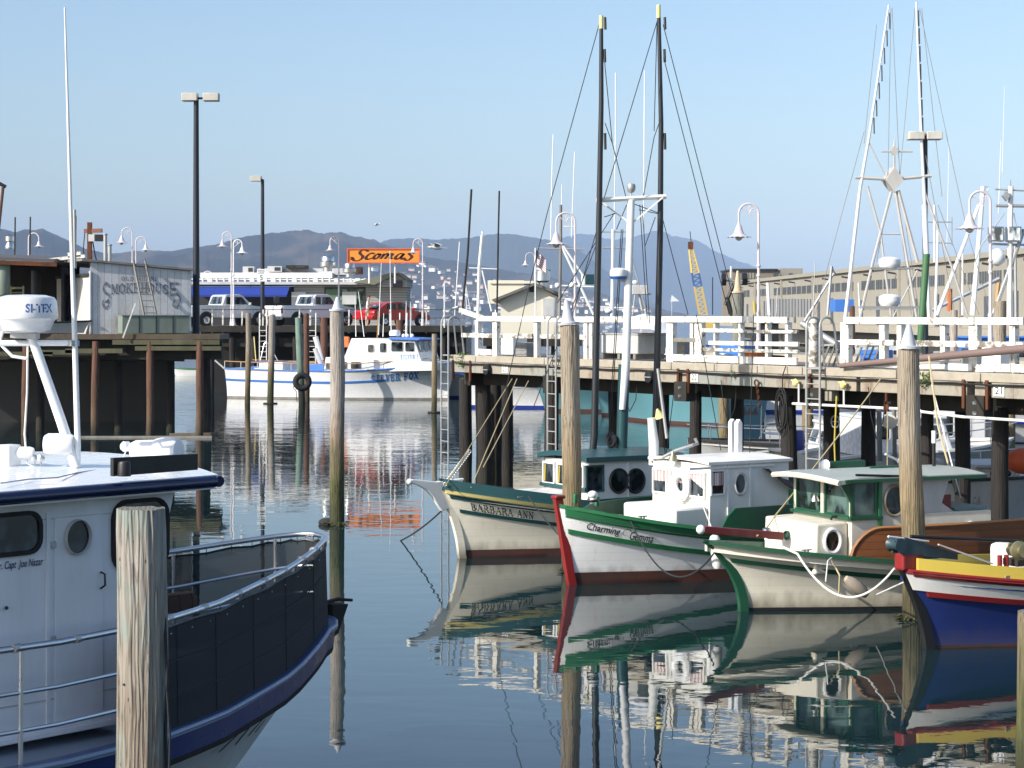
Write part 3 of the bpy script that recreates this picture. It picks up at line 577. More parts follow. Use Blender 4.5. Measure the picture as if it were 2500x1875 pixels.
# black round vents, rings, hoses, clutter along the kerb
for xx, lb in ((1195, 'round black cable reel on the beam near the pier end ladder'), (1592, 'round black cable reel on the beam just behind the second black pole')):
    e = empty('cable_reel', PR.M @ Vector((PT(xx), -.03, 3.2)), PR.ang, lb, 'reel', 'round cable reels on the beam'); MB().lathe([(.14, 0), (.15, .03), (.13, .09), (.05, .1)], (0, 0, 0), 20, (0, -1, 0)).build('drum', BLACK, e); MB().bar((-.12, -.1, 0), (.12, -.1, 0), .02).build('strap', GALV, e)
e = empty('hose_coil', PR.M @ Vector((PT(1910, -.15), -.15, 2.6)), PR.ang, 'coil of black hose hanging from the pier beam', 'hose')
m = MB()
for k in range(7):
    pts_ = []
    for i in range(33):
        a = 2 * math.pi * i / 32; rx = .13 + .025 * math.sin(k * 1.7); rz = .40 + .05 * math.sin(k * 2.3)
        pts_.append((math.sin(a) * rx * (1 + .1 * k / 7) + .02 * (k - 3), -.025 * (k % 3), -.05 * (k % 4) + rz * math.cos(a) + .1))
    m.tube(pts_, .015, 6, False)
m.tube([(.0, 0, .5), (.03, -.02, .75), (-.01, .1, .95)], .012, 5); m.build('hose', BLACKR, e)
e = empty('pipe_run', PR.M @ Vector((0, -.1, 0)), PR.ang, 'thin white pipe hung below the pier beam on brackets', 'pipe')
a, b = PT(1935, -.1), t1; MB().tube([(a, 0, 2.80), (PT(2190, -.1), 0, 2.82), (PT(2350, -.1), 0, 2.74), (b, 0, 2.72)], .026, 8).build('pipe', WHITE, e)
for xx in (1950, 2060, 2200): MB().tube([(PT(xx, -.1), 0, 2.8), (PT(xx, -.1), 0, 3.2)], .018, 6).build('hanger', WHITE, e)
for xx in (1944, 2060):
    e = empty('yellow_tap', PR.M @ Vector((PT(xx, -.1), -.12, 3.22)), PR.ang, 'small yellow valve on the beam, the %s of two' % ('left' if xx == 1944 else 'right'), 'valve', 'yellow valves on the beam'); MB().ball((0, 0, 0), .07, 10, (1, 1, 1.2)).build('body', PALEY, e); MB().bar((-.12, 0, .05), (.1, 0, .02), .03).build('handle', PALEY, e)
MB().tube([(0, 0, 0), (-.05, -.05, -.9), (-.02, 0, -1.5), (-.12, 0, -2.3)], .017, 6).build('yellow_hose', YELLOW); COL.objects[-1].location = PR.M @ Vector((PT(2047, -.1), -.15, 3.0)); tag(COL.objects[-1], 'thin yellow hose hanging down below the pier', 'hose')
e = empty('hand_wheel', PR.M @ Vector((PT(1982, -.1), .5, 2.45)), PR.ang, 'spoked valve wheel seen through the pier ladder', 'wheel'); MB().torus((0, 0, 0), .12, .015, (0, 1, 0), 18, 6).build('rim', GALV, e)
MB().bar((-.12, 0, 0), (.12, 0, 0), .015).bar((0, 0, -.12), (0, 0, .12), .015).build('spoke', GALV, e)
e = empty('mooring_ring', PR.M @ Vector((PT(1855), -.05, 3.17)), PR.ang, 'rusty iron mooring ring and chain on the beam', 'ring'); MB().torus((0, -.03, 0), .07, .018, (0, 1, .2), 16, 6).build('ring', RUST, e)
m = MB()
for k in range(7): m.torus((.03 + .012 * k, -.04, -.1 - .06 * k), .028, .01, ((1, 0, 0), (0, 1, 0))[k % 2], 10, 5)
m.build('chain', RUST, e)
# white fish box on skids, wrapped bundle, long poles on the kerb
def onpier(name, x, o, z, lb, cat): return empty(name, PR.M @ Vector((PT(x, o), o, z)), PR.ang, lb, cat)
e = onpier('fish_tank', 1545, .95, ZD + .02, 'big white insulated tank standing on skids on the pier', 'tank')
MB().box((0, 0, .33), (1.5, .8, .44)).box((0, 0, .57), (1.56, .86, .05)).build('body', GREYW, e, bevel=.03)
m = MB(); [m.box((q, 0, .05), (.1, .8, .12)) for q in (-.62, 0, .62)]; m.build('skid', GREYT, e, smooth=False)
e = onpier('covered_bundle', 1592, .95, ZD + .62, 'pile of gear under a white sheet on top of the tank', 'bundle')
rows = []
for i in range(13):
    u_ = i / 12; hh = .42 * (math.sin(math.pi * min(1, u_ * 1.15 + .05)) ** .5) * (1 + .12 * math.sin(u_ * 9)); rows.append([Vector(((u_ - .5) * 1.5, math.cos(a) * (.36 + .02 * math.sin(i * 2 + a * 3)), math.sin(a) * hh * (1 + .06 * math.sin(i * 3 + a * 5)))) for a in [math.pi * k / 12 for k in range(13)]])
MB().grid(rows).build('sheet', WHITE2, e)
e = onpier('long_pole', 2060, -.02, ZD + .06, 'long brown pole leaning up along the pier rail', 'pole')
p0 = PR.hb(2052, 893, -.1); p1 = PR.hb(2600, 842, -.1); MB().tube([PR.M @ p0, PR.M @ ((p0 + p1) / 2), PR.M @ p1], [.05, .07, .075], 12).build('shaft', paint('brown_pole', (.20, .14, .125), .6, var=.15), None)
o = COL.objects[-1]; o.parent = e; bpy.context.view_layer.update(); o.matrix_parent_inverse = e.matrix_world.inverted()
e = onpier('white_spar', 2230, .0, ZD + .07, 'white spar lying along the pier kerb', 'spar'); MB().tube([(PT(2081) - PT(2230), 0, 0), (PT(2250) - PT(2230), 0, 0), (PT(2310) - PT(2230), 0, .01)], [.035, .06, .05], 10).box((PT(2343) - PT(2230), 0, .02), (.5, .1, .12)).build('shaft', WHITE2, e)
# slatted ramps / traps on the pier
for xx, lb in ((2005, 'left stack of grey slatted boards on the pier'), (2112, 'right stack of grey slatted boards on the pier')):
    e = onpier('slat_rack', xx, .8, ZD, lb, 'rack')
    m = MB(); [m.bar((-.32 + k * .17, 0, 0), (-.2 + k * .17, .1, .42), .09, .03) for k in range(5)]; m.build('slat', GREYT, e, smooth=False)
    MB().bar((-.35, .05, .4), (.6, .1, .44), .04).build('frame', GALV, e)
e = onpier('grey_pipe', 1990, .8, ZD, 'thick grey pipe leaning down behind the pier railing', 'pipe'); MB().tube([(-.4, 0, .85), (.9, .2, .25)], .07, 10).build('pipe', GALV, e)
# nets and crumpled rope between rails
for xx, lb in ((1765, 'left heap of pale rope behind the toe board'), (1893, 'right heap of dark net behind the toe board')):
    m = MB(); rr = random.Random(xx)
    for k in range(14):
        c = Vector((rr.uniform(-.2, .2), rr.uniform(-.1, .1), .04 + .012 * k)); m.torus(c, rr.uniform(.08, .16), .02, (rr.uniform(-.3, .3), rr.uniform(-.3, .3), 1), 14, 5)
    m.build('rope_heap', ROPEW if xx == 1765 else CLOTH); tag(COL.objects[-1], lb, 'rope'); COL.objects[-1].location = PR.M @ Vector((PT(xx, .5), .5, ZD - .03))
# weeds growing from the kerb
WEED = paint("weed_leaf", (.10, .17, .03), .7, var=.5)
def weed(x, z, lb, n=70, r_=.16, sd=1):
    m = MB(); rr = random.Random(sd)
    for k in range(n):
        a = rr.uniform(0, 6.28); q = rr.uniform(.02, r_); c = Vector((math.cos(a) * q, -abs(math.sin(a) * q) * .6 - .02, rr.uniform(-r_, r_ * .8))); u_ = Vector((rr.uniform(-1, 1), rr.uniform(-1, 1), rr.uniform(-.3, 1))).normalized() * rr.uniform(.03, .07); v_ = Vector((rr.uniform(-1, 1), rr.uniform(-1, 1), rr.uniform(-1, 1))).normalized() * .014
        m._a([c - v_, c + u_ * .5 - v_ * 2, c + u_, c + u_ * .5 + v_ * 2], [(0, 1, 2, 3)])
    m.build('weed', WEED, smooth=False); tag(COL.objects[-1], lb, 'weed', 'weeds growing from the pier kerb'); COL.objects[-1].location = PR.M @ Vector((PT(x), 0, z))
weed(1130, 3.43, 'bushy green weed sprouting beside the end ladder', 160, .2, 1); weed(1793, 3.34, 'small weed hanging under the kerb right of number 22', 26, .09, 2); weed(2262, 3.38, 'green weed on the kerb right of the stout brown pile', 90, .15, 3)
# ================================================================ rear pier with the tall lamps
RP = Fr(Q0 + PR.n * 12, math.degrees(PR.ang))
rpier = empty('rear_pier', RP.o, RP.ang, 'second pier behind the railed pier carrying tall lamps', 'pier')
MB().box((9, 1.2, 3.25), (34, 2.6, .3)).build('deck', CONC, rpier, smooth=False); MB().box((9, .4, 2.9), (34, .3, .35)).build('beam', DARKT, rpier, smooth=False)
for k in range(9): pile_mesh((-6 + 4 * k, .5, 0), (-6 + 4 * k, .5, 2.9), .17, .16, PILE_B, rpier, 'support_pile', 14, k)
pile('green pile with rusty white cone cap behind the pier rail', 1802, 83, 1801, 716, 28, PILE_GG, (.66, CONER))
pile('short grey pile behind the rail at the far right', 2441, 100, 2441, 735, 30, PILE_B, None)
pile('cut pile top behind the rail right of the green pole', 2329, 88, 2329, 757, 18, PILE_A, None)
pile('brown pile top behind the crossed rigging', 2081, 80, 2081, 747, 13, PILE_R, None)

# ---------------------------------------------------------------- gooseneck lamps
def goose(x, s, yb, ytop, xl, ylamp, shade_px, label, mat=None, scroll=True):
    """pole column x, foot row yb, arch top row, lamp at column xl, shade rim row ylamp"""
    mat = mat or LAMPW; D = F / s; base = pt(x, yb, D); e = empty('gooseneck_lamp', base, 0, label, 'lamp post', 'gooseneck lamp posts on the piers')
    hx = (xl - x) / s; zt = (yb - ytop) / s; zl = (yb - ylamp) / s; r = abs(hx) / 2; zs_ = zt - r
    P_ = [(0, 0, 0), (0, 0, zs_)] + [(hx / 2 - hx / 2 * math.cos(a), 0, zs_ + r * math.sin(a)) for a in [R(18 * k) for k in range(1, 11)]] + [(hx, 0, zl + shade_px / s * .55)]
    rad = max(.035, .028 * shade_px / s * 1.2)
    MB().tube(P_, [rad * 1.5, rad] + [rad * .9] * (len(P_) - 2), 8).build('pole', mat, e)
    MB().lathe([(rad * 3.2, 0), (rad * 3, .25), (rad * 2.2, .45), (rad * 1.9, .5), (rad * 1.7, 1.2), (rad * 2.1, 1.25), (rad * 1.5, 1.3)], (0, 0, 0), 12).build('base', mat, e)
    for zz in (zs_ * .55, zs_ * .62): MB().lathe([(rad * 1.4, 0), (rad * 2.0, .05), (rad * 1.4, .1)], (0, 0, zz), 12).build('collar', mat, e)
    w_ = shade_px / s / 2
    MB().lathe([(w_, 0), (w_ * .97, .012), (w_ * .62, w_ * .13), (w_ * .42, w_ * .28), (w_ * .31, w_ * .58), (w_ * .22, w_ * .88), (w_ * .11, w_ * 1.05), (w_ * .09, w_ * 1.2)], (hx, 0, zl), 28, wav=.012, wn=14).build('shade', mat, e)
    MB().ball((hx, 0, zl), w_ * .3, 12).build('globe', GREYW, e)
    if scroll:
        c = Vector((hx / 2, 0, zs_)); m = MB(); r4 = rad * .42
        m.tube([c + Vector((hx / 2 * .85, 0, r * .5)), c + Vector((hx * .25, 0, r * .42)), c + Vector((0, 0, 0)), c + Vector((-hx * .3, 0, -r * .55)), c + Vector((-hx * .47, 0, -r * .75))], r4, 5)
        m.tube([c + Vector((-hx * .05, 0, 0)), c + Vector((-hx * .1, 0, r * .4)), c + Vector((-hx * .28, 0, r * .5)), c + Vector((-hx * .3, 0, r * .25)), c + Vector((-hx * .2, 0, r * .2))], r4, 5)
        m.tube([c + Vector((-hx * .05, 0, 0)), c + Vector((hx * .02, 0, r * .5)), c + Vector((-hx * .1, 0, r * .85))], r4, 5); m.build('scrollwork', mat, e)
    return e
goose(1404, 74, 880, 519, 1358, 597, 56, 'tall gooseneck lamp above the cream gabled house')
goose(1852, 82, 868, 497, 1804, 579, 61, 'tall gooseneck lamp standing alone in front of the long pier shed')
goose(2418, 93, 885, 467, 2367, 559, 70, 'largest gooseneck lamp at the far right edge')
goose(1305, 30, 790, 617, 1283, 648, 23, 'small distant gooseneck lamp left of the striped flag', scroll=False)
goose(323, 42, 800, 556, 297, 593, 32, 'gooseneck lamp with its arm to the left behind the smokehouse shed')
goose(332, 42, 800, 578, 356, 611, 27, 'gooseneck lamp with its arm to the right behind the smokehouse shed')
goose(565, 42.5, 800, 566, 543, 602, 28, 'pinkish lamp of the close pair behind the trucks, arm to the left')
goose(570, 43, 800, 585, 591, 618, 30, 'white lamp of the close pair behind the trucks, arm to the right', WHITE2)
goose(827, 42, 798, 578, 806, 612, 26, 'gooseneck lamp above the tall tan pile')
goose(1032, 42, 798, 583, 1009, 617, 26, 'gooseneck lamp overlapping the orange sign')
goose(70, 55, 760, 569, 95, 602, 26, 'gooseneck lamp over the far left roof', scroll=False)
goose(495, 37, 795, 662, 519, 690, 13, 'small lamp left in front of the blue awning', scroll=False)
goose(612, 37, 795, 658, 636, 688, 13, 'small lamp right in front of the blue awning', scroll=False)
# ---------------------------------------------------------------- dark floodlight columns
FLB = paint("flood_body", (.62, .60, .55), .6, grime=(.3, .27, .2), gamt=.4)
def flood(x, s, yb, yt, heads, label, rad):
    D = F / s; base = pt(x, yb, D); e = empty('floodlight_column', base, 0, label, 'light column', 'floodlight columns on the quays'); hh = (yb - yt) / s
    MB().tube([(0, 0, 0), (0, 0, hh)], [rad, rad * .72], 12).build('column', paint('column_navy', (.015, .018, .03), .5), e)
    for hx in heads: MB().box((hx / s, 0, hh + .04), ((38 if s > 60 else 26) / s, .5, (19 if s > 60 else 13) / s)).build('lamp_head', FLB, e, bevel=.02)
    MB().bar((min(heads) / s * .8, 0, hh), (max(heads) / s * .8 if max(heads) > 0 else 0, 0, hh), .08).build('arm', BLACK, e); return e
flood(479, 62, 815, 240, (-15, 37), 'tallest dark column with two box floodlights over the smokehouse', .14)
flood(641, 43, 805, 438, (-16,), 'shorter dark column with one box floodlight behind the speed sign', .13)
flood(2259, 78, 870, 335, (-24, 20), 'dark floodlight column half hidden behind the right hand white poles', .10)
# ================================================================ hulls
class Hull:
    """bow at local x=0 (waterline), stern at x=-L; y to port"""
    def __init__(s, L, B, zb, zm, zs, rake=.35, rp=1.6, flare=1.6, tm=.55, full=.75, wfull=1.15, tail=.35, wtail=.12, boot=.16, rail_in=1.0):
        s.__dict__.update(L=L, B=B, zb=zb, zm=zm, zst=zs, rake=rake, rp=rp, fl=flare, tm=tm, full=full, wfull=wfull, tail=tail, wtail=wtail, boot=boot)
    def zsheer(s, t):
        if t < s.tm: q = 1 - t / s.tm; return s.zm + (s.zb - s.zm) * q ** 1.7
        q = (t - s.tm) / (1 - s.tm); return s.zm + (s.zst - s.zm) * q ** 2
    def stem(s, z): return s.rake * (max(0, z) / s.zb) ** s.rp if z > 0 else z * .5
    def hb(s, t, z):
        zs = s.zsheer(t); v = max(0, min(1, z / zs)); sn = lambda q: math.sin(math.pi / 2 * max(0, min(1, q)))
        dk = s.B / 2 * sn(t / .48) ** s.full; wl = s.B / 2 * .9 * sn(t / .62) ** s.wfull
        if t > .6:
            q = (t - .6) / .4; dk *= 1 - (1 - s.tail) * q ** 2.2; wl *= 1 - (1 - s.wtail) * q ** 2
        r_ = wl + (dk - wl) * v ** s.fl
        if z < 0: r_ = wl * max(0, 1 + z * 1.6)
        return max(r_, .035)
    def p(s, t, z, side=1, off=0):
        st = s.stem(z) * (1 - t); return Vector((st - s.L * t, side * (s.hb(t, z) + off), z))
    def pts(s, dz, side=1, off=0, t0=0, t1=1, n=34, absz=False):
        return [s.p(t0 + (t1 - t0) * i / n, (dz if absz else s.zsheer(t0 + (t1 - t0) * i / n) + dz), side, off) for i in range(n + 1)]
    def build(s, par, mhull, mboot=BOOT, mstem=None, mdeck=None, bw=.1, deckdrop=.14, mcap=None, capw=.10):
        ts = [(i / 40) ** 1.25 for i in range(41)]
        for side in (1, -1):
            m = MB(); m.grid([[s.p(t, s.boot + (s.zsheer(t) - s.boot) * k / 10, side) for k in range(11)] for t in ts]); m.build('hull_side', mhull, par)
            m = MB(); m.grid([[s.p(t, z, side, .002) for z in (-.5, -.2, 0, s.boot * .5, s.boot + .005)] for t in ts]); m.build('bottom_paint', mboot, par)
            cap = s.pts(.0, side, -.02); rows = []
            for q in cap: rows.append([q + Vector((0, side * .06, -.03)), q + Vector((0, side * .06, .03)), q + Vector((0, -side * capw, .03)), q + Vector((0, -side * capw, -.03))])
            MB().grid(rows, True).build('cap_rail', mcap or mhull, par)
            MB().grid([[q + Vector((0, -side * .05, 0)), q + Vector((0, -side * .05, -deckdrop))] for q in cap]).build('bulwark_inside', mhull, par)
        m = MB(); m.grid([[Vector((q.x, q.y * k, s.zsheer(i / 34) - deckdrop + .04 * (1 - k * k))) for k in (-1, -.5, 0, .5, 1)] for i, q in enumerate(s.pts(-deckdrop, 1, -.03))]); m.build('deck', mdeck or GREYW, par)
        zs = s.zst; m = MB(); m.grid([[s.p(1, z, -1), s.p(1, z, 1)] for z in (-.4, s.boot, zs * .5, zs)]); m.build('transom', mhull, par)
        if mstem:
            rows = []
            for i in range(15):
                z = -.45 + (s.zb + bw + .45) * i / 14; x = s.stem(z); rows.append([Vector((x - .10, -.075, z)), Vector((x + .03, -.045, z)), Vector((x + .05, 0, z)), Vector((x + .03, .045, z)), Vector((x - .10, .075, z))])
            m = MB(); m.grid(rows, True); m._a(rows[-1], [(0, 1, 2, 3, 4)]); m.build('stem_post', mstem, par)
    def band(s, par, name, mat, dz, h, off=.012, side=1, t0=0.004, t1=1, n=50, th=.03):
        rows = []
        for i in range(n + 1):
            t = t0 + (t1 - t0) * i / n; z = s.zsheer(t) + dz; a = s.p(t, z - h / 2, side, off - .03); b = s.p(t, z - h / 2, side, off + th - .02); c = s.p(t, z + h / 2, side, off + th - .02); d = s.p(t, z + h / 2, side, off - .03); rows.append([a, b, c, d])
        m = MB(); m.grid(rows, True); m._a(rows[-1], [(0, 1, 2, 3)]); m._a(rows[0], [(3, 2, 1, 0)]); return m.build(name, mat, par)
    def word(s, par, t2, mat, t0, t1, dz0, dz1, side=1, off=.012, name='boat_name', slope=0):
        """lettering following the sheer between stations t0..t1 (u reads left to right on the port side from bow aft)"""
        def fn(u, v):
            t = t0 + (t1 - t0) * u; return s.p(t, s.zsheer(t) + dz0 + (dz1 - dz0) * v, side, off)
        return decal(t2, fn, mat, name, par)
def wall_window(m, fr_o, ux, uz, w, h, r=0.02): pass
def framed(par, c, u, v, w, h, fmat, gmat=GLASS, fw=.05, rr=0, name='window', depth=.03, curtain=None):
    """window: frame ring + pane; c centre, u right, v up (unit), both in the parent's space"""
    c = Vector(c); u = Vector(u).normalized(); v = Vector(v).normalized(); nn = u.cross(v)
    if rr: inner = rrect(w, h, min(rr, w / 2 - .001, h / 2 - .001)); outer = rrect(w + 2 * fw, h + 2 * fw, min(rr + fw, w / 2 + fw - .001, h / 2 + fw - .001))
    else: inner = [(w / 2, h / 2), (-w / 2, h / 2), (-w / 2, -h / 2), (w / 2, -h / 2)]; outer = [(a * (w / 2 + fw) / (w / 2), b * (h / 2 + fw) / (h / 2)) for a, b in inner]
    k = len(inner); q = lambda p, d: c + u * p[0] + v * p[1] + nn * d
    m = MB(); m._a([q(p, -depth) for p in outer] + [q(p, depth) for p in outer] + [q(p, depth) for p in inner] + [q(p, -.002) for p in inner],
        [(i, (i + 1) % k, k + (i + 1) % k, k + i) for i in range(k)] + [(k + i, k + (i + 1) % k, 2 * k + (i + 1) % k, 2 * k + i) for i in range(k)] + [(2 * k + i, 2 * k + (i + 1) % k, 3 * k + (i + 1) % k, 3 * k + i) for i in range(k)])
    f = m.build(name, fmat, par, smooth=False)
    g = MB(); g._a([q(p, .003) for p in inner], [tuple(range(k))]); g.build('pane', gmat, f, smooth=False)
    return f
def porthole(par, c, nrm, r, fmat, gmat=GLASS, fw=.035, oval=1.0, name='porthole'):
    c = Vector(c); nrm = Vector(nrm).normalized(); u = Vector((0, 0, 1)).cross(nrm).normalized(); v = nrm.cross(u)
    k = 26; ring = [(math.cos(2 * math.pi * i / k), math.sin(2 * math.pi * i / k) * oval) for i in range(k)]
    rows = [[c + u * a * rr + v * b * rr + nrm * d for a, b in ring] for rr, d in ((r, .004), (r, .03), (r + fw * .5, .045), (r + fw, .03), (r + fw, 0))]
    f = MB().grid(rows, True).build(name, fmat, par); m = MB(); m._a([c + u * a * r + v * b * r + nrm * .008 for a, b in ring], [tuple(range(k))]); m.build('pane', gmat, f, smooth=False); return f
def cam_u(p): return p
def rope(name, pts, r, mat, label, cat='rope', sag=0, n=16, group=None, parent=None):
    out = []
    for a, b in zip(pts, pts[1:]):
        a = Vector(a); b = Vector(b)
        for i in range(n): t = i / n; q = a + (b - a) * t; q.z -= sag * 4 * t * (1 - t); out.append(q)
    out.append(Vector(pts[-1])); o = Vector(pts[0]) if not parent else Vector((0, 0, 0)); ob = MB().tube([q - o for q in out], r, 6).build(name, mat, parent)
    if not parent: ob.location = o; tag(ob, label, cat, group)
    return ob

def tcol(h, fr, x, dz, side):      # station whose sheer point shows at pixel column x
    best = 0; bd = 1e9
    for i in range(0, 1001):
        t = i / 1000; q = fr.M @ h.p(t, h.zsheer(t) + dz, side); sx = CX + q.x / q.y * F
        if abs(sx - x) < bd: bd = abs(sx - x); best = t
    return best
# ================================================================ cream boat with the teal stripes (left of the row)
fA = Fr((-.986, 38.5), 180 + 31); A = fempty('fishing_boat', fA, 'cream wooden boat with teal rails, yellow stripe and long beak at the bow', 'boat', 'small wooden fishing boats moored in a row')
hA = Hull(7.3, 2.7, 1.33, .82, .95, rake=.42, rp=1.7, flare=1.7, full=.72, boot=.14); hA.build(A, HCREAM, BOOT, HCREAM, TEAL, bw=.02, mcap=TEAL)
hA.band(A, 'upper_rail', TEAL, -.14, .075, t0=.01); hA.band(A, 'yellow_stripe', PALEY, -.05, .065, .05, t0=.004, th=.05); hA.band(A, 'lower_rail', TEAL, -.40, .07, t0=.02)
for sd in (1, -1):      # raised teal bulwark
    rows = [[q + Vector((0, -sd * .03, 0)), q + Vector((0, -sd * .03, .17 if i < 14 else .12)), q + Vector((0, -sd * .08, .17 if i < 14 else .12)), q + Vector((0, -sd * .08, 0))] for i, q in enumerate(hA.pts(.02, sd, 0, .0, .62, 30))]; MB().grid(rows, True).build('bulwark', TEAL, A)
hA.word(A, slab("BARBARA ANN"), LETTER, tcol(hA, fA, 1150, -.3, 1), tcol(hA, fA, 1301, -.3, 1), -.345, -.215, off=.014)
# beak head
m = MB(); x0 = hA.stem(1.33)
prof_ = [(x0 - .5, 1.50), (x0 + .1, 1.46), (x0 + .62, 1.53), (x0 + .62, 1.45), (x0 + .46, 1.40), (x0 + .3, 1.31), (x0 + .17, 1.18), (x0 + .07, 1.02), (x0 - .02, .90), (x0 - .2, .95)]
m.prism([(a, -.05, b) for a, b in prof_], (0, .1, 0)); m.build('beak', WHITE, A, smooth=False, bevel=.015)
MB().ball((x0 + .64, 0, 1.48), .06, 10).build('beak_knob', WHITE, A)
# wheelhouse from traced corners: port wall plane and front plane
bw_ = .80; pc = fA.hb(1432, 1180, bw_); xf = pc.x; xb_ = fA.hb(1562, 1150, bw_).x - .9; zt = fA.hb(1432, 1128, bw_).z; zb2 = 0.6
def cabin(par, xf, xb, hw, zb, zt, mat, rake=.12, name='wheelhouse'):
    m = MB(); m.prism([(xf, -hw, zb), (xf - rake, -hw, zt), (xb, -hw, zt), (xb, -hw, zb)], (0, 2 * hw, 0)); return m.build(name, mat, par, smooth=False, bevel=.012)
cabin(A, xf, xb_, bw_, zb2, zt, WHITE, .06)
def roofing(par, xf, xb, hw, z, mat, over=.1, th=.08, crown=.08, fmat=None, name='roof', fov=.12):
    rows = []
    for i in range(9):
        k = -1 + i / 4; y = k * (hw + over); zz = z + crown * (1 - k * k)
        rows.append([Vector((xb - over, y, zz)), Vector((xb - over, y, zz + th)), Vector((xf + fov, y, zz + th)), Vector((xf + fov, y, zz))])
    m = MB(); m.grid([list(r_) for r_ in rows], True); n0 = len(rows); m._a(rows[0], [(0, 1, 2, 3)]); m._a(rows[-1], [(3, 2, 1, 0)]); return m.build(name, mat, par, bevel=.008, ang=50)
roofing(A, xf - .06, xb_, bw_, zt - .01, TEAL, .09, .1)
zw = (zt + fA.hb(1432, 1180, bw_).z) / 2
z0w = fA.hb(1480, 1190, bw_).z; z1w = fA.hb(1480, 1136, bw_).z
for k, yy in enumerate((.52, 0, -.52)): framed(A, (xf + .008, yy, (z0w + z1w) / 2), (0, 1, 0), (0, 0, 1), .36, (z1w - z0w) * .86, WHITE, fw=.04); MB().bar((xf + .03, yy - .13, z0w + .05), (xf + .03, yy - .11, z1w - .05), .02, .03).build('window_bar', YELLOW, A, smooth=False)
MB().box((xf + .02, 0, z0w - .02), (.08, 2 * bw_ + .04, .07)).build('sill', TEAL, A, bevel=.01)
xa = fA.hb(1450, 1165, bw_).x
def port_win(par, fr, x0p, x1p, y0p, y1p, b, fmat, gmat=GLASS, fw=.03, rr=0, name='window', depth=.02):
    p0 = fr.hb(x0p, (y0p + y1p) / 2, b + .004); p1 = fr.hb(x1p, (y0p + y1p) / 2, b + .004); zt_ = fr.hb((x0p + x1p) / 2, y0p, b).z; zb_ = fr.hb((x0p + x1p) / 2, y1p, b).z
    c = (p0 + p1) / 2; c.z = (zt_ + zb_) / 2; return framed(par, c, (-1, 0, 0), (0, 0, 1), abs(p1.x - p0.x), zt_ - zb_, fmat, gmat, fw, rr, name, depth)
port_win(A, fA, 1433, 1471, 1139, 1197, bw_, TEAL)
for xx in (1510, 1551):
    q = fA.hb(xx, 1174, bw_); porthole(A, q, (0, 1, 0), .19, BLACK, oval=1.1)
MB().bar((xf - .95, bw_ + .01, zb2 + .2), (xf - .95, bw_ + .01, zt - .05), .04, .02).build('door_trim', WHITE, A, smooth=False)
# trunk cabin in front and white bulkhead strip
MB().box((xf + .42, 0, .98), (.85, 1.15, .42)).build('trunk_cabin', WHITE, A, bevel=.04)
MB().box((xf + 1.05, .25, 1.02), (.5, .3, .2)).build('hatch', GREYW, A, bevel=.02)
m = MB(); m.bar((xf - .1, bw_ + .25, 1.0), (xb_ - .4, bw_ + .25, 1.04), .06, .14); m.build('side_rail', TEAL, A, smooth=False)
# mast, crosstree, outriggers, rigging
mp_ = fA.l(pt(1518, 1120, 40.6)); Dm = 40.6
def up(fr, x, y, D): return fr.l(pt(x, y, D))
MB().tube([up(fA, 1516, 1125, Dm), up(fA, 1524, 890, Dm)], .115, 12).build('mast_step', TEAL, A)
MB().tube([up(fA, 1519, 1000, Dm - .15), up(fA, 1528, 890, Dm - .1), up(fA, 1541, 488, Dm)], [.06, .085, .075], 12).build('mast', WHITE2, A)
MB().tube([up(fA, 1457, 489, Dm - .2), up(fA, 1625, 480, Dm + .2)], .055, 6).build('crosstree', WHITE, A)
for q in ((1618, 482, 1543, 545), (1464, 490, 1538, 545)): MB().bar(up(fA, q[0], q[1], Dm), up(fA, q[2], q[3], Dm), .05, .03).build('brace', WHITE, A, smooth=False)
m = MB(); c = up(fA, 1541, 470, Dm); m.tube([c - Vector((0, 0, .1)), c], .02, 6).lathe([(.05, 0), (.08, .04), (.09, .12), (.07, .17), (.02, .18)], c, 12); m.build('masthead_light', GALV, A)
m = MB(); c = up(fA, 1509, 672, Dm - .1)
m.lathe([(.02, 0), (.13, 0), (.17, .05), (.17, .06)], c + Vector((0, 0, -.08)), 20); rd = m.build('radar_base', SKYB, A)
MB().lathe([(.175, 0), (.185, .06), (.17, .13), (.1, .165), (0, .17)], c + Vector((0, 0, -.02)), 24).build('radar_dome', WHITE2, A); MB().bar(c + Vector((0, 0, -.06)), up(fA, 1532, 690, Dm), .05).build('radar_arm', WHITE, A)
polA = [((1445, 1122), (1451, 1060), (1462, 560), (1468, 250), (1468, 70), (1468, 38)), ((1597, 1128), (1600, 1075), (1612, 560), (1614, 300), (1609, 60), (1608, 12))]
POLEM = paint("pole_black", (.02, .024, .03), .4, var=.3)
for k, pp in enumerate(polA):
    Dk = Dm + (-.25, .3)[k]; P_ = [up(fA, x, y, Dk) for x, y in pp]; o = MB().tube(P_, [.072, .075, .062, .05, .04, .035], 10).build('outrigger', POLEM, A); tag(o, 'black trolling pole')
    MB().tube([up(fA, pp[-1][0], pp[-1][1], Dk), up(fA, pp[-1][0] - .5, pp[-1][1] + 32, Dk)], [.04, .046], 10).build('pole_tip', PALEY, A)
    for (dx, ya, yb) in ((9, 42, 72), (8, 120, 152), (9, 325, 365)): MB().tube([up(fA, pp[3][0] + dx, ya, Dk), up(fA, pp[3][0] + dx + 1, yb, Dk)], .03, 6).build('spring', BLACK, A)
m = MB()
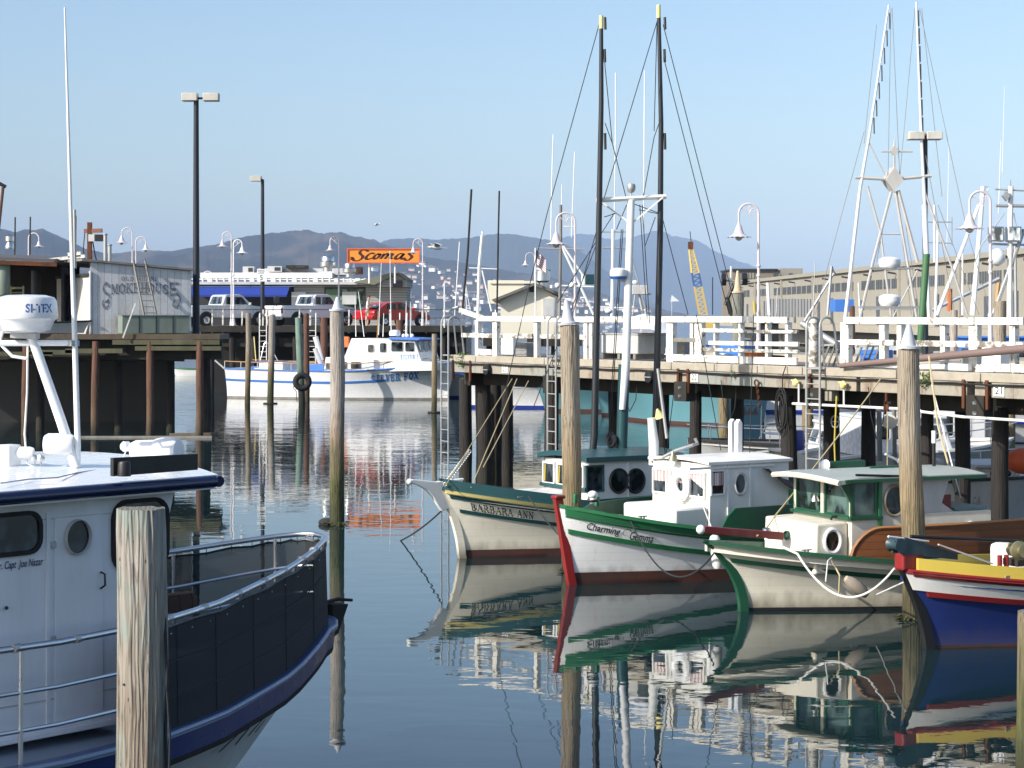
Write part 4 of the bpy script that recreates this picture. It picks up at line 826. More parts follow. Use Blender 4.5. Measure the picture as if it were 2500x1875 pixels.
for (x0, y0, x1, y1) in ((1464, 55, 1335, 524), (1335, 524, 1287, 720), (1287, 720, 1222, 1010), (1605, 50, 1470, 500), (1604, 55, 1597, 320), (1613, 290, 1597, 335), (1597, 335, 1571, 478), (1476, 150, 1495, 350), (1477, 300, 1495, 350), (1495, 350, 1530, 488), (1619, 60, 1800, 768), (1620, 140, 1780, 768), (1530, 500, 1505, 560), (1505, 520, 1475, 530), (1545, 497, 1608, 520), (1608, 522, 1560, 512), (1562, 500, 1580, 780), (1568, 500, 1586, 790), (1521, 560, 1490, 1060), (1517, 560, 1486, 1060), (1466, 530, 1360, 900), (1455, 600, 1300, 1000), (1500, 520, 1360, 740), (1618, 535, 1680, 768), (1600, 530, 1575, 600)):
    Dq = Dm; m.tube([up(fA, x0, y0, Dq), up(fA, x1, y1, Dq)], .0085, 4)
m.build('rigging', ROPEK, A)
m = MB(); c = up(fA, 1490, 1070, Dm); m.torus(c, .1, .04, (1, 0, 0), 16, 6).torus(c + Vector((0, .06, -.05)), .11, .04, (1, 0, .2), 16, 6); m.build('block', BLACK, A)
MB().box(up(fA, 1498, 1121, Dm - .6), (.34, .1, .1)).build('name_light', paint('amber_plate', (.5, .42, .02), .5), A, bevel=.01)
# forestays down to the foredeck and chains
m = MB()
for (xa_, ya_, Da, xb2, yb2, Db) in ((1250, 925, 46, 1088, 1185, 37.9), (1262, 925, 46, 1150, 1190, 38.2), (1290, 930, 46, 1180, 1140, 38.4)): m.tube([pt(xa_, ya_, Da), pt(xb2, yb2, Db)], .011, 5)
o = m.build('mooring_line', ROPET); tag(o, 'three tan lines from the pier beam down to the beaked bow', 'rope')
rope('mooring_line', [pt(1080, 1245, 38.6), wp(978, 1320)], .016, ROPEK, 'dark line running from the beaked bow into the water', sag=.05)
rope('mooring_line', [hA and fA.M @ Vector((-.9, 1.0, 1.2)), pt(1388, 1330, 36.3)], .013, ROPEK, 'dark line from the beaked boat to the pile with the pointed cone', sag=.05)
ch = MB()
for k in range(34):
    q = pt(1085, 1185, 38.1).lerp(pt(1148, 1100, 41), k / 34); ch.torus(q - fA.o, .035, .011, ((1, 0, .3), (0, 1, .3))[k % 2], 8, 4)
o = ch.build('chain', GALV); o.location = fA.o; tag(o, 'thin galvanised chain rising from the beaked bow', 'chain')

# ================================================================ green and white boat with the red stem
fB = Fr((.97, 34.7), 180 + 33); B = fempty('fishing_boat', fB, 'white wooden boat with bright green rails and red stem', 'boat', 'small wooden fishing boats moored in a row')
hB = Hull(7.0, 2.8, 1.36, .80, .95, rake=.26, rp=1.0, flare=1.5, full=.70, boot=.2); hB.build(B, HWHITE, BOOT, RED, DGREEN, bw=.12, mcap=GREEN)
hB.band(B, 'upper_rail', GREEN, -.06, .16, t0=.01, th=.045); hB.band(B, 'lower_rail', GREEN, -.42, .085, t0=.012, th=.045); hB.band(B, 'mid_moulding', GREEN, -.165, .035, t0=.01)
MB().bar(hB.p(.43, hB.zsheer(.43) - .36, 1, .02), hB.p(.39, hB.zsheer(.39) - .15, 1, .02), .03, .07).build('moulding', GREEN, B, smooth=False)
hB.word(B, text2d("Charming", .35, .012), LETTER, tcol(hB, fB, 1432, -.3, 1), tcol(hB, fB, 1513, -.3, 1), -.365, -.20, off=.018, name='boat_name'); hB.word(B, text2d("Gemma", .35, .012), LETTER, tcol(hB, fB, 1536, -.3, 1), tcol(hB, fB, 1593, -.3, 1), -.375, -.22, off=.018, name='boat_name')
hB.word(B, ribbon([[(1, .5), (.6, .9), (.2, .7), (0, .35), (.2, .1), (.5, .3)], [(0, .5), (.3, .95), (.9, .8)]], .05, .02), LETTER, tcol(hB, fB, 1519, -.3, 1), tcol(hB, fB, 1541, -.3, 1), -.33, -.19, off=.018, name='swash'); hB.word(B, ribbon([[(0, .4), (.3, .95), (.8, .9), (1, .6)]], .05, .02), LETTER, tcol(hB, fB, 1414, -.3, 1), tcol(hB, fB, 1434, -.3, 1), -.27, -.2, off=.018, name='swash')
MB().box((hB.stem(1.5) - .06, 0, 1.50), (.2, .17, .06)).build('stem_cap', RED, B, bevel=.02)
for yy in (.32, -.32): MB().box((-.35, yy, 1.42), (.07, .07, .16)).build('bitt', GREEN, B, bevel=.01)
m = MB(); q = fB.l(pt(1447, 1222, 34.3)); m.lathe([(.05, 0), (.05, .1)], q - Vector((0, 0, .05)), 10).ball(q + Vector((0, 0, .1)), .085, 12, (1, 1, .8)); m.build('bow_light', WHITE2, B)
MB().torus(q + Vector((0, 0, .0)), .085, .022, (0, 0, 1), 16, 6).build('light_cord', BLACK, B)
bb = .82; c1 = fB.hb(1731, 1190, bb); xfB = c1.x; ztB = fB.hb(1731, 1134, bb).z; xbB = fB.hb(1926, 1180, bb).x
cabin(B, xfB, xbB, bb, .72, ztB, WHITE, .03)
roofing(B, xfB, xbB, bb, ztB - .01, WHITE, .05, .05, .05, fov=.05)
zlo = fB.ha(1600, 1198, xfB).z; zhi = fB.ha(1600, 1146, xfB).z
CURT = None
mcur, ncur, bcur = newmat("striped_curtain"); sx_ = N(ncur, 'ShaderNodeSeparateXYZ'); ncur.links.new(N(ncur, 'ShaderNodeTexCoord').outputs['Object'], sx_.inputs[0])
ad_ = N(ncur, 'ShaderNodeMath', operation='ADD'); ncur.links.new(sx_.outputs[0], ad_.inputs[0]); ncur.links.new(sx_.outputs[1], ad_.inputs[1])
ml_ = N(ncur, 'ShaderNodeMath', operation='MULTIPLY', i_1=26); ncur.links.new(ad_.outputs[0], ml_.inputs[0]); fr2 = N(ncur, 'ShaderNodeMath', operation='FRACT'); ncur.links.new(ml_.outputs[0], fr2.inputs[0]); gt = N(ncur, 'ShaderNodeMath', operation='GREATER_THAN', i_1=.55); ncur.links.new(fr2.outputs[0], gt.inputs[0])
ncur.links.new(mixc(ncur, gt.outputs[0], (.75, .7, .68), (.28, .10, .10)), bcur.inputs['Base Color'])
for yy, sgn in ((.52, 1), (-.05, 0), (-.55, -1)):
    f = framed(B, (xfB + .006, yy, (zlo + zhi) / 2), (0, 1, 0), (0, 0, 1), .36, zhi - zlo, WHITE, fw=.035)
    m = MB(); m.grid([[Vector((xfB + .016 + .006 * math.sin(i * 2.4), yy - .175 + .35 * i / 14, zhi - .01)), Vector((xfB + .016 + .006 * math.sin(i * 2.4), yy - .175 + .35 * i / 14, zhi - (.19 if yy < .3 else .10 + .16 * (i / 14))))] for i in range(15)]); m.build('curtain', mcur, f, smooth=False)
f = port_win(B, fB, 1738, 1766, 1151, 1205, bb, WHITE); q = fB.hb(1752, 1178, bb + .02); m = MB(); m.grid([[Vector((q.x - .11 + .22 * i / 12, q.y + .004 * math.sin(i * 2.4), q.z + .17)), Vector((q.x - .11 + .22 * i / 12, q.y + .004 * math.sin(i * 2.4), q.z - .05))] for i in range(13)]); m.build('curtain', mcur, f, smooth=False)
q = fB.hb(1806, 1181, bb); porthole(B, q, (0, 1, 0), .105, GREYW, oval=1.5)
for xx in (1777, 1831): q = fB.hb(xx, 1180, bb); MB().box((q.x, bb + .012, (ztB + .72) / 2 + .1), (.035, .02, ztB - .9)).build('door_trim', WHITE, B, smooth=False)
MB().box((xfB - .5, bb + .02, ztB - .06), (1.9, .03, .04)).build('drip_rail', WHITE, B, smooth=False)
# lifebuoy hanging on the cabin front
lb = empty('lifebuoy', fB.M @ Vector((xfB + .07, .12, (zlo + zhi) / 2 - .02)), fB.ang, 'white lifebuoy hung on the striped curtain cabin', 'lifebuoy')
MB().torus((0, 0, 0), .19, .075, (1, 0, 0), 28, 10).build('ring', WHITE2, lb); MB().tube([(.03, .27 * math.cos(a), .27 * math.sin(a) - .03 * abs(math.sin(2 * a))) for a in [2 * math.pi * k / 24 for k in range(25)]], .01, 5).build('grab_rope', ROPEW, lb)
MB().box((xfB + .37, .05, 1.05), (.72, 1.5, .44)).build('trunk_cabin', WHITE, B, bevel=.05)
# raised dark green bulwarks
for sd in (1, -1):
    rows = []; K = 30
    for i in range(K + 1):
        t = (.34 if sd == 1 else .12) + (.95 - (.34 if sd == 1 else .12)) * i / K; q = hB.p(t, hB.zsheer(t), sd, -.05); q.z -= .02; top = 1.27 + .02 * i / K; e_ = min(1, i / 2.2); zt_ = q.z + (top - q.z) * math.sin(e_ * math.pi / 2)
        rows.append([q, Vector((q.x, q.y, zt_)), Vector((q.x, q.y - sd * .05, zt_)), q - Vector((0, sd * .05, 0))])
    MB().grid(rows, True).build('raised_bulwark', DGREEN if sd == 1 else DGREEN, B)
# stub posts, pipe davits, horn on the roof
q = fB.l(pt(1795, 1130, 37.4)); m = MB()
for dy in (-.09, .09): m.prism([q + Vector((-.05, dy - .05, -.1)), q + Vector((.05, dy - .05, -.1)), q + Vector((.05, dy - .05, .74)), q + Vector((0, dy - .05, .8)), q + Vector((-.05, dy - .05, .74))], (0, .1, 0))
m.build('gallows_post', WHITE2, B, smooth=False)
MB().tube([fB.l(pt(1615, 1118, 36)), fB.l(pt(1650, 1100, 36)), fB.l(pt(1690, 1087, 36)), fB.l(pt(1703, 1083, 36.1)), fB.l(pt(1697, 1070, 36.1))], .03, 8).build('davit', GALV, B)
MB().tube([fB.l(pt(1820, 1122, 37.4)), fB.l(pt(1848, 1106, 37.4)), fB.l(pt(1876, 1103, 37.4))], .035, 8).build('davit', GALV, B)
MB().lathe([(.10, 0), (.09, .03), (.045, .12), (.03, .18)], fB.l(pt(1643, 1126, 36)), 14).build('bell', paint('bell_brass', (.3, .28, .2), .4, .6), B)
[MB().torus(fB.l(pt(1862 + 9 * k, 1127, 37.3)), .07, .025, (0, 1, .3), 12, 6).build('block', BLACK, B) for k in range(3)]
[MB().tube([fB.l(pt(x, 1127, 36.8)), fB.l(pt(x + 22, 1124, 37))], .018, 5).build('roof_rail', GALV, B) for x in (1590, 1680, 1740, 1830)]
# dark tarpaulin off the after end
m = MB(); q0 = fB.hb(1862, 1142, bb + .02); rows = []
for i in range(9):
    for_ = []
    for j in range(7):
        for_.append(Vector((q0.x - .12 * i, q0.y + .08 - .28 * j + .1, q0.z - .01 - .055 * i * (1 if j == 0 else .6) - (.14 * math.sin(i / 8 * 3.1) if j == 0 else 0))))
    rows.append(for_)
m.grid(rows); m.build('tarpaulin', CLOTH, B)
m = MB()
for (x0, y0, x1, y1) in ((1700, 768, 1760, 1100), (1840, 768, 1830, 1110), (1645, 960, 1625, 1118), (1600, 885, 1625, 1120)): m.tube([fB.l(pt(x0, y0, 37)), fB.l(pt(x1, y1, 37))], .008, 4)
m.build('rigging', ROPEK, B)
MB().tube([fB.l(pt(1606, 900, 36.8)), fB.l(pt(1628, 1070, 36.8))], .03, 6).build('grey_pole', GALV, B)
MB().tube([fB.l(pt(1596, 1135, 36.9)), fB.l(pt(1596, 1080, 36.9)), fB.l(pt(1590, 1020, 36.9))], [.09, .09, .07], 10).build('white_stack', WHITE, B)
MB().lathe([(.1, 0), (.02, .16)], fB.l(pt(1612, 1018, 36.9)), 10, (.5, 0, 1)).build('horn', PALEY, B)
# bow line swinging across to the next boat, fender
rope('mooring_line', [fB.M @ hB.p(.13, hB.zsheer(.13) - .04, 1, .03), pt(1742, 1352, 31.9)], .014, ROPEK, 'black line looping from the green rail to the cream bow with the bowsprit', sag=.62, n=30)
fe = empty('fender', pt(1748, 1350, 32.1), .2, 'white cylinder fender hanging on a cord by the red bowsprit', 'fender')
MB().lathe([(0, -.27), (.06, -.26), (.085, -.2), (.085, .2), (.06, .25), (.02, .27)], (0, 0, .02), 16, (-.12, 0, 1)).build('body', WHITE2, fe); MB().tube([(-.03, 0, .28), (-.08, .05, .45), (-.2, .3, .9)], .011, 5).build('cord', ROPEW, fe)

# ================================================================ cream boat with wheelhouse windows trimmed green
fC = Fr((3.53, 31.6), 180 + 25); C = fempty('fishing_boat', fC, 'cream wooden boat with green trim, red bowsprit and varnished side board', 'boat', 'small wooden fishing boats moored in a row')
hC = Hull(6.9, 2.7, 1.10, .72, .85, rake=.62, rp=2.1, flare=1.6, full=.74, boot=.05); hC.build(C, HCREAM, BLACK, DGREEN, GREYW, bw=.02, mcap=DGREEN)
hC.band(C, 'rub_rail', DGREEN, -.27, .075, t0=.012, th=.05)
MB().bar((hC.stem(1.1) + .06, 0, 1.29), (-.75, 0, 1.13), .13, .12).build('bowsprit', MAROON, C, smooth=False, bevel=.015); MB().ball((hC.stem(1.1) + .09, 0, 1.295), .075, 10).build('sprit_knob', WHITE, C)
bc = .82; q = fC.hb(2079, 1220, bc); xfC = q.x; ztC = fC.hb(2079, 1177, bc).z; zsill = fC.hb(2079, 1262, bc).z; xbC = fC.hb(2420, 1200, bc).x
m = MB(); m.prism([(xfC, -bc, .5), (xfC, -bc, zsill), (xbC, -bc, zsill), (xbC, -bc, .5)], (0, 2 * bc, 0)); m.build('house_lower', CREAM, C, smooth=False, bevel=.01)
xw2 = fC.hb(2146, 1220, bc).x; zt1 = ztC
cabm = MB(); cabm.prism([(xw2, -bc, zsill - .01), (xw2, -bc, zt1), (fC.hb(2318, 1190, bc).x, -bc, zt1 - .02), (fC.hb(2300, 1230, bc).x, -bc, zsill + .15), (fC.hb(2330, 1255, bc).x, -bc, zsill)], (0, 2 * bc, 0)); cabm.build('house_upper', GREYW, C, smooth=False, bevel=.01)
GLC = glassy("window_glass_green", (.03, .05, .045))
for sy in (bc - .05, 0, -bc + .05): MB().box((xfC - .04, sy, (zsill + ztC) / 2), (.08, .08, ztC - zsill)).build('window_post', CREAM, C, smooth=False, bevel=.008)
MB().box((xfC - .3, -bc + .03, (zsill + ztC) / 2), (.6, .04, ztC - zsill)).build('side_panel', GREEN, C, smooth=False)
for sy in (bc / 2, -bc / 2): framed(C, (xfC - .03, sy, (zsill + ztC) / 2 - .02), (0, 1, 0), (0, 0, 1), bc - .2, (ztC - zsill) * .86, DGREEN, GLC, fw=.035)
port_win(C, fC, 2083, 2134, 1181, 1258, bc - .01, DGREEN, GLC, fw=.05)
MB().box(((xfC + xw2) / 2, bc + .01, zsill - .03), (abs(xfC - xw2) + .1, .06, .05)).box((xfC + .02, 0, zsill - .03), (.08, 2 * bc, .05)).build('sill', DGREEN, C, smooth=False)
q = fC.hb(2147, 1220, bc); MB().box((q.x, bc + .015, (zsill + ztC) / 2 - .15), (.06, .04, ztC - zsill + .4)).build('door_post', GREEN, C, smooth=False)
# roof with arched hood
zr_ = ztC + .0; hood = []
for i in range(9):
    k = -1 + i / 4; zz = zr_ + .06 * (1 - k * k); y = k * (bc + .12); hood.append([Vector((xbC + .2, y, zz - .0)), Vector((xbC + .2, y, zz + .06)), Vector((xfC + .0, y, zz + .06)), Vector((xfC + .28 + .10 * (1 - k * k), y, zz + .035)), Vector((xfC + .28 + .10 * (1 - k * k), y, zz - .03)), Vector((xfC, y, zz - .0))])
m = MB(); m.grid(hood, True); m._a(hood[0], [(0, 1, 2, 3, 4, 5)]); m._a(hood[-1], [(5, 4, 3, 2, 1, 0)]); m.build('roof', paint('roof_teal_grey', (.36, .40, .37), .45, grime=(.2, .24, .2), gamt=.3), C)
m = MB(); m.tube([Vector((xfC + .30 + .10 * (1 - (-1 + i / 8) ** 2), (-1 + i / 8) * (bc + .12), zr_ + .06 * (1 - (-1 + i / 8) ** 2) + .0)) for i in range(17)], .045, 6).build('hood_edge', CREAM, C)
MB().box(((xfC + xbC) / 2 + .2, bc + .13, zr_ + .02), (abs(xfC - xbC), .03, .05)).build('roof_edge', DGREEN, C, smooth=False)
for sx in (1,): MB().prism([(xfC + .22, bc - .03, zr_ - .02), (xfC + .02, bc - .03, zr_ - .02), (xfC + .02, bc - .03, zr_ - .32)], (0, .04, 0)).build('bracket', DGREEN, C, smooth=False)
# trunk cabin, portholes
q1 = fC.hb(1990, 1320, .74); xt1 = q1.x; ztt = fC.hb(1990, 1281, .74).z
MB().prism([(xt1, -.74, .6), (xt1 - .03, -.74, ztt), (xfC + .02, -.74, ztt + .02), (xfC + .02, -.74, .6)], (0, 1.48, 0)).build('trunk_cabin', CREAM, C, smooth=False, bevel=.03)
porthole(C, fC.hb(2031, 1321, .745), (0, 1, 0), .12, WHITE, fw=.05, oval=1.25); q = fC.ha(1921, 1307, xt1); porthole(C, (xt1 - .015, q.y, q.z), (1, 0, .03), .055, DGREEN, fw=.02)
porthole(C, fC.hb(2183, 1222, bc), (0, 1, 0), .17, paint('brass', (.5, .42, .3), .35, .6), oval=1.25)
m = MB(); m.tube([(xt1 - .45, .5, ztt + .03), (xt1 - .47, .5, ztt + .08), (xt1 - 1.0, .5, ztt + .08), (xt1 - 1.02, .5, ztt + .03)], .02, 6).build('grab_rail', BLACK, C)
qr = fC.hb(2306, 1240, bc - .03); MB().box(qr, (.22, .04, .42)).build('red_panel', MAROON, C, smooth=False)
xq = fC.hb(2335, 1250, bc).x; MB().box(((xq + xbC) / 2, 0, zsill + .03), (abs(xq - xbC) - .04, 1.5, .05)).build('after_deck', paint('teal_deck', (.12, .22, .24), .5), C, bevel=.01); porthole(C, fC.hb(2369, 1290, bc), (0, 1, 0), .08, WHITE)
# varnished side board with rounded front
rows = []; K = 40; tB = tcol(hC, fC, 2080, 0, 1); zB = fC.hb(2150, 1291, 1.2).z
for i in range(K + 1):
    t = tB + (.95 - tB) * (i / K) ** 1.3; q = hC.p(t, hC.zsheer(t), 1, -.03); e_ = min(1, i / 6); zt_ = q.z + (zB + .05 * i / K - q.z) * math.sin(e_ * math.pi / 2) ** .8; rows.append([q, Vector((q.x, q.y, zt_)), Vector((q.x, q.y - .05, zt_)), q - Vector((0, .05, 0))])
MB().grid(rows, True).build('side_board', VARN, C); MB().tube([r_[1] for r_ in rows], .03, 6).build('board_edge', paint('light_varnish', (.33, .15, .06), .35), C)
rows = []
for i in range(13):
    t = .26 + .12 * i / 12; q = hC.p(t, hC.zsheer(t), -1, -.03); a = i / 12 * math.pi / 2; zt_ = q.z + .5 * math.sin(a) ** .7; rows.append([q, Vector((q.x, q.y, zt_)), Vector((q.x, q.y + .05, zt_)), q + Vector((0, .05, 0))])
MB().grid(rows, True).build('side_board', VARN, C)
# roof fittings
q = fC.l(pt(2018, 1137, 33)); m = MB(); m.lathe([(.02, -.09), (.09, 0), (.1, .05), (.085, .055)], q, 16, (.9, .3, .1)).tube([q, q - Vector((0, 0, .12))], .015, 5); m.build('searchlight', STEEL, C)
MB().box(fC.l(pt(2065, 1141, 33.2)), (.75, .05, .22)).build('light_board', DGREEN, C, bevel=.02); MB().box(fC.l(pt(2160, 1152, 32.8)), (.6, .05, .2)).build('light_board', DGREEN, C, bevel=.02)
MB().lathe([(.06, 0), (.06, .09), (.09, .1), (.09, .12)], fC.l(pt(2173, 1160, 32.9)), 12).build('vent', GREYW, C)
m = MB(); q = fC.l(pt(2195, 1125, 33)); m.tube([q + Vector((.3, .05, .12)), q, q + Vector((-.05, 0, -.12))], .02, 6).ball(q, .04, 8).tube([q, q + Vector((-.12, .0, .06))], .025, 6); m.build('antenna_arm', WHITE2, C)
m = MB(); q = fC.l(pt(2280, 1160, 33.2)); m.lathe([(.10, 0), (.10, .07)], q, 16); m.build('stack_base', RED, C); MB().lathe([(.12, 0), (.12, .02), (.03, .05)], q + Vector((0, 0, .07)), 14).build('stack_flange', paint('brass_green', (.2, .22, .08), .5), C); MB().tube([q + Vector((0, 0, .1)), q + Vector((0, 0, .55))], .03, 8).build('stack', BLACK, C); MB().tube([q + Vector((0, 0, .52)), q + Vector((0, 0, .72))], .038, 10).build('stack_can', WHITE2, C)
m = MB(); q = fC.hb(1935, 1320, .0); m.lathe([(.06, 0), (.07, .05), (.07, .12), (.03, .14)], fC.l(pt(1872, 1310, 31.9)), 12); m.build('bow_light', STEEL, C)
MB().tube([fC.hb(2090, 1160, bc + .1), fC.hb(2300, 1165, bc + .1)], .022, 6).build('roof_grab_rail', BLACK, C)
# bell in the window, mooring gear
MB().lathe([(.075, 0), (.07, .02), (.04, .09), (.012, .12)], fC.ha(1990, 1223, xfC + .06), 14).build('brass_bell', STEEL, C)
rope('mooring_line', [pt(1868, 1316, 31.5), pt(1947, 1352, 30.9)], .02, ROPEW, 'white line lying over the rail of the cream boat with the bowsprit', sag=.0, n=6)
rope('mooring_line', [pt(1947, 1352, 30.9), pt(2184, 1388, 28.6)], .017, ROPEW, 'thick white line sagging from the cream boat to the blue boat bow', sag=.52, n=34)
rope('mooring_line', [pt(2140, 1452, 30.7), pt(2210, 1420, 28.3)], .012, ROPEW, 'short white cord from the cream hull to the blue boat stem', sag=.0)
rope('mooring_line', [pt(1848, 1308, 31.6), pt(1890, 1262, 32.4), pt(2150, 925, 36.3)], .013, ROPET, 'long tan line from the bowsprit boat up to the pier beam', sag=.04)
rope('mooring_line', [pt(2333, 1200, 33), pt(2290, 1040, 34), pt(2268, 870, 36)], .017, ROPET, 'tan line rising steeply beside the stout brown pile', sag=.0)
rope('mooring_line', [pt(2345, 1215, 33.1), pt(2275, 940, 36.4)], .012, ROPEW, 'pale grey line just right of the steep tan line', sag=.0)
fe = empty('fender', pt(2090, 1432, 30.6), R(205), 'dirty beige sausage fender lying against the cream hull', 'fender'); MB().lathe([(0, -.24), (.06, -.22), (.09, -.14), (.1, .0), (.085, .14), (.05, .22), (0, .24)], (0, 0, 0), 16, (1, -.1, .72)).build('body', paint('fender_old', (.42, .36, .28), .8, grime=(.25, .2, .15), gamt=.4), fe)
rope('rope_tail', [pt(2030, 1362, 30.7), pt(2021, 1370, 30.5), pt(2016, 1420, 30.5)], .012, ROPEW, 'white rope tail hanging from the green cap rail', sag=0)
rope('rope_tail', [pt(2028, 1362, 30.7), pt(2050, 1405, 30.5), pt(2048, 1450, 30.5)], .013, ROPET, 'knotted rope end hanging beside the beige fender', sag=0)

# ================================================================ blue, yellow and red boat at the right edge
fD = Fr((5.68, 28.1), 180 + 29); Dd = fempty('fishing_boat', fD, 'blue boat with yellow bulwark, white band and black stem at the right edge', 'boat', 'small wooden fishing boats moored in a row')
hD = Hull(7.0, 2.7, 1.10, .80, .9, rake=.42, rp=1.5, flare=1.5, full=.72, boot=.03); hD.build(Dd, HBLUE, BOOT, BLACK, GREYW, bw=.0, mcap=RED)
hD.band(Dd, 'white_band', WHITE, -.155, .23, t0=.0, th=.035); hD.band(Dd, 'lower_rail', RED, -.31, .075, t0=.02, th=.055); hD.band(Dd, 'upper_rail', MAROON, -.035, .075, t0=.008, th=.06)
rows = [[q + Vector((0, -.02, 0)), q + Vector((0, -.02, .17)), q + Vector((0, -.07, .17)), q + Vector((0, -.07, 0))] for q in hD.pts(.02, 1, 0, .02, 1, 34)]; m = MB(); m.grid(rows, True); m._a(rows[0], [(0, 1, 2, 3)]); m.build('yellow_bulwark', YELLOW, Dd)
MB().grid([[q + Vector((0, .02, 0)), q + Vector((0, .02, .17)), q + Vector((0, .07, .17)), q + Vector((0, .07, 0))] for q in hD.pts(.02, -1, 0, .045, 1, 34)], True).build('yellow_bulwark', YELLOW, Dd)
q = fD.l(pt(2325, 1394, 28.0)); porthole(Dd, hD.p(.2, hD.zsheer(.2) + .10, 1, .0), (0, 1, .1), .02, STEEL, fw=.025, name='fairlead')
xs_ = hD.stem(1.1); MB().box((xs_ - .12, 0, 1.22), (.36, .2, .24)).build('stem_head', RED, Dd, smooth=False, bevel=.03)
TEALD = paint("roller_teal", (.03, .06, .075), .4, grime=(.2, .2, .18), gamt=.2)
m = MB(); m.prism([(xs_ + .12, -.09, 1.34), (xs_ + .02, -.09, 1.56), (xs_ - .12, -.09, 1.52), (xs_ - .9, -.09, 1.28), (xs_ - .9, -.09, 1.2), (xs_ + .05, -.09, 1.33)], (0, .03, 0)); m.prism([(xs_ + .12, .07, 1.34), (xs_ + .02, .07, 1.56), (xs_ - .12, .07, 1.52), (xs_ - .9, .07, 1.28), (xs_ - .9, .07, 1.2), (xs_ + .05, .07, 1.33)], (0, .03, 0)); m.box((xs_ - .5, 0, 1.26), (.7, .14, .05)); m.build('roller_frame', TEALD, Dd, smooth=False)
MB().lathe([(.1, -.11), (.07, -.06), (.07, .06), (.1, .11)], (xs_ + .1, 0, 1.45), 16, (0, 1, 0)).build('anchor_roller', TEALD, Dd)
MB().tube([(xs_ + .28, .05, 1.58), (xs_ - .45, .02, 1.47)], .016, 6).build('stay_rod', WHITE2, Dd); MB().tube([(xs_ - .05, .12, 1.57), (xs_ - 2.6, .3, 1.36)], .024, 8).build('boom', BLACK, Dd); MB().bar((xs_ - .5, .16, 1.44), (xs_ - 1.35, .3, 1.14), .05, .02).build('brace', GREYW, Dd, smooth=False)
m = MB(); q = Vector((-1.35, .35, 1.15)); m.box(q, (.3, .3, .1)); m.build('winch_bed', DARKT, Dd, bevel=.01)
MB().lathe([(.10, -.16), (.06, -.1), (.06, -.02), (.13, 0), (.13, .05), (.06, .07), (.06, .12), (.09, .17)], q + Vector((0, 0, .16)), 18, (.2, 1, 0)).build('winch', paint('winch_brass', (.36, .30, .16), .4, .5, grime=(.05, .12, .08), gamt=.4), Dd)
for dx in (0, .12): MB().tube([(-.95 - dx, .42, 1.0), (-.95 - dx, .42, 1.27)], .035, 10).build('bitt', RED, Dd)
MB().box((-2.75, 0, 1.08), (1.9, 1.5, .42)).build('trunk_cabin', WHITE, Dd, bevel=.07); m = MB(); q = Vector((-1.92, .38, 1.3)); m.lathe([(.085, 0), (.085, .025), (.06, .03), (.065, .16), (.08, .17), (.08, .19)], q, 16); m.build('lantern', glassy('lantern_glass', (.4, .42, .42), .1), Dd)
m = MB(); [m.tube([q + Vector((.085 * math.cos(a), .085 * math.sin(a), 0)), q + Vector((.085 * math.cos(a), .085 * math.sin(a), .19))], .006, 4) for a in [R(60 * k) for k in range(6)]]; m.build('lantern_cage', RUST, Dd)
MB().tube([(-2.2, .4, 1.34), (-3.1, .3, 1.36)], .05, 8).build('hatch_bar', WHITE2, Dd); MB().tube([(-.9, .62, 1.08), (-1.3, .6, 1.12)], .012, 5).build('small_rope', ROPEW, Dd)
# ================================================================ foreground workboat (left)
fE = Fr((-1.8, 21.2), math.degrees(math.atan2(.76, .65))); E = fempty('workboat', fE, 'large white workboat with black mesh round its bow in the left foreground', 'boat')
HWT = [(0, 0), (.05, .15), (.15, .27), (.35, .40), (.7, .60), (1.4, .93), (2.2, 1.28), (3, 1.60), (4.1, 2.02), (5.2, 2.2), (10, 2.25)]
def smooth_interp(P, x):
    return (interp(P, x - .08) + interp(P, x) + interp(P, x + .08)) / 3 if x > .1 else interp(P, x)
zgE = lambda a: interp([(0, 1.50), (.6, 1.38), (1.4, 1.22), (3, 1.14), (5, 1.15), (10, 1.2)], a)
zrE = lambda a: interp([(0, 2.34), (.6, 2.27), (1.4, 2.18), (3, 2.08), (5, 2.06), (10, 2.1)], a)
AS = [0, .03, .07, .12, .2, .3, .45, .65, .9, 1.2, 1.6, 2, 2.5, 3, 3.5, 4, 4.5, 5.2, 6, 7, 8.5, 10]
XA = lambda a: a + .34 * max(0, 1 - a / 3.5)
def ring(fz, off, amax=10, both=True, inner=0):
    sb = [Vector((-XA(a) + (off * .6 if a < .3 else 0), -(smooth_interp(HWT, a) + off), fz(a))) for a in AS if a <= amax]
    if not both: return sb
    return list(reversed(sb)) + [Vector((q.x, -q.y, q.z)) for q in sb]
WHE = paint("workboat_white", (.84, .84, .87), .35, grime=(.46, .42, .36), gamt=.35, gscale=1.1, streak=5)
HULLE = paint("workboat_hull", (.62, .63, .62), .4, grime=(.4, .37, .3), gamt=.3)
def stemx(z): return -1.5 * (1 - min(1, max(z, -.3) / 1.5)) ** 1.4 if z < 1.5 else 0
def hullE(a, z, off=.09):
    g = zgE(a); v = max(0, min(1, z / g)); top = smooth_interp(HWT, a) + off; aa = max(0, a - 1.35); low = smooth_interp(HWT, aa) * .8
    w_ = low + (top - low) * v ** 1.8 if a > 0 else 0
    return w_
for side in (-1, 1):
    rows = []
    for a in AS:
        g = zgE(a); col_ = []
        for k in range(13):
            v = k / 12; z = -.5 + (g - .26 + .5) * v; sx = stemx(max(z, 0)) if a < 1.6 else 0; sx *= (1 - a / 1.6) if a < 1.6 else 0
            col_.append(Vector((-XA(a) + sx * .85 + .05 * (a < .3), side * max(.0, hullE(a, z)), z)))
        rows.append(col_)
    MB().grid(rows).build('hull_side', HULLE, E)
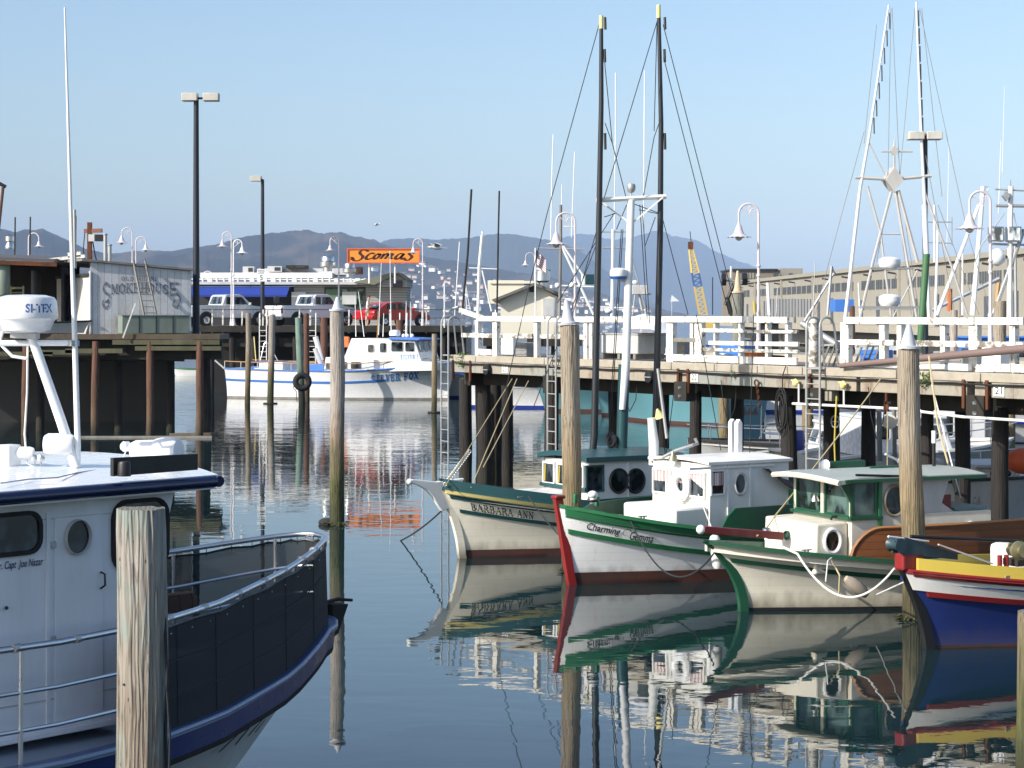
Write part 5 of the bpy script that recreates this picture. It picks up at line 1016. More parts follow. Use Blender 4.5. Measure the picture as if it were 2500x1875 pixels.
rg = [(q, Vector((q.x, q.y, 0))) for q in ring(zgE, .15)]
def ringband(name, mat, za, zb_, offa, offb, th=.04):
    rows = []
    A_ = ring(lambda a: zgE(a) + za, offa); B_ = ring(lambda a: zgE(a) + zb_, offb); A2 = ring(lambda a: zgE(a) + za, offa - th); B2 = ring(lambda a: zgE(a) + zb_, offb - th)
    for k in range(len(A_)): rows.append([A_[k], B_[k], B2[k], A2[k]])
    return MB().grid(rows, True).build(name, mat, E)
ringband('blue_band', paint("band_blue", (.008, .02, .12), .3), -.03, -.22, .12, .10, .05); ringband('dark_guard', DARKT, -.22, -.27, .105, .09, .05); ringband('gunwale_cap', paint("gunwale_blue", (.05, .09, .20), .35), .02, -.03, .13, .14, .13)
MB().tube(ring(lambda a: zgE(a) + .0, .125), .022, 8).build('gunwale_tube', paint("gunwale_light", (.22, .29, .42), .3), E)
rows = [[Vector((q.x, q.y * k, q.z - .02 + .02 * (1 - k * k))) for k in (-1, -.5, 0, .5, 1)] for q in [Vector((-XA(a), smooth_interp(HWT, a) + .06, zgE(a) - .01)) for a in AS]]; MB().grid(rows).build('deck', paint('deck_grey_blue', (.28, .32, .38), .6), E)
# pulpit rails, posts and mesh screen
TOPR = ring(zrE, .02, 9); MB().tube(TOPR, .027, 10).build('top_rail', STEEL, E)
MB().tube(ring(lambda a: zgE(a) + (zrE(a) - zgE(a)) * .62, .0, 9), .018, 8).build('mid_rail', STEEL, E); MB().tube(ring(lambda a: zgE(a) + (zrE(a) - zgE(a)) * .3, .0, 9), .018, 8).build('mid_rail', STEEL, E)
for side in (-1, 1):
    for a in (.25, 1.25, 2.6, 5.55, 7): w_ = smooth_interp(HWT, a); MB().tube([(-XA(a), side * w_, zgE(a)), (-XA(a), side * (w_ + .01), zrE(a) - .02)], .019, 8).build('rail_post', STEEL, E)
for a in (.6, 1.0, 1.5, 2.0, 2.6, 3.3, 3.9, 5.0, 5.6): w_ = smooth_interp(HWT, a) + .02; MB().tube([(-XA(a) - .04, -w_ - .01, zrE(a)), (-XA(a) + .04, -w_ + .02, zrE(a))], .034, 8).build('rail_clamp', GALV, E)
ms, ns, bs_ = newmat("mesh_screen"); bs_.inputs['Base Color'].default_value = (.018, .018, .021, 1); bs_.inputs['Roughness'].default_value = .85; bs_.inputs['Alpha'].default_value = .86
rows = []; T_ = ring(lambda a: zrE(a) - .055, .035, 4.5); Bt = ring(lambda a: zgE(a) + .02, .055, 4.5)
for k, (a, b) in enumerate(zip(T_, Bt)): a = a - Vector((0, 0, .018 * (k % 2))); rows.append([a, a.lerp(b, .33), a.lerp(b, .66), b])
ms2 = ms.copy(); ms2.node_tree.nodes['Principled BSDF'].inputs['Alpha'].default_value = .965; hN = len(rows) // 2; MB().grid(rows[:hN + 2]).build('mesh_screen', ms2, E); MB().grid(rows[hN + 1:]).build('mesh_screen', ms, E); hem = [r_[0] for r_ in rows]; MB().tube(hem, .012, 6).build('screen_hem', BLACK, E)
for k in range(1, len(hem) - 1): MB().tube([hem[k] + Vector((0, 0, -.03)), hem[k] + Vector((0, 0, .06))], .005, 4).build('lashing', BLACK, E)
# bench and locker inside the bow
MB().bar((-1.5, .55, 1.80), (-3.6, 1.3, 1.72), .16, .05).bar((-1.5, .47, 1.72), (-3.6, 1.22, 1.64), .03, .14).build('slatted_bench', planks('bench_wood', (.16, .09, .06), (.2, .12, .08), .12, 0), E, smooth=False)
MB().box((-3.1, -.5, 1.35), (1.0, 1.2, .34)).build('locker', WHE, E, bevel=.05)
# anchor on the roller
m = MB(); m.bar((-.5, 0, 1.60), (.05, .02, 1.64), .05, .03); m.prism([(-.2, -.13, 1.62), (.02, -.13, 1.60), (-.12, -.13, 1.32), (-.2, -.13, 1.28)], (0, .26, 0)); m.tube([(.0, .0, 1.64), (.2, .0, 1.61)], .018, 6); m.build('anchor', DARKT, E); MB().lathe([(.1, -.05), (.1, .05)], (-.3, 0, 1.6), 14, (0, 1, 0)).build('roller', BLACK, E)
# wheelhouse
bE = -1.64; m = MB(); m.prism([(-4.05, bE, 1.2), (-3.55, bE, 3.12), (-9.5, bE, 3.12), (-9.5, bE, 1.2)], (0, 3.28, 0)); m.build('wheelhouse', WHE, E, smooth=False, bevel=.02)
rows = []
for i in range(13):
    k = -1 + i / 6; y = k * 1.84; zz = 3.10 + .09 * (1 - k * k); fx = -3.25 + .28 * (1 - k * k)
    rows.append([Vector((-9.6, y, zz)), Vector((-9.6, y, zz + .12)), Vector((fx, y, zz + .12)), Vector((fx - .05, y, zz))])
m = MB(); m.grid(rows, True); m._a(rows[0], [(0, 1, 2, 3)]); m._a(rows[-1], [(3, 2, 1, 0)]); m.build('roof', WHITE2, E)
for sy in (-1, 1): MB().tube([(-9.6, sy * 1.845, 3.165), (-3.3, sy * 1.845, 3.165)], .052, 10).build('roof_edge', NAVY, E)
MB().tube([rows[i][2] + Vector((.01, 0, -.06)) for i in range(13)], .05, 10).build('roof_edge', NAVY, E)
def swin(x0, x1, ytop, ybot, b, fmat, rr, fw=.035, name='window', xm=None):
    xm = xm or x1; p0 = fE.hb(x0, ytop, b); p1 = fE.hb(x1, ytop, b); zt_ = fE.hb(xm, ytop, b).z; zb_ = fE.hb(xm, ybot, b).z
    return framed(E, ((p0.x + p1.x) / 2, b - .006, (zt_ + zb_) / 2), (1, 0, 0), (0, 0, 1), abs(p1.x - p0.x), zt_ - zb_, fmat, GLASS, fw, rr, name, .02)
swin(-60, 92, 1258, 1344, bE, BLACKR, .09, xm=60); swin(279, 402, 1222, 1375, bE, BLACKR, .12, xm=395)
d0 = fE.hb(132, 1300, bE).x; d1 = fE.hb(250, 1300, bE).x; MB().box(((d0 + d1) / 2, bE - .006, 2.12), (abs(d1 - d0), .012, 1.66)).build('door', WHE, E, smooth=False, bevel=.004)
q = fE.hb(187, 1311, bE - .012); porthole(E, q, (0, -1, 0), .118, GREYW, oval=1.12, fw=.012)
h0 = fE.hb(246, 1410, bE - .02); MB().tube([h0 + Vector((0, 0, .045)), h0 + Vector((.01, -.04, .03)), h0 + Vector((.01, -.045, -.06)), h0 + Vector((0, 0, -.09))], .009, 6).build('door_handle', BLACK, E)
q = fE.hb(116, 1500, bE); MB().box((q.x, bE - .008, 2.15), (.035, .016, 1.7)).build('wall_trim', WHE, E, smooth=False)
tx = text2d("r. Capt  Joe Nazar", .25, .012); A0 = fE.hb(-4, 1400, bE).x; A1 = fE.hb(104, 1380, bE).x; zc = fE.hb(50, 1380, bE).z
decal(tx, lambda u, v: Vector((A0 + (A1 - A0) * u, bE - .009, zc - .035 + .08 * v)), paint('letter_navy', (.02, .035, .10), .5), 'lettering', E)
# hull lettering near the bow, cut off by the frame
decal(ribbon([[(0, 0), (.25, .45), (.5, 1)], [(.35, .0), (.5, .5), (.62, 1)], [(.15, .45), (.45, .5)], [(.62, .1), (.8, .55), (.9, .9)], [(.8, .1), (.95, .5)]], .09, .05), lambda u, v: Vector((-2.35 + .9 * u, -(hullE(2.35 - .9 * u, .55 + .3 * v) + .012), .55 + .3 * v)), paint('letter_slate', (.03, .045, .06), .5), 'lettering', E)
# roof gear
ZR = 3.27
def rf(x, y, z=ZR): return fE.hz(x, y, z)
c = rf(200, 1146); Dq = (fE.M @ c).y
P_ = lambda x, y: fE.l(pt(x, y, Dq))
mast_e = MB().tube([P_(186, 1142), P_(150, 1030), P_(72, 806)], [.045, .045, .04], 12).build('mast', WHITE2, E)
MB().tube([P_(192, 1152), P_(190, 1090), P_(183, 850), P_(175, 600), P_(165, 250), P_(158, 18)], [.016, .026, .024, .017, .012, .007], 10).build('whip_antenna', WHITE2, E); MB().tube([P_(183, 655), P_(182, 512)], .014, 6).build('second_antenna', GALV, E)
MB().tube([P_(-60, 838), P_(186, 837)], .027, 10).build('crossbar', WHITE2, E); MB().box(P_(179, 838), (.09, .06, .05)).build('clamp', GALV, E, bevel=.005)
c = P_(64, 792)
MB().lathe([(.12, -.10), (.2, -.08), (.235, .0), (.262, .02)], c + Vector((0, 0, .03)), 30).build('radar_base', WHITE2, E); MB().lathe([(.262, .0), (.268, .02), (.255, .15), (.235, .18), (.16, .20), (0, .205)], c + Vector((0, 0, .05)), 36).build('radar_dome', WHITE2, E)
dirr = (fE.I.to_3x3() @ Vector((1, 0, 0))).normalized(); dirf = (fE.I.to_3x3() @ Vector((0, -1, 0))).normalized()
def domefn(u, v):
    a = R(12 + 56 * u); z = v * .075; r_ = .2705 - .014 * (.06 + z) / .15
    return c + (dirr * math.sin(a) + dirf * math.cos(a)) * r_ + Vector((0, 0, .10 + z))
decal(text2d("SI-TEX", .0, .03), domefn, paint('letter_blue_grey', (.06, .13, .36), .5), 'lettering', E)
MB().bar(c + dirr * -.12 + Vector((0, 0, -.09)), c + dirr * .1 + Vector((0, 0, -.10)), .14, .05).build('radar_bracket', GALV, E, smooth=False)
MB().tube([c + dirr * -.2 + Vector((0, 0, -.06)), c + dirr * -.23 + Vector((0, 0, -.16)), c + dirr * -.12 + Vector((0, 0, -.27)), c + dirr * .0 + Vector((0, 0, -.29))], .014, 8).build('radar_cable', WHITE2, E)
MB().tube([P_(68, 800), P_(66, 960), P_(60, 1060), P_(66, 1130), P_(100, 1150), P_(160, 1160)], .009, 6).build('hanging_cable', ROPEW, E)
def horiz_drum(name, x0, x1, yc, r_, mat, prof=None):
    a = P_(x0, yc); b = P_(x1, yc); L = (b - a).length; d = (b - a).normalized(); MB().lathe(prof or [(r_ * .8, 0), (r_, .03), (r_, L - .03), (r_ * .8, L)], a, 20, d).build(name, mat, E)
horiz_drum('white_drum', 109, 180, 1085, .095, WHITE2); MB().box(P_(24, 1121), (.13, .14, .25)).build('horn_box', WHITE2, E, bevel=.01); horiz_drum('horn', 42, 82, 1106, .055, WHITE2)
for xx in (85, 101): MB().lathe([(.02, -.05), (.03, 0), (.034, .02), (.02, .03)], P_(xx, 1119), 12, dirf).build('deck_lamp', STEEL, E); MB().tube([P_(xx, 1124), P_(xx, 1136)], .006, 5).build('lamp_stem', GALV, E)
D2 = Dq + .9; P2 = lambda x, y: fE.l(pt(x, y, D2))
a = P2(318, 1098); b = P2(385, 1098); MB().lathe([(.06, 0), (.085, .05), (.09, .22), (.1, .25)], a, 22, b - a).build('loudhailer', WHITE2, E); MB().lathe([(.02, -.03), (.045, -.02), (.047, .03), (.03, .05)], P2(309, 1090), 16, (b - a) * -1 + dirf * .2).build('hailer_cap', WHITE2, E)
MB().lathe([(.105, 0), (.115, .05), (.115, .20), (.1, .22)], P2(383, 1099), 24, (b - a).normalized() + dirf * .35).build('searchlight', WHITE2, E); MB().lathe([(.08, 0), (.04, .02)], P2(440, 1104), 16, (b - a).normalized() + dirf * .35).build('searchlight_back', GREYW, E)
MB().tube([P2(308, 1100), P2(300, 1118), P2(285, 1124)], .007, 5).build('cable', ROPEW, E)
p0 = rf(277, 1163); p1 = fE.l(pt(483, 1147, (fE.M @ p0).y + .55)); m = MB(); m.prism([p0, p1, p1 + Vector((0, 0, .135)), p0 + Vector((0, 0, .15))], (0, .04, 0)); m.build('black_board', BLACK, E, smooth=False); q = p0.lerp(p1, .08) + Vector((0, -.05, 0)); MB().lathe([(.055, 0), (.055, .1), (.045, .12), (.0, .125)], q, 18).build('light_can', BLACK, E)
MB().tube([rf(0, 1180), rf(70, 1170), rf(140, 1166), rf(185, 1155), rf(230, 1148), rf(270, 1138)], .006, 5).build('deck_wire', GALV, E)

# ================================================================ left dock with the smokehouse
DKX0, DKX1, DKD = -26.0, -11.0, 77.2
dock = empty('timber_dock', (0, DKD, 0), 0, 'dark timber dock on piles under the smokehouse', 'dock')
DZ = 3.81
MB().box(((DKX0 - 14.0) / 2, 7, DZ - .1), (-14.0 - DKX0, 14, .2)).box((-12.5, 1.3, DZ - .1), (2.98, 2.6, .2)).build('deck', planks('dock_deck', (.12, .10, .08), (.16, .13, .1), .25, 0), dock, smooth=False)
MB().box(((DKX0 + DKX1) / 2, -.03, DZ - .09), (DKX1 - DKX0, .1, .2)).build('edge_beam', paint('edge_timber', (.10, .075, .05), .9, var=.4, grime=(.03, .03, .02), gamt=.4), dock, smooth=False)
OLV = paint('mossy_timber', (.10, .10, .055), .9, var=.4, grime=(.04, .04, .025), gamt=.5)
for (x0, x1, z0, z1) in ((275, 536, 3.42, 3.6), (60, 180, 3.05, 3.22), (160, 300, 3.1, 3.27), (330, 540, 3.2, 3.36), (-10, 130, 3.0, 3.15)): a = (x0 - CX) / 64.8; b = (x1 - CX) / 64.8; MB().box(((a + b) / 2, .0, (z0 + z1) / 2), (b - a, .22, z1 - z0)).build('walers', OLV, dock, smooth=False)
MB().box(((DKX0 + DKX1) / 2, .5, 3.2), (DKX1 - DKX0, .3, .7)).build('cap_beam', DARKT, dock, smooth=False); MB().box(((DKX0 - 14.5) / 2, 10, 1.6), (-14.5 - DKX0, .3, 4.2)).build('shade_backing', BLACK, dock, smooth=False)  # added black panel stands in for the deep shade under the dock
m = 0
for xx in (61, -60, 231, 365, 486): pile_mesh(((xx - CX) / 64.8, .0, 0), ((xx - CX) / 64.8 + .03, .0, 3.55), .15, .14, PILE_R, dock, 'support_pile', 14, xx)
for k in range(9): MB().bar((-24 + k * 1.3, 1.6 + (k % 3) * .8, 3.1 - .25 * (k % 2)), (-21.5 + k * 1.25, 1.7 + (k % 3) * .8, 3.08 - .25 * (k % 2)), .16, .2).build('cross_timber', OLV, dock, smooth=False)
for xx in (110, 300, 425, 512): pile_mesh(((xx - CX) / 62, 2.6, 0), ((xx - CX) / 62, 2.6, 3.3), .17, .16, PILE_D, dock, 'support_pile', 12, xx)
o = MB().bar((0, 0, 0), (1.9, .2, 0.02), .1, .08).build('drift_timber', TIMB, smooth=False); o.location = gz(414, 64.5, .02); tag(o, 'thin plank floating beside the right dock pile', 'plank')
o = MB().bar((0, 0, 0), (5.6, -.2, 0.02), .1, .08).build('drift_timber', GREYT, smooth=False); o.location = gz(150, 66, .02); tag(o, 'long pale timber floating along the foot of the dock', 'plank')
fS = Fr((-16.0, 77.75, 0), 24); sm = empty('smokehouse_shed', fS.o + Vector((0, 0, DZ)), fS.ang, 'weathered white plank smokehouse with faded painted name', 'shed')
SMW = planks('smokehouse_boards', (.70, .71, .74), (.84, .85, .88), .27, 0, stain=(.48, .45, .42), gap=.03)
MB().prism([(0, 0, 0), (3.9, 0, 0), (3.9, 0, 2.42), (0, 0, 2.74)], (0, .1, 0)).build('front_wall', SMW, sm, smooth=False)
SMW2 = planks('smokehouse_side', (.74, .74, .72), (.8, .8, .78), 1.3, 1, gap=.02); MB().prism([(-.02, .0, 0), (-.02, 6.2, 0), (-.02, 6.2, 2.3), (-.02, 0, 2.3)], (.1, 0, 0)).build('side_wall', SMW2, sm, smooth=False)
MB().prism([(-.35, -.12, 2.78), (4.0, -.12, 2.44), (4.0, -.12, 2.52), (-.35, -.12, 2.86)], (0, 6.6, 0)).build('roof', GREYT, sm, smooth=False); MB().bar((-.05, .0, 2.25), (-.05, 6.2, 2.25), .08, .12).build('door_track', DARKT, sm, smooth=False)
MB().box((-.04, 3.2, 1.1), (.05, .14, 2.2)).build('door_gap', BLACK, sm, smooth=False); MB().box((-.02, .0, 1.2), (.06, .12, 2.4)).build('corner_board', WHITE, sm, smooth=False); MB().box((3.88, 4, 1.2), (.1, 7.9, 2.4)).build('end_wall', SMW, sm, smooth=False)
FADE = paint('faded_letter', (.17, .18, .22), .8, var=.5, grime=(.5, .5, .53), gamt=.35, gscale=8)
def smd(px0, px1, py0, py1, t2, arc=0): 
    p0 = fS.hb(px0, (py0 + py1) / 2, 0); p1 = fS.hb(px1, (py0 + py1) / 2, 0); z0 = fS.hb((px0 + px1) / 2, py1, 0).z - DZ; z1 = fS.hb((px0 + px1) / 2, py0, 0).z - DZ
    decal(t2, lambda u, v: Vector((p0.x + (p1.x - p0.x) * u, -.012, z0 + (z1 - z0) * v + arc * (1 - (2 * u - 1) ** 2))), FADE, 'painted_sign', sm)
smd(296, 387, 676, 685, slab("OLD WHARF", 1.2)); smd(272, 412, 696, 718, slab("MOKEHOUS", 1.15), .06)
smd(250, 268, 692, 752, ribbon([[(1, .85), (.5, 1), (.1, .85), (.3, .65), (.9, .5), (.8, .3), (.4, .25)], [(.2, .3), (0, .2), (.4, 0), (.9, .15), (.7, .35)]], .16, .06)); smd(414, 440, 692, 750, ribbon([[(.1, 1), (.1, .5)], [(0, 1), (.9, 1)], [(.1, .75), (.6, .75)], [(.1, .5), (.7, .55), (1, .3), (.7, 0), (.3, .1), (.5, .3)]], .12, .06))
# leaning ladder, bin, stick
def wl_(x, y, o): q = fS.hb(x, y, -o); return q
e = empty('wooden_ladder', fS.M @ Vector((2, -.5, DZ)), fS.ang, 'wooden ladder leaning against the smokehouse wall', 'ladder'); off = Vector((2, -.5, DZ))
for (a, b) in (((325, 635), (352, 770)), ((354, 636), (382, 770))): MB().bar(wl_(*a, .06) - off, wl_(*b, .75) - off, .05, .07).build('side_rail', GREYT, e, smooth=False)
for k in range(9): t = (k + .6) / 9; MB().bar(wl_(325 + 27 * t, 635 + 135 * t, .06 + .69 * t) - off, wl_(354 + 28 * t, 636 + 134 * t, .06 + .69 * t) - off, .03).build('rung', GREYT, e, smooth=False)
e = empty('storage_bin', fS.M @ Vector((2.6, -.55, DZ)), fS.ang, 'grey green box bin standing against the smokehouse', 'bin'); BN = paint('bin_green', (.20, .25, .21), .6, grime=(.12, .12, .09), gamt=.3); a = fS.hb(298, 800, -.9).x - 2.6; b = fS.hb(463, 800, -.9).x - 2.6
MB().box(((a + b) / 2, 0, .36), (b - a, .7, .68)).build('body', BN, e, bevel=.02); MB().box(((a + b) / 2, 0, .71), (b - a + .04, .76, .03)).build('lid', BN, e, smooth=False); 
for k in range(3): MB().box((a + (b - a) * (k + 1) / 4, -.36, .36), (.03, .02, .66)).build('seam', DARKT, e, smooth=False)
o = MB().bar((0, 0, 0), (.45, .1, 1.3), .05).build('stick', PEELW, smooth=False); o.location = pt(300, 825, 76.9); tag(o, 'pale stick leaning in front of the grey green bin', 'stick')
# open shed to the far left
sh = empty('open_shed', (-20.3, 80, DZ), R(6), 'dark open fronted shed with sagging roof at the far left', 'shed')
MB().prism([(-3, -1.9, 2.95), (2.6, -1.9, 2.75), (2.6, -1.9, 2.85), (-3, -1.9, 3.1)], (0, 6, .25)).build('roof', paint('shed_roof', (.10, .10, .11), .8), sh, smooth=False); MB().bar((-3, -1.95, 2.85), (2.7, -1.95, 2.66), .1, .16).build('fascia', RUST, sh, smooth=False)
MB().box((0, 3.4, 1.4), (6, .1, 2.8)).build('back_wall', DARKT, sh, smooth=False); MB().box((2.75, 1.5, 1.3), (.1, 4, 2.6)).build('side_wall', CLOTH, sh, smooth=False); MB().box((1.6, .6, 1.25), (.08, 2.4, 2.4)).build('partition', paint('grey_panel', (.16, .16, .18), .6), sh, smooth=False)
for xx in (-2.3, -1.1): MB().box((xx, -1.5, 1.4), (.12, .12, 2.8)).build('post', GREYT, sh, smooth=False)
MB().bar((-2.3, -1.5, 2.5), (-.9, -1.5, 2.5), .1).build('lintel', paint('bare_wood', (.32, .18, .08), .8), sh, smooth=False)
e = empty('gas_cylinder', pt(8, 715, 78.5), 0, 'grey green cylinder in the doorway of the open shed', 'cylinder'); MB().lathe([(.22, -.1), (.26, 0), (.26, 1.0), (.16, 1.2), (.05, 1.25)], (0, 0, 0), 18).build('tank', BN, e); MB().box((0, 0, -.9), (.8, .5, 1.6)).build('stand', DARKT, e, smooth=False)
e = empty('yellow_chair', pt(40, 760, 79), R(-15), 'pale yellow wooden chair standing in the open shed', 'chair'); YC = paint('chair_yellow', (.40, .38, .20), .6)
for sx in (-.28, .28): MB().bar((sx, 0, -.6), (sx * .95, .05, .98), .06).build('leg', YC, e, smooth=False); MB().bar((sx + .1, -.5, -.6), (sx + .1, -.5, .35), .06).build('leg', YC, e, smooth=False)
MB().bar((-.28, .04, .9), (.28, .04, .9), .03, .08).bar((-.28, .04, .72), (.28, .04, .72), .03, .05).build('backrest', YC, e, smooth=False); MB().box((.05, -.25, .2), (.6, .5, .05)).build('seat', YC, e, smooth=False)
# skiff on the dock
fK = Fr((-14.6 - 2.1, 77.4, DZ), 8); kk = empty('skiff', pt(205, 795, 77.6), R(6), 'small white and dark skiff sitting on the dock by the smokehouse', 'skiff')
hk = Hull(3.6, 1.2, .48, .42, .45, rake=.28, flare=1.2); rows = []
for i in range(21): t = i / 20; rows.append([hk.p(t, z, sd) for sd, z in ((1, hk.zsheer(t)), (1, .2), (1, 0.02), (-1, .02), (-1, .2), (-1, hk.zsheer(t)))])
MB().grid(rows).build('hull', GREYW, kk).location = (0, 0, -.3); MB().tube(hk.pts(0, -1), .035, 6).build('gunwale', BLACK, kk).location = (0, 0, -.3); MB().tube(hk.pts(0, 1), .035, 6).build('gunwale', BLACK, kk).location = (0, 0, -.3)
# mast post with crossarm behind the shed, stove pipes, rods, roof clutter
e = empty('signal_post', pt(219, 642, 82), 0, 'rusty brown post with crossarm and boxes above the smokehouse roof', 'post')
MB().box((0, 0, .75), (.17, .17, 1.75)).build('post', RUST, e, smooth=False); MB().bar((-.22, 0, 1.28), (.5, 0, 1.3), .16).build('crossarm', paint('rust_red', (.26, .12, .08), .8), e, smooth=False); MB().box((.42, -.05, 1.0), (.35, .25, .27)).build('dark_box', BLACK, e, smooth=False); MB().box((.1, -.12, 1.0), (.24, .1, .28)).build('grey_box', GREYW, e, smooth=False)
MB().tube([(-.2, 0, 1.2), (-.26, 0, .5), (-.2, .1, .1)], .02, 5).tube([(.12, 0, .9), (.2, 0, .4), (.3, 0, 0)], .025, 5).build('cable', BLACK, e)
for (x, y0, y1, lb) in ((257, 642, 575, 'left pale stove pipe on the smokehouse roof'), (268, 642, 600, 'right shorter stove pipe on the smokehouse roof')): o = MB().tube([(0, 0, 0), (0, 0, (y0 - y1) / 60)], .075, 10).lathe([(.08, 0), (.1, .02), (.1, .06)], (0, 0, (y0 - y1) / 60 - .02), 10).build('stove_pipe', GALV); o.location = pt(x, y0, 81); tag(o, lb, 'pipe')
for (x, y0, y1, lb) in ((36, 622, 530, 'left thin dark rod above the shed roof'), (73, 622, 529, 'second thin dark rod above the shed roof'), (181, 640, 527, 'grey board standing upright behind the white antenna')):
    o = MB().bar((0, 0, 0), (.02, 0, (y0 - y1) / 60), .05 if x < 100 else .14).build('rod', DARKT if x < 100 else GREYT, smooth=False); o.location = pt(x, y0, 83.5); tag(o, lb, 'rod')
o = MB().lathe([(.2, 0), (.22, .1), (.12, .3), (.2, .35), (.2, .55), (.1, .62)], (0, 0, 0), 16).build('roof_vent', STEEL); o.location = pt(24, 608, 90); tag(o, 'shiny round roof vent at the far left', 'vent')
bl = empty('far_left_building', (-24.5, 92, DZ), 0, 'low grey roofed building behind the open shed', 'building'); MB().box((0, 0, 1.4), (9, 5, 2.8)).build('wall', GREYW, bl, smooth=False); MB().prism([(-4.7, -2.8, 2.75), (4.7, -2.8, 2.75), (4.2, -1, 3.25), (-4.7, -1, 3.25)], (0, 4, .1)).build('roof', paint('roof_slate', (.2, .21, .23), .7), bl, smooth=False)
o = MB().box((0, 0, 0), (1.4, .3, .12)).box((.3, 0, .1), (.5, .3, .2)).build('roof_lumber', PEELW, smooth=False); o.location = pt(165, 630, 80); o.rotation_euler = (0, R(-6), 0); tag(o, 'pale boards lying on the edge of the shed roof', 'boards')
e = empty('crane_arm', pt(4, 700, 79), 0, 'leaning reddish pole at the left picture edge', 'pole'); MB().tube([(-.35, 0, 0), (.06, 0, 3.9)], .06, 8).build('pole', PILE_R, e); MB().tube([(-.4, 0, 4.15), (.16, 0, 3.85)], .07, 8).build('tip', BLACK, e)
# ================================================================ far quay with trucks and restaurant
QD, QZ = 116.0, 3.83
qx = lambda x, D=QD: (x - CX) / F * D
qa, qb = qx(470), qx(1135)
quay = empty('quay', (0, QD, 0), 0, 'far quay on dark timber piles behind the charter boat', 'quay')
MB().box(((qa + qb) / 2, 11, QZ - .15), (qb - qa, 22, .3)).build('deck', paint('quay_deck', (.30, .29, .27), .9, var=.2, bump=.3), quay, smooth=False); MB().box(((qa + qb) / 2, -.05, QZ - .1), (qb - qa, .2, .35)).build('kerb_beam', DARKT, quay, smooth=False)
MB().box(((qa + qb) / 2, .6, 2.95), (qb - qa, .3, .5)).build('cap_beam', DARKT, quay, smooth=False); MB().box(((qa + qb) / 2, 3.2, 1.6), (qb - qa, .3, 4.2)).build('shade_backing', BLACK, quay, smooth=False); MB().box((qb - .2, 11, 1.6), (.3, 21, 4.2)).build('end_wall', BLACK, quay, smooth=False)  # black back and end panels paint the shade below the quay deck
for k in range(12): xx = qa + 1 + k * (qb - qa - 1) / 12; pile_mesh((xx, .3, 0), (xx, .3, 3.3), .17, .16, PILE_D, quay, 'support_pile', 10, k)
fence = empty('quay_railing', (0, QD, 0), 0, 'thin metal railing with pale posts along the far quay', 'railing')
MB().tube([(qa + .5, .1, QZ + .98), (qb, .1, QZ + .98)], .025, 6).build('top_rail', DARKT, fence); MB().tube([(qa + .5, .1, QZ + .5), (qb, .1, QZ + .5)], .018, 6).build('mid_rail', DARKT, fence)
for x in (517, 543, 590, 641, 652, 730, 757, 851, 893, 951, 1003, 1040, 1082): MB().bar((qx(x), .1, QZ - .35), (qx(x) + .02, .1, QZ + .98), .11, .08).build('post', PEELG, fence, smooth=False)
# white hoops of the quay ladders
for (x, lb) in ((643, 'white hooped ladder rails on the far quay behind the grey topped pile'), (763, 'white hooped rails on the far quay left of the tall tan pile'), (985, 'white hooped rails on the far quay by the red car')):
    e = empty('quay_ladder', (qx(x), QD - .15, QZ), 0, lb, 'ladder', 'hooped ladders on the far quay')
    for dx in (-.2, .2): MB().tube([(dx, 0, -2.2), (dx, 0, .5)] + [(dx, .15 - .15 * math.cos(a), .6 + .18 * math.sin(a)) for a in [R(30 * k) for k in range(1, 6)]] + [(dx, .3, 0)], .03, 6).build('side_rail', WHITE, e)
    for k in range(7): MB().bar((-.2, 0, -2 + .3 * k), (.2, 0, -2 + .3 * k), .03).build('rung', WHITE, e, smooth=False)
# speed sign
e = empty('speed_sign', pt(638, 672, 115.5), 0, 'small white speed limit sign reading five on the dark column', 'sign')
MB().box((0, 0, 0), (.48, .03, .70)).build('panel', WHITE2, e, smooth=False)
for tx, (a, b, c_, d) in (("5", (-.07, .08, -.28, .02)), ("SPEED", (-.19, .19, .20, .29)), ("LIMIT", (-.17, .17, .08, .16))): decal(text2d(tx), lambda u, v: Vector((a + (b - a) * u, -.02, c_ + (d - c_) * v)), LETTER, 'text', e)
# restaurant
rest = empty('restaurant_building', (0, 131, QZ), 0, 'long low grey waterfront restaurant with blue awning and roof gear', 'building'); RD = 131
rx = lambda x, D=RD: (x - CX) / F * D; rz = lambda y, D=RD: H - (y - HY) / F * D - QZ
CLAD = planks('clapboard', (.42, .42, .40), (.45, .45, .43), .16, 2, gap=.12); DKW = paint('shop_front_dark', (.03, .032, .038), .6)
MB().box(((rx(455) + rx(722)) / 2, 2.5, rz(700) / 2), (rx(722) - rx(455), 5, rz(700))).build('shop_front', DKW, rest, smooth=False)
MB().box(((rx(722) + rx(993)) / 2, 2.0, rz(697) / 2), (rx(993) - rx(722), 6, rz(697))).build('wall', CLAD, rest, smooth=False)
MB().box(((rx(455) + rx(905)) / 2, 1.8, rz(692)), (rx(905) - rx(455), 7, .18)).build('eave', GREYW, rest, smooth=False); MB().box(((rx(488) + rx(810)) / 2, 2.2, rz(672)), (rx(810) - rx(488), 4, .34)).build('parapet', WHITE, rest, smooth=False)
MB().box(((rx(600) + rx(845)) / 2, 3.4, rz(662)), (rx(845) - rx(600), 4, .42)).build('upper_parapet', GREYW, rest, smooth=False)
m = MB(); MB().tube([(rx(465), -1.6, rz(683)), (rx(900), -1.6, rz(684))], .05, 5).build('roof_rail', WHITE, rest)
for k in range(26): MB().box((rx(470 + 17 * k), -1.6, rz(686)), (.1 + .2 * (k % 3 == 0), .12, .3)).build('rail_bracket', WHITE, rest, smooth=False)
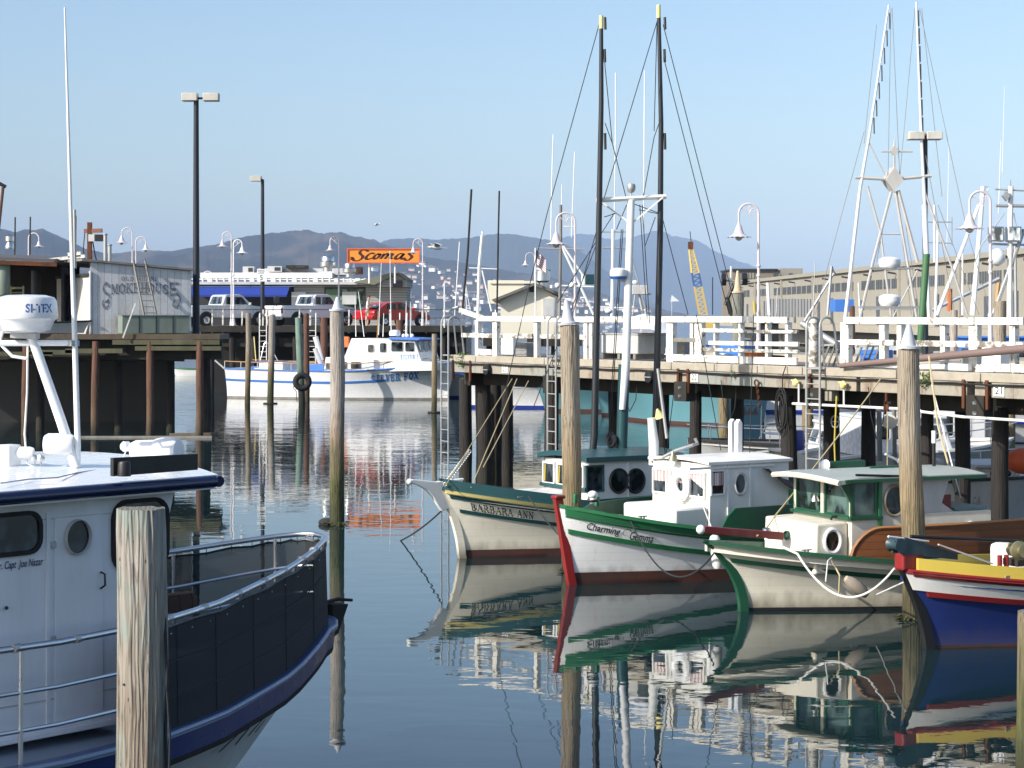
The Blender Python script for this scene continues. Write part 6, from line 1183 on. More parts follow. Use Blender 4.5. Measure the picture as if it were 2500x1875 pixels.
gz0 = rz(697); MB().prism([(rx(926), -2.3, gz0 - .1), (rx(998), -2.3, gz0 - .1), (rx(998), -2.3, rz(688)), (rx(975), -2.3, rz(672)), (rx(926), -2.3, rz(694))], (0, 7, 0)).build('gable', CLAD, rest, smooth=False)
MB().prism([(rx(920), -2.6, rz(697)), (rx(975), -2.6, rz(670)), (rx(975), -2.6, rz(665)), (rx(870), -2.6, rz(690))], (0, 8, 0)).prism([(rx(975), -2.6, rz(670)), (rx(999), -2.6, rz(688)), (rx(999), -2.6, rz(682)), (rx(975), -2.6, rz(665))], (0, 8, 0)).build('gable_roof', paint('shingle_green_grey', (.17, .18, .14), .9), rest, smooth=False)
MB().prism([(rx(880), -.6, rz(690)), (rx(975), -.6, rz(671)), (rx(975), 3.5, rz(671)), (rx(880), 3.5, rz(690))], (0, 0, .1)).build('roof_slope', paint('shingle_olive', (.22, .23, .18), .9), rest, smooth=False)
MB().box((rx(976), -2.34, rz(694)), (.6, .04, .42)).build('louvre', planks('louvre', (.10, .10, .11), (.12, .12, .13), .09, 2, gap=.3), rest, smooth=False)
f = framed(rest, ((rx(800) + rx(890)) / 2, -1.03, (rz(706) + rz(770)) / 2), (1, 0, 0), (0, 0, 1), rx(890) - rx(800), rz(706) - rz(770), DKW, glassy('cafe_glass', (.05, .08, .06)), fw=.12); 
MB().box((rx(815), -1.06, (rz(706) + rz(770)) / 2), (.85, .03, 1.6)).build('green_blind', paint('blind_green', (.10, .18, .09), .6), f, smooth=False); MB().box((rx(856), -1.06, rz(728)), (.9, .03, .8)).build('curtain', GREYW, f, smooth=False)
MB().box((rx(733), -1.03, rz(742)), (.9, .03, 1.5)).build('door', WHITE, rest, smooth=False)
AWN = paint('awning_blue', (.015, .045, .30), .7); aw = empty('awning', (0, 129, QZ), 0, 'long royal blue awning along the restaurant front', 'awning')
ax = lambda x: (x - CX) / F * 128.5; az = lambda y: H - (y - HY) / F * 128.5 - QZ
MB().prism([(ax(462), -1.2, az(721)), (ax(462), .4, az(700)), (ax(462), .4, az(702)), (ax(462), -1.2, az(724))], (ax(703) - ax(462), 0, 0)).build('cloth', AWN, aw, smooth=False)
m = MB()
for k in range(48): x = 462 + 5 * k; m.prism([(ax(x), -1.22, az(719)), (ax(x + 4.6), -1.22, az(719)), (ax(x + 4.2), -1.22, az(725)), (ax(x + .4), -1.22, az(725))], (0, .02, 0))
m.build('scallops', AWN, aw, smooth=False).__setitem__('kind', 'stuff')
for (x, y0, y1, r_, lb) in ((800, 661, 626, .52, 'large shiny round extractor vent on the restaurant roof'), (853, 676, 643, .42, 'smaller shiny round extractor vent beneath the orange sign')):
    o = MB().lathe([(r_ * .55, -.3), (r_ * .55, 0), (r_, .12), (r_ * 1.02, .42), (r_ * .8, .5), (r_ * .8, .82), (r_ * .72, .88)], (0, 0, 0), 22).build('extractor_vent', STEEL); o.location = pt(x, y0 - 8, 130); o.scale = (1, 1, (y0 - y1 - 8) / 38.5 / .88); tag(o, lb, 'vent', 'extractor vents on the restaurant roof')
for (x0, x1, y0, y1, lb) in ((595, 622, 651, 667, 'white air conditioning box left on the restaurant roof'), (655, 690, 650, 664, 'pale air conditioning box in the middle of the restaurant roof'), (700, 752, 648, 656, 'long flat dark duct on the restaurant roof'), (868, 885, 652, 670, 'brown louvred box beside the smaller vent')):
    e = empty('roof_unit', pt((x0 + x1) / 2, y1, 132), 0, lb, 'air unit', 'air units on the restaurant roof'); w_ = (x1 - x0) / 38; h_ = (y1 - y0) / 38; MB().box((0, 0, h_ / 2), (w_, 1, h_)).build('casing', GREYW if x0 < 690 else (DARKT if x0 < 800 else RUST), e, smooth=False); MB().box((w_ * .2, -.51, h_ / 2), (w_ * .4, .03, h_ * .6)).build('grille', DKW, e, smooth=False)
# sign
sg = empty('restaurant_sign', pt(936.5, 624.5, 127), 0, 'long orange sign board with dark slanted lettering above the roofs', 'sign')
s_ = F / 127; W2, H2 = 87.5 / s_, 16.8 / s_
MB().box((0, 0, 0), (2 * W2, .12, 2 * H2)).build('board', paint('sign_orange', (.80, .27, .03), .5, var=.06), sg, smooth=False); m = MB(); RIMC = paint('sign_rim', (.75, .12, .05), .5)
for z in (-H2, H2): m.box((0, -.05, z), (2 * W2 + .06, .16, .06))
for x in (-W2, W2): m.box((x, -.05, 0), (.06, .16, 2 * H2 - .06))
m.build('rim', RIMC, sg, smooth=False)
[MB().tube([(x, .15, -H2), (x, .15, -1.7)], .06, 8).build('support', WHITE, sg) for x in (.7, -.9)]
SCO = [[(.185, .80), (.16, .90), (.10, .92), (.075, .78), (.10, .62), (.145, .48), (.15, .30), (.11, .14), (.05, .16), (.02, .30), (-.01, .42)], [(.02, .30), (-.01, .22)],
       [(.285, .62), (.27, .70), (.235, .66), (.205, .46), (.215, .28), (.245, .24), (.30, .36)],
       [(.36, .66), (.325, .56), (.315, .38), (.34, .26), (.375, .36), (.385, .54), (.36, .66), (.40, .56)],
       [(.44, .66), (.435, .45), (.42, .27)], [(.44, .5), (.48, .66), (.505, .6), (.495, .42), (.485, .28)], [(.50, .5), (.54, .66), (.565, .6), (.555, .42), (.565, .28), (.60, .36)],
       [(.715, .64), (.67, .66), (.635, .5), (.635, .32), (.665, .25), (.705, .42), (.73, .66)], [(.73, .66), (.71, .4), (.735, .25), (.77, .38)],
       [(.85, .78), (.80, .66), (.86, .44), (.84, .2), (.79, .2), (.78, .3)], [(.83, .95), (.835, .85)]]
decal(ribbon([[(a + .1 * b, b) for a, b in P] for P in SCO], .075, .03, R(70)), lambda u, v: Vector((-W2 + .1 + (2 * W2 - .25) * u * 1.02, -.075, -H2 + 2 * H2 * v)), paint('sign_letter', (.05, .012, .008), .5), 'lettering', sg)
# vehicles
TYRE = BLACKR; CARG = glassy('car_glass', (.03, .04, .05)); CHROME = metal('chrome', (.7, .7, .72), .2)
def vehicle(loc, ang, label, kind, pm):
    e = empty(kind, loc, R(ang), label, 'car' if kind == 'parked_car' else 'pickup truck')
    w_ = .92 if kind == 'parked_car' else .98
    def slabm(prof, y0, y1, inset=.06):
        m = MB(); n_ = len(prof); rows = [[Vector((x, y, z)) for x, z in prof] for y in (y0,)]
        cx = sum(p[0] for p in prof) / n_; cz = sum(p[1] for p in prof) / n_
        ins = [(x + (cx - x) * .02, z + (cz - z) * .06) for x, z in prof]
        rows = [[Vector((x, y0, z)) for x, z in ins], [Vector((x, y0 + inset, z)) for x, z in prof], [Vector((x, y1 - inset, z)) for x, z in prof], [Vector((x, y1, z)) for x, z in ins]]
        m.grid(rows, True); m._a(rows[0], [tuple(range(n_))]); m._a(rows[-1], [tuple(range(n_ - 1, -1, -1))]); return m
    if kind == 'pickup_truck':
        body = [(-2.75, .55), (-2.75, 1.12), (-2.7, 1.22), (-.55, 1.24), (-.5, 1.27), (1.1, 1.24), (2.2, 1.12), (2.65, .98), (2.72, .6), (2.6, .45)]
        cab = [(-.62, 1.22), (-.42, 1.78), (-.3, 1.86), (.55, 1.88), (.75, 1.8), (1.35, 1.22)]; wx = (-1.75, 1.75); wr = .38
    else:
        body = [(-2.15, .4), (-2.2, .85), (-2.05, 1.0), (-1.3, 1.02), (1.0, .93), (1.9, .78), (2.15, .6), (2.15, .35)]
        cab = [(-1.75, .98), (-1.1, 1.36), (-.5, 1.45), (.1, 1.42), (1.05, .92)]; wx = (-1.35, 1.35); wr = .31
    slabm(body, -w_, w_).build('body', pm, e, bevel=.03); cw = w_ - .14; slabm(cab, -cw, cw, .16).build('cab', pm, e, bevel=.04)
    if kind == 'pickup_truck': MB().box((-1.7, 0, 1.205), (1.9, 1.5, .08)).build('bed', BLACK, e, smooth=False)
    for sy in (-1, 1):
        f = (lambda x0, x1, z0, z1, sl: MB().prism([(x0, sy * (cw - .01), z0), (x1, sy * (cw - .01), z0), (x1 - sl, sy * (cw - .01), z1), (x0 + .04, sy * (cw - .01), z1)], (0, sy * .025, 0)).build('side_window', CARG, e, smooth=False))
        if kind == 'pickup_truck': f(-.38, .0, 1.29, 1.72, 0); f(.08, 1.08, 1.29, 1.72, .42)
        else: f(-1.1, -.35, 1.03, 1.33, 0); f(-.25, .75, 1.0, 1.34, .45)
        for x in wx:
            MB().lathe([(wr + .09, -.02), (wr + .09, .02)], (x, sy * (w_ - .005), wr + .04), 20, (0, 1, 0)).build('wheel_arch', BLACK, e)
            wh = MB().lathe([(wr * .6, -.12), (wr, -.1), (wr, .1), (wr * .6, .12)], (x, sy * (w_ - .06), wr), 22, (0, 1, 0)).build('wheel', TYRE, e); MB().lathe([(wr * .62, -.01), (wr * .5, .02), (wr * .15, .0), (.02, .03)], (x, sy * (w_ + .055), wr), 16, (0, sy, 0)).build('rim', CHROME, wh)
        MB().box((body[0][0] - .01, sy * (w_ - .13), body[1][1] - .2), (.05, .14, .3)).build('tail_light', RED, e, bevel=.01); MB().box((cab[-1][0] - .25, sy * (w_ + .06), cab[-1][1] + .1), (.1, .2, .16)).build('mirror', pm, e, bevel=.02)
    bk = cab[0], cab[1]; MB().prism([(bk[0][0] + .02, -cw + .2, bk[0][1] + .1), (bk[0][0] + .02, cw - .2, bk[0][1] + .1), (bk[1][0] - .0, cw - .3, bk[1][1] - .05), (bk[1][0] - .0, -cw + .3, bk[1][1] - .05)], (-.03, 0, .01)).build('rear_window', CARG, e, smooth=False)
    MB().prism([(cab[-1][0] + .0, -cw + .15, cab[-1][1] + .03), (cab[-1][0] + .0, cw - .15, cab[-1][1] + .03), (cab[-2][0] + .03, cw - .25, cab[-2][1] - .05), (cab[-2][0] + .03, -cw + .25, cab[-2][1] - .05)], (.03, 0, .02)).build('windscreen', CARG, e, smooth=False)
    MB().box((body[0][0] - .06, 0, .52), (.12, 1.8, .2)).build('bumper', CHROME if kind == 'pickup_truck' else pm, e, bevel=.03); MB().box((body[0][0] - .01, 0, .72 if kind == 'parked_car' else .85), (.03, .34, .14)).build('number_plate', WHITE, e, smooth=False)
    if kind == 'pickup_truck': MB().box((body[0][0] - .005, 0, .92), (.02, 1.5, .5)).build('tailgate', pm, e, smooth=False, bevel=.01)
    return e
VW = paint('truck_white', (.66, .67, .69), .25, var=.05, coat=.4); VS = paint('truck_silver', (.58, .60, .62), .25, .2, .06, coat=.4); VR = paint('car_red', (.42, .012, .014), .2, var=.08, coat=.6)
def on(x, D): return Vector(((x - CX) / F * D, D, QZ))
vehicle(on(548, 119), 38, 'silver pickup truck parked nearest the dark column on the far quay', 'pickup_truck', VS); vehicle(on(762, 119.5), 42, 'white pickup truck parked in the middle of the far quay', 'pickup_truck', VW); vehicle(on(958, 119.5), 44, 'red hatchback car parked right of the man on the far quay', 'parked_car', VR)
e = empty('parking_meter', on(675, 117.5), 0, 'dark box on a thin post in front of the white truck', 'post'); MB().tube([(0, 0, 0), (0, 0, 1.4)], .03, 6).build('post', BLACK, e); MB().box((0, 0, 1.55), (.3, .2, .4)).build('box', BLACK, e, bevel=.03)
# man reading, standing by the red car
def skin(name, pts, edges, mat, parent=None, sub=1):
    me = bpy.data.meshes.new(name); me.from_pydata([p[:3] for p in pts], edges, []); me.materials.append(mat); o = bpy.data.objects.new(name, me); COL.objects.link(o)
    s = o.modifiers.new('s', 'SKIN'); s.use_smooth_shade = True; u = o.modifiers.new('u', 'SUBSURF'); u.levels = sub; u.render_levels = sub
    for i, p in enumerate(pts): sv = me.skin_vertices[0].data[i]; sv.radius = (p[3], p[4] if len(p) > 4 else p[3]); sv.use_root = (i == 0)
    if parent: o.parent = parent
    return o
SKN = paint('skin', (.50, .27, .18), .6, var=.05); SHIRT = paint('shirt_pale', (.62, .63, .65), .8, var=.06); SHORT = paint('shorts_khaki', (.42, .38, .30), .8)
pe = empty('person', on(899, 117.8), 0, 'man in pale grey shirt and light shorts looking down at something in his hands', 'person')
body = [(0, 0, .93, .13, .10), (-.02, 0, 1.15, .13, .11), (-.03, 0, 1.38, .16, .11), (.0, 0, 1.50, .06), (.03, 0, 1.58, .06), (.05, 0, 1.66, .09, .085), (.04, 0, 1.74, .075),
        (.01, -.10, .88, .09), (.03, -.10, .50, .062), (.0, -.10, .42, .06), (-.02, -.10, .10, .038), (.12, -.10, .035, .04),
        (-.04, .10, .88, .09), (-.05, .10, .50, .062), (-.07, .10, .42, .06), (-.12, .10, .10, .038), (.02, .11, .035, .04),
        (-.03, -.19, 1.40, .06), (.0, -.23, 1.13, .045), (.2, -.17, 1.16, .034), (.29, -.10, 1.20, .03), (-.03, .19, 1.40, .06), (.0, .23, 1.13, .045), (.2, .17, 1.16, .034), (.29, .10, 1.20, .03)]
ed = [(0, 1), (1, 2), (2, 3), (3, 4), (4, 5), (5, 6), (0, 7), (7, 8), (8, 9), (9, 10), (10, 11), (0, 12), (12, 13), (13, 14), (14, 15), (15, 16), (2, 17), (17, 18), (18, 19), (19, 20), (2, 21), (21, 22), (22, 23), (23, 24)]
skin('body', body, ed, SKN, pe)
skin('shirt', [(-.0, 0, .92, .155, .13), (-.02, 0, 1.15, .155, .135), (-.03, 0, 1.39, .17, .13), (0, 0, 1.49, .07), (-.03, -.19, 1.41, .078), (-.0, -.225, 1.2, .07), (-.03, .19, 1.41, .078), (.0, .225, 1.2, .07)], [(0, 1), (1, 2), (2, 3), (2, 4), (4, 5), (2, 6), (6, 7)], SHIRT, pe)
skin('shorts', [(0, 0, .92, .15, .13), (.01, -.10, .84, .11), (.03, -.11, .52, .09), (-.04, .10, .84, .11), (-.05, .11, .52, .09)], [(0, 1), (1, 2), (0, 3), (3, 4)], SHORT, pe)
MB().ball((.035, 0, 1.745), .098, 12, (1, .9, .75)).build('hair', paint('hair_brown', (.10, .05, .03), .8), pe)
for s__ in (-1, 1):
    MB().box((.05, .1 * s__, .03), (.27, .1, .07)).build('shoe', DKW, pe, bevel=.02)
    for k in range(4): MB().tube([(.29, s__ * (.10 - .01 * k), 1.19 + .015 * k), (.34, s__ * (.085 - .01 * k), 1.20 + .015 * k), (.36, s__ * (.06 - .01 * k), 1.21 + .012 * k)], .009, 5).build('finger', SKN, pe)
MB().ball((.145, 0, 1.655), .018, 8).build('nose', SKN, pe)
o = MB().box((0, 0, 0), (.16, .24, .02), M=Matrix.Rotation(R(-25), 4, 'Y')).build('notebook', WHITE2, smooth=False); o.location = on(899, 117.8) + Vector((.38, 0, 1.22)); tag(o, 'small white booklet in the hands of the man', 'booklet')

# ================================================================ long charter boat
fF = Fr(tuple(wp(1092, 976))[:2], -19); S = fempty('charter_boat', fF, 'long white charter boat with sky blue trim, cabin and many antennas', 'boat')
hF = Hull(12.3, 3.9, 2.0, 1.52, 1.62, rake=.55, rp=1.2, flare=1.7, full=.7, tail=.9, wtail=.8, boot=.1, tm=.5); hF.build(S, WHITE2, GREYT, None, GREYW, mcap=SKYB)
hF.band(S, 'blue_stripe', SKYB, -.62, .12, side=-1, t0=.26, t1=1); hF.band(S, 'blue_stripe', SKYB, -.62, .12, side=1, t0=.3, t1=1)
def tcol(h, fr, x, dz, side):      # station whose sheer point shows at pixel column x
    best = 0; bd = 1e9
    for i in range(0, 1001):
        t = i / 1000; q = fr.M @ h.p(t, h.zsheer(t) + dz, side); sx = CX + q.x / q.y * F
        if abs(sx - x) < bd: bd = abs(sx - x); best = t
    return best
ta = tcol(hF, fF, 906, -.5, -1); tb = tcol(hF, fF, 1022, -.5, -1)
decal(slab("SILVER FOX", 1.28, .3, .17), lambda u, v: hF.p(ta + (tb - ta) * u, hF.zsheer(ta + (tb - ta) * u) - .66 + .33 * v, -1, .02), LETBLUE, 'boat_name', S)
bF = -1.35
def FP(x, y, b=bF): return fF.hb(x, y, b)
def side_poly(name, pxs, b, wdt, mat, par=S, bevel=.02): m = MB(); m.prism([FP(x, y, b) for x, y in pxs], (0, wdt, 0)); return m.build(name, mat, par, smooth=False, bevel=bevel)
side_poly('wheelhouse', [(842, 868), (858, 826), (1000, 828), (1012, 832), (1032, 892), (790, 900), (800, 872)], bF, 2.7, WHITE2); side_poly('trunk_cabin', [(790, 910), (795, 872), (1060, 884), (1062, 905)], -1.5, 3.0, WHITE2)
m = MB(); a = FP(952, 829); b = FP(1022, 831); m.prism([a + Vector((0, -.15, 0)), b + Vector((.1, -.15, 0)), b + Vector((.1, -.15, .09)), a + Vector((0, -.15, .12))], (0, 3.0, 0)); m.build('visor', SKYB, S, smooth=False, bevel=.01)
def fwin(x0, x1, y0, y1, b=bF, fmat=GREYW): p0 = FP(x0, y0, b); p1 = FP(x1, y0, b); z0 = FP((x0 + x1) / 2, y1, b).z; z1 = FP((x0 + x1) / 2, y0, b).z; framed(S, ((p0.x + p1.x) / 2, b - .008, (z0 + z1) / 2), (1, 0, 0), (0, 0, 1), abs(p1.x - p0.x), z1 - z0, fmat, GLASS, .03, .07, 'window', .015)
for q in ((899, 913, 842, 860), (928, 943, 838, 860), (956, 984, 835, 858), (990, 1012, 836, 858)): fwin(*q)
for q in ((796, 806, 886, 900), (838, 848, 884, 900), (857, 882, 884, 900)): fwin(*q, b=-1.5)
for sy in (-.8, 0, .8): q = fF.ha(1022, 846, FP(1020, 850).x); framed(S, (FP(1018, 850).x + .05, sy, FP(1018, 846).z), (0, 1, 0), (-.3, 0, 1), .6, .45, GREYW, GLASS, .04, .05)
p0 = FP(978, 876); p1 = FP(1022, 874); decal(slab("SILVER F"), lambda u, v: Vector((p0.x + (p1.x - p0.x) * u, bF - .03, p0.z + (p1.z - p0.z) * u - .03 + .22 * v)), LETBLUE, 'lettering', S)
side_poly('stern_house', [(632, 905), (632, 884), (690, 884), (690, 905)], -1.0, 2.0, WHITE2); side_poly('engine_box', [(735, 905), (735, 890), (790, 888), (790, 905)], -1.0, 2.0, SKYB); MB().box(FP(660, 883, -.0) , (1.4, 1.7, .08)).build('blue_hatch', BLUE, S, bevel=.01)
WOODR = paint('rail_varnish', (.36, .20, .06), .4); rr_ = hF.pts(.38, -1, -.05, .1, 1, 30); MB().tube(rr_, .028, 6).build('stern_rail', WOODR, S); MB().tube(hF.pts(.38, 1, -.05, .1, 1, 30), .028, 6).build('stern_rail', WOODR, S)
for k in range(12): t = .12 + .08 * k; q = hF.p(t, hF.zsheer(t), -1, -.05); MB().tube([q, q + Vector((0, 0, .38))], .02, 6).build('stanchion', STEEL, S)
Dr = (fF.M @ Vector((-5, 0, 0))).y; FQ = lambda x, y, D=None: fF.l(pt(x, y, D or Dr))
for (x0, y0, x1, y1) in ((924, 818, 931, 642), (955, 806, 952, 612), (889, 822, 875, 712), (869, 822, 867, 728), (990, 826, 992, 735), (1002, 826, 1002, 736), (935, 822, 937, 765)): MB().tube([FQ(x0, y0), FQ(x1, y1)], [.028, .018], 6).build('antenna', WHITE2, S)
MB().tube([FQ(919, 900, Dr - 1.4), FQ(921, 830, Dr - 1.4), FQ(924, 760, Dr - 1.4)], .035, 7).build('side_pole', WOODR, S); MB().lathe([(.28, 0), (.32, .1), (.28, .28), (.1, .33)], FQ(964, 820), 18).build('radar_dome', WHITE2, S)
MB().tube([FQ(790, 905, Dr + .5), FQ(770, 850, Dr + .5)], .16, 10).build('exhaust_stack', GREYW, S); MB().tube([FQ(786, 880, Dr + .5), FQ(770, 822, Dr + .5)], [.10, .15], 10).build('white_horn', WHITE, S); MB().box(FQ(846, 835, Dr + 1.5), (.35, .2, .6)).build('life_raft', paint('raft_orange', (.55, .14, .03), .6), S, bevel=.05)
m = MB()
for dx in (0, 42): m.tube([FQ(636 + dx, 880, Dr + 2), FQ(645 + dx * .3, 840, Dr + 2), FQ(650, 835, Dr + 2)], .03, 6)
m.build('stern_frame', STEEL, S); MB().bar(FQ(620, 822, Dr + 2.0), FQ(625, 885, Dr + 2.0), .05).build('boat_hook', PALEY, S, smooth=False)
for x in (985, 994, 1006): MB().ball(FQ(x, 820), .12, 10).build('deck_light', WHITE2, S)
rope('mooring_line', [pt(525, 880, 112), pt(560, 910, 112.2)], .05, ROPEW, 'grey stern line from the dock to the charter boat', sag=.0)

# ================================================================ boats in the background
def cruiser(bow, D, ang, L, B, zb, label, mh=WHITE2, trim=SKYB, house=((.25, .75, 1.3),), masts=(), hm=WHITE2, group='boats moored behind the pier', name='moored_boat', zm=None, windows=4, deck=GREYW, fly=False):
    """bow pixel column, distance; house = (t0, t1, height above sheer); masts = pixel polylines with radius"""
    o = gz(bow, F / D, 0); fr = Fr(tuple(o), ang); e = fempty(name, fr, label, 'boat', group); h = Hull(L, B, zb, zm or zb * .72, zb * .75, rake=.5, rp=1.3, tail=.85, wtail=.7, boot=.12); h.build(e, mh, BOOT if mh is not WHITE2 else BLUE, None, deck, mcap=trim)
    for k, (t0, t1, hh) in enumerate(house):
        zs = h.zsheer((t0 + t1) / 2) - .15; hw = B / 2 * .66; xa, xb = -L * t0, -L * t1; m = MB(); m.prism([(xa, -hw, zs), (xa - hh * .35, -hw, zs + hh), (xb, -hw, zs + hh), (xb, -hw, zs)], (0, 2 * hw, 0)); m.build('house', hm, e, smooth=False, bevel=.03)
        MB().box(((xa + xb) / 2 - hh * .15, 0, zs + hh + .03), (abs(xb - xa) - hh * .25, 2 * hw + .2, .07)).build('house_roof', trim if k else hm, e, smooth=False, bevel=.02)
        n_ = max(1, windows if k == 0 else 2); ln = abs(xb - xa) - hh * .5 - .2; wv = ln / n_
        for sy in (-1, 1):
            for i in range(n_): cx = xa - hh * .4 - wv * (i + .5); framed(e, (cx, sy * (hw + .004), zs + hh * .64), (sy * -1, 0, 0), (0, 0, 1), wv * .72, hh * .36, hm, GLASS, .03, .05, depth=.015)
        for yy in (-hw / 2, hw / 2): c = Vector((xa - hh * .35 * .64 + .012, yy, zs + hh * .64)); framed(e, c, (0, 1, 0), (-.35, 0, 1), hw * .8, hh * .36, hm, GLASS, .03, .03, depth=.02)
    for side in (-1, 1):
        MB().tube(h.pts(.42, side, -.08, .02, .6, 16), .016, 5).build('guard_rail', STEEL, e)
        for k in range(5): t = .05 + .13 * k; q = h.p(t, h.zsheer(t), side, -.08); MB().tube([q, q + Vector((0, 0, .42))], .013, 5).build('stanchion', STEEL, e)
    for it in masts:
        nm, mt, rr, P = it; MB().tube([fr.l(pt(x, y, D + 2)) for x, y in P], rr, 7).build(nm, mt, e)
    return e, fr, h
TEAL2 = paint('light_teal', (.10, .24, .28), .4)
# left group, seen over the end of the pier
cruiser(1010, 119, 172, 9, 3, 1.9, 'white boat under a bright blue tarpaulin beyond the charter boat cabin', trim=BLUE, house=((.2, .85, .9),), hm=BLUE, windows=1, masts=(('antenna', WHITE2, .02, [(1025, 800), (1026, 735)]),))
cruiser(1045, 112, 170, 9.5, 3, 1.55, 'white cabin boat between the end ladder and the blue tarpaulin', house=((.3, .72, 1.35),), masts=(('mast', WHITE2, .04, [(1085, 800), (1085, 690)]), ('mast', WHITE2, .03, [(1110, 770), (1122, 590)]), ('antenna', WHITE2, .02, [(1150, 770), (1137, 695)])))
cruiser(1150, 100, 185, 9, 3, 1.4, 'white boat with dark sprayhood seen through the left end of the railing', house=((.25, .6, 1.5),), trim=BLUE, masts=(('mast', PILE_D, .055, [(1128, 765), (1142, 620), (1151, 462)]), ('mast', PILE_D, .045, [(1213, 770), (1216, 600), (1219, 466)]), ('mast', WHITE, .08, [(1166, 800), (1170, 650), (1177, 575)]), ('crosstree', WHITE, .03, [(1145, 654), (1216, 657)]), ('brace', WHITE, .04, [(1177, 660), (1200, 760)]), ('masthead_light', WHITE, .05, [(1177, 575), (1178, 565)])))
cruiser(1255, 104, 186, 6, 3, 1.3, 'white boat with red canoe topside behind the left rail section', house=((.3, .6, 1.2),), mh=WHITE2, trim=RED)
e_, fr_, h_ = cruiser(1330, 96, 190, 8, 3.2, 1.5, 'grey decked fishing boat with weathered mast and square green work lights', mh=TEAL2, trim=TEAL, house=((.35, .7, 1.6),), hm=WHITE, masts=(
    ('mast', GREYT, .075, [(1366, 780), (1369, 600), (1369, 500)]), ('mast_top', WHITE, .05, [(1369, 600), (1370, 552)]), ('crosstree', GALV, .04, [(1312, 606), (1425, 609)]), ('frame', WHITE, .03, [(1369, 553), (1403, 553)]),
    ('whip_antenna', WHITE2, .03, [(1345, 585), (1347, 450), (1351, 328)]), ('whip_antenna', WHITE2, .025, [(1395, 580), (1400, 450), (1403, 370)]), ('boom', WHITE, .06, [(1371, 600), (1449, 768)]), ('boom', WHITE, .05, [(1375, 600), (1425, 675)]), ('spreader', WHITE, .04, [(1362, 697), (1450, 700)]), ('antenna', WHITE2, .02, [(1370, 560), (1372, 450)])))
for (x, y) in ((1361, 697), (1396, 696)): MB().ball(fr_.l(pt(x, y, 65)), .09, 10).build('spotlight', WHITE, e_)
MB().box(fr_.l(pt(1437, 682, 65)), (.3, .34, .32)).build('work_light', TEAL, e_, bevel=.02); MB().box(fr_.l(pt(1425, 683, 65)), (.08, .36, .34)).build('light_cover', WHITE, e_, bevel=.01)
e_, fr_, h_ = cruiser(1470, 92, 200, 7, 3.4, 1.7, mh=TEAL2, label='white fishing boat with crossbar mast left of the white crosstree mast', house=((.3, .62, 1.9),), masts=(('mast', WHITE, .08, [(1494, 775), (1496, 650), (1497, 560)]), ('crosstree', GALV, .035, [(1472, 605), (1530, 606)]), ('crosstree', GALV, .03, [(1472, 566), (1529, 566)]), ('bar', WHITE, .04, [(1465, 750), (1530, 752)]), ('whip_antenna', WHITE2, .03, [(1500, 560), (1503, 300), (1503, 178)]), ('whip_antenna', WHITE2, .03, [(1572, 560), (1573, 300), (1574, 172)])))
MB().ball(fr_.l(pt(1486, 760, 71)), .14, 12, (1, 1, .7)).build('radar', WHITE2, e_)
cruiser(1500, 90, 130, 8, 3.2, 2.0, mh=TEAL2, label='white motor yacht with blue fish emblem seen between the rails', house=((.25, .7, 1.2), (.35, .6, 1.9)), trim=SKYB, windows=3, masts=(('crane_lamp', GALV, .03, [(1545, 768), (1552, 700)]), ('radar_mast', GALV, .04, [(1580, 768), (1540, 620)]), ))
e_ = empty('light_cluster', pt(1560, 700, 66), 0, 'cluster of grey work lights between the black poles', 'lights')
for (x, y) in ((1553, 708), (1572, 708)): MB().box(pt(x, y, 66) - e_.location, (.26, .3, .3)).build('lamp_box', GREYW, e_, bevel=.02)
MB().ball(pt(1550, 690, 66) - e_.location, .12, 10, (1, 1, .7)).build('dome', WHITE2, e_); MB().bar(pt(1545, 718, 66) - e_.location, pt(1590, 718, 66) - e_.location, .05).tube([pt(1560, 718, 66) - e_.location, pt(1575, 790, 66) - e_.location], .05, 6).build('frame', GALV, e_, smooth=False)
# right group: visible above and below the pier
cruiser(1722, 58, 180, 11.5, 3.2, 1.05, 'low grey workboat with teal bottom seen under the pier', mh=GREYW, trim=BLACK, house=((.42, .55, .25),), hm=BLACK, windows=1, zm=.85, masts=(('davit', TEALD, .035, [(1858, 1085), (1860, 990), (1818, 988)]), ('frame', TEALD, .03, [(1850, 1080), (1872, 1036), (1905, 1034)])))
e = empty('pulley_blocks', pt(1830, 1005, 56), 0, 'three black pulley blocks hanging in a row under the pier', 'pulley')
for x in (1817, 1831, 1844): MB().prism([pt(x, 992, 56) - e.location, pt(x - 7, 1008, 56) - e.location, pt(x - 4, 1014, 56) - e.location, pt(x + 4, 1014, 56) - e.location, pt(x + 7, 1008, 56) - e.location], (0, .08, 0)).build('block', BLACK, e, smooth=False)
cruiser(1925, 52, 184, 6, 3.0, 1.15, 'grey white boat with a long low house seen under the pier', mh=GREYW, trim=WHITE, house=((.1, .5, .9), (.5, .8, 1.5)), windows=2, zm=1.0, group='boats moored behind the pier')
o = MB().lathe([(.2, 0), (.22, .05), (.22, .6), (.2, .64)], (0, 0, 0), 18).build('blue_barrel', BLUE); o.location = gz(1943, 5000 / 51.0, 1.05); tag(o, 'blue plastic barrel on the boat under the pier', 'barrel')
e_, fr_, h_ = cruiser(2575, 44, 6, 3.4, 2.4, 1.35, 'grey hulled boat with black rub band and faded letters at the stern', mh=GREYW, trim=BLACK, house=((.3, .6, .35),), hm=GREYW, zm=1.15, windows=1)
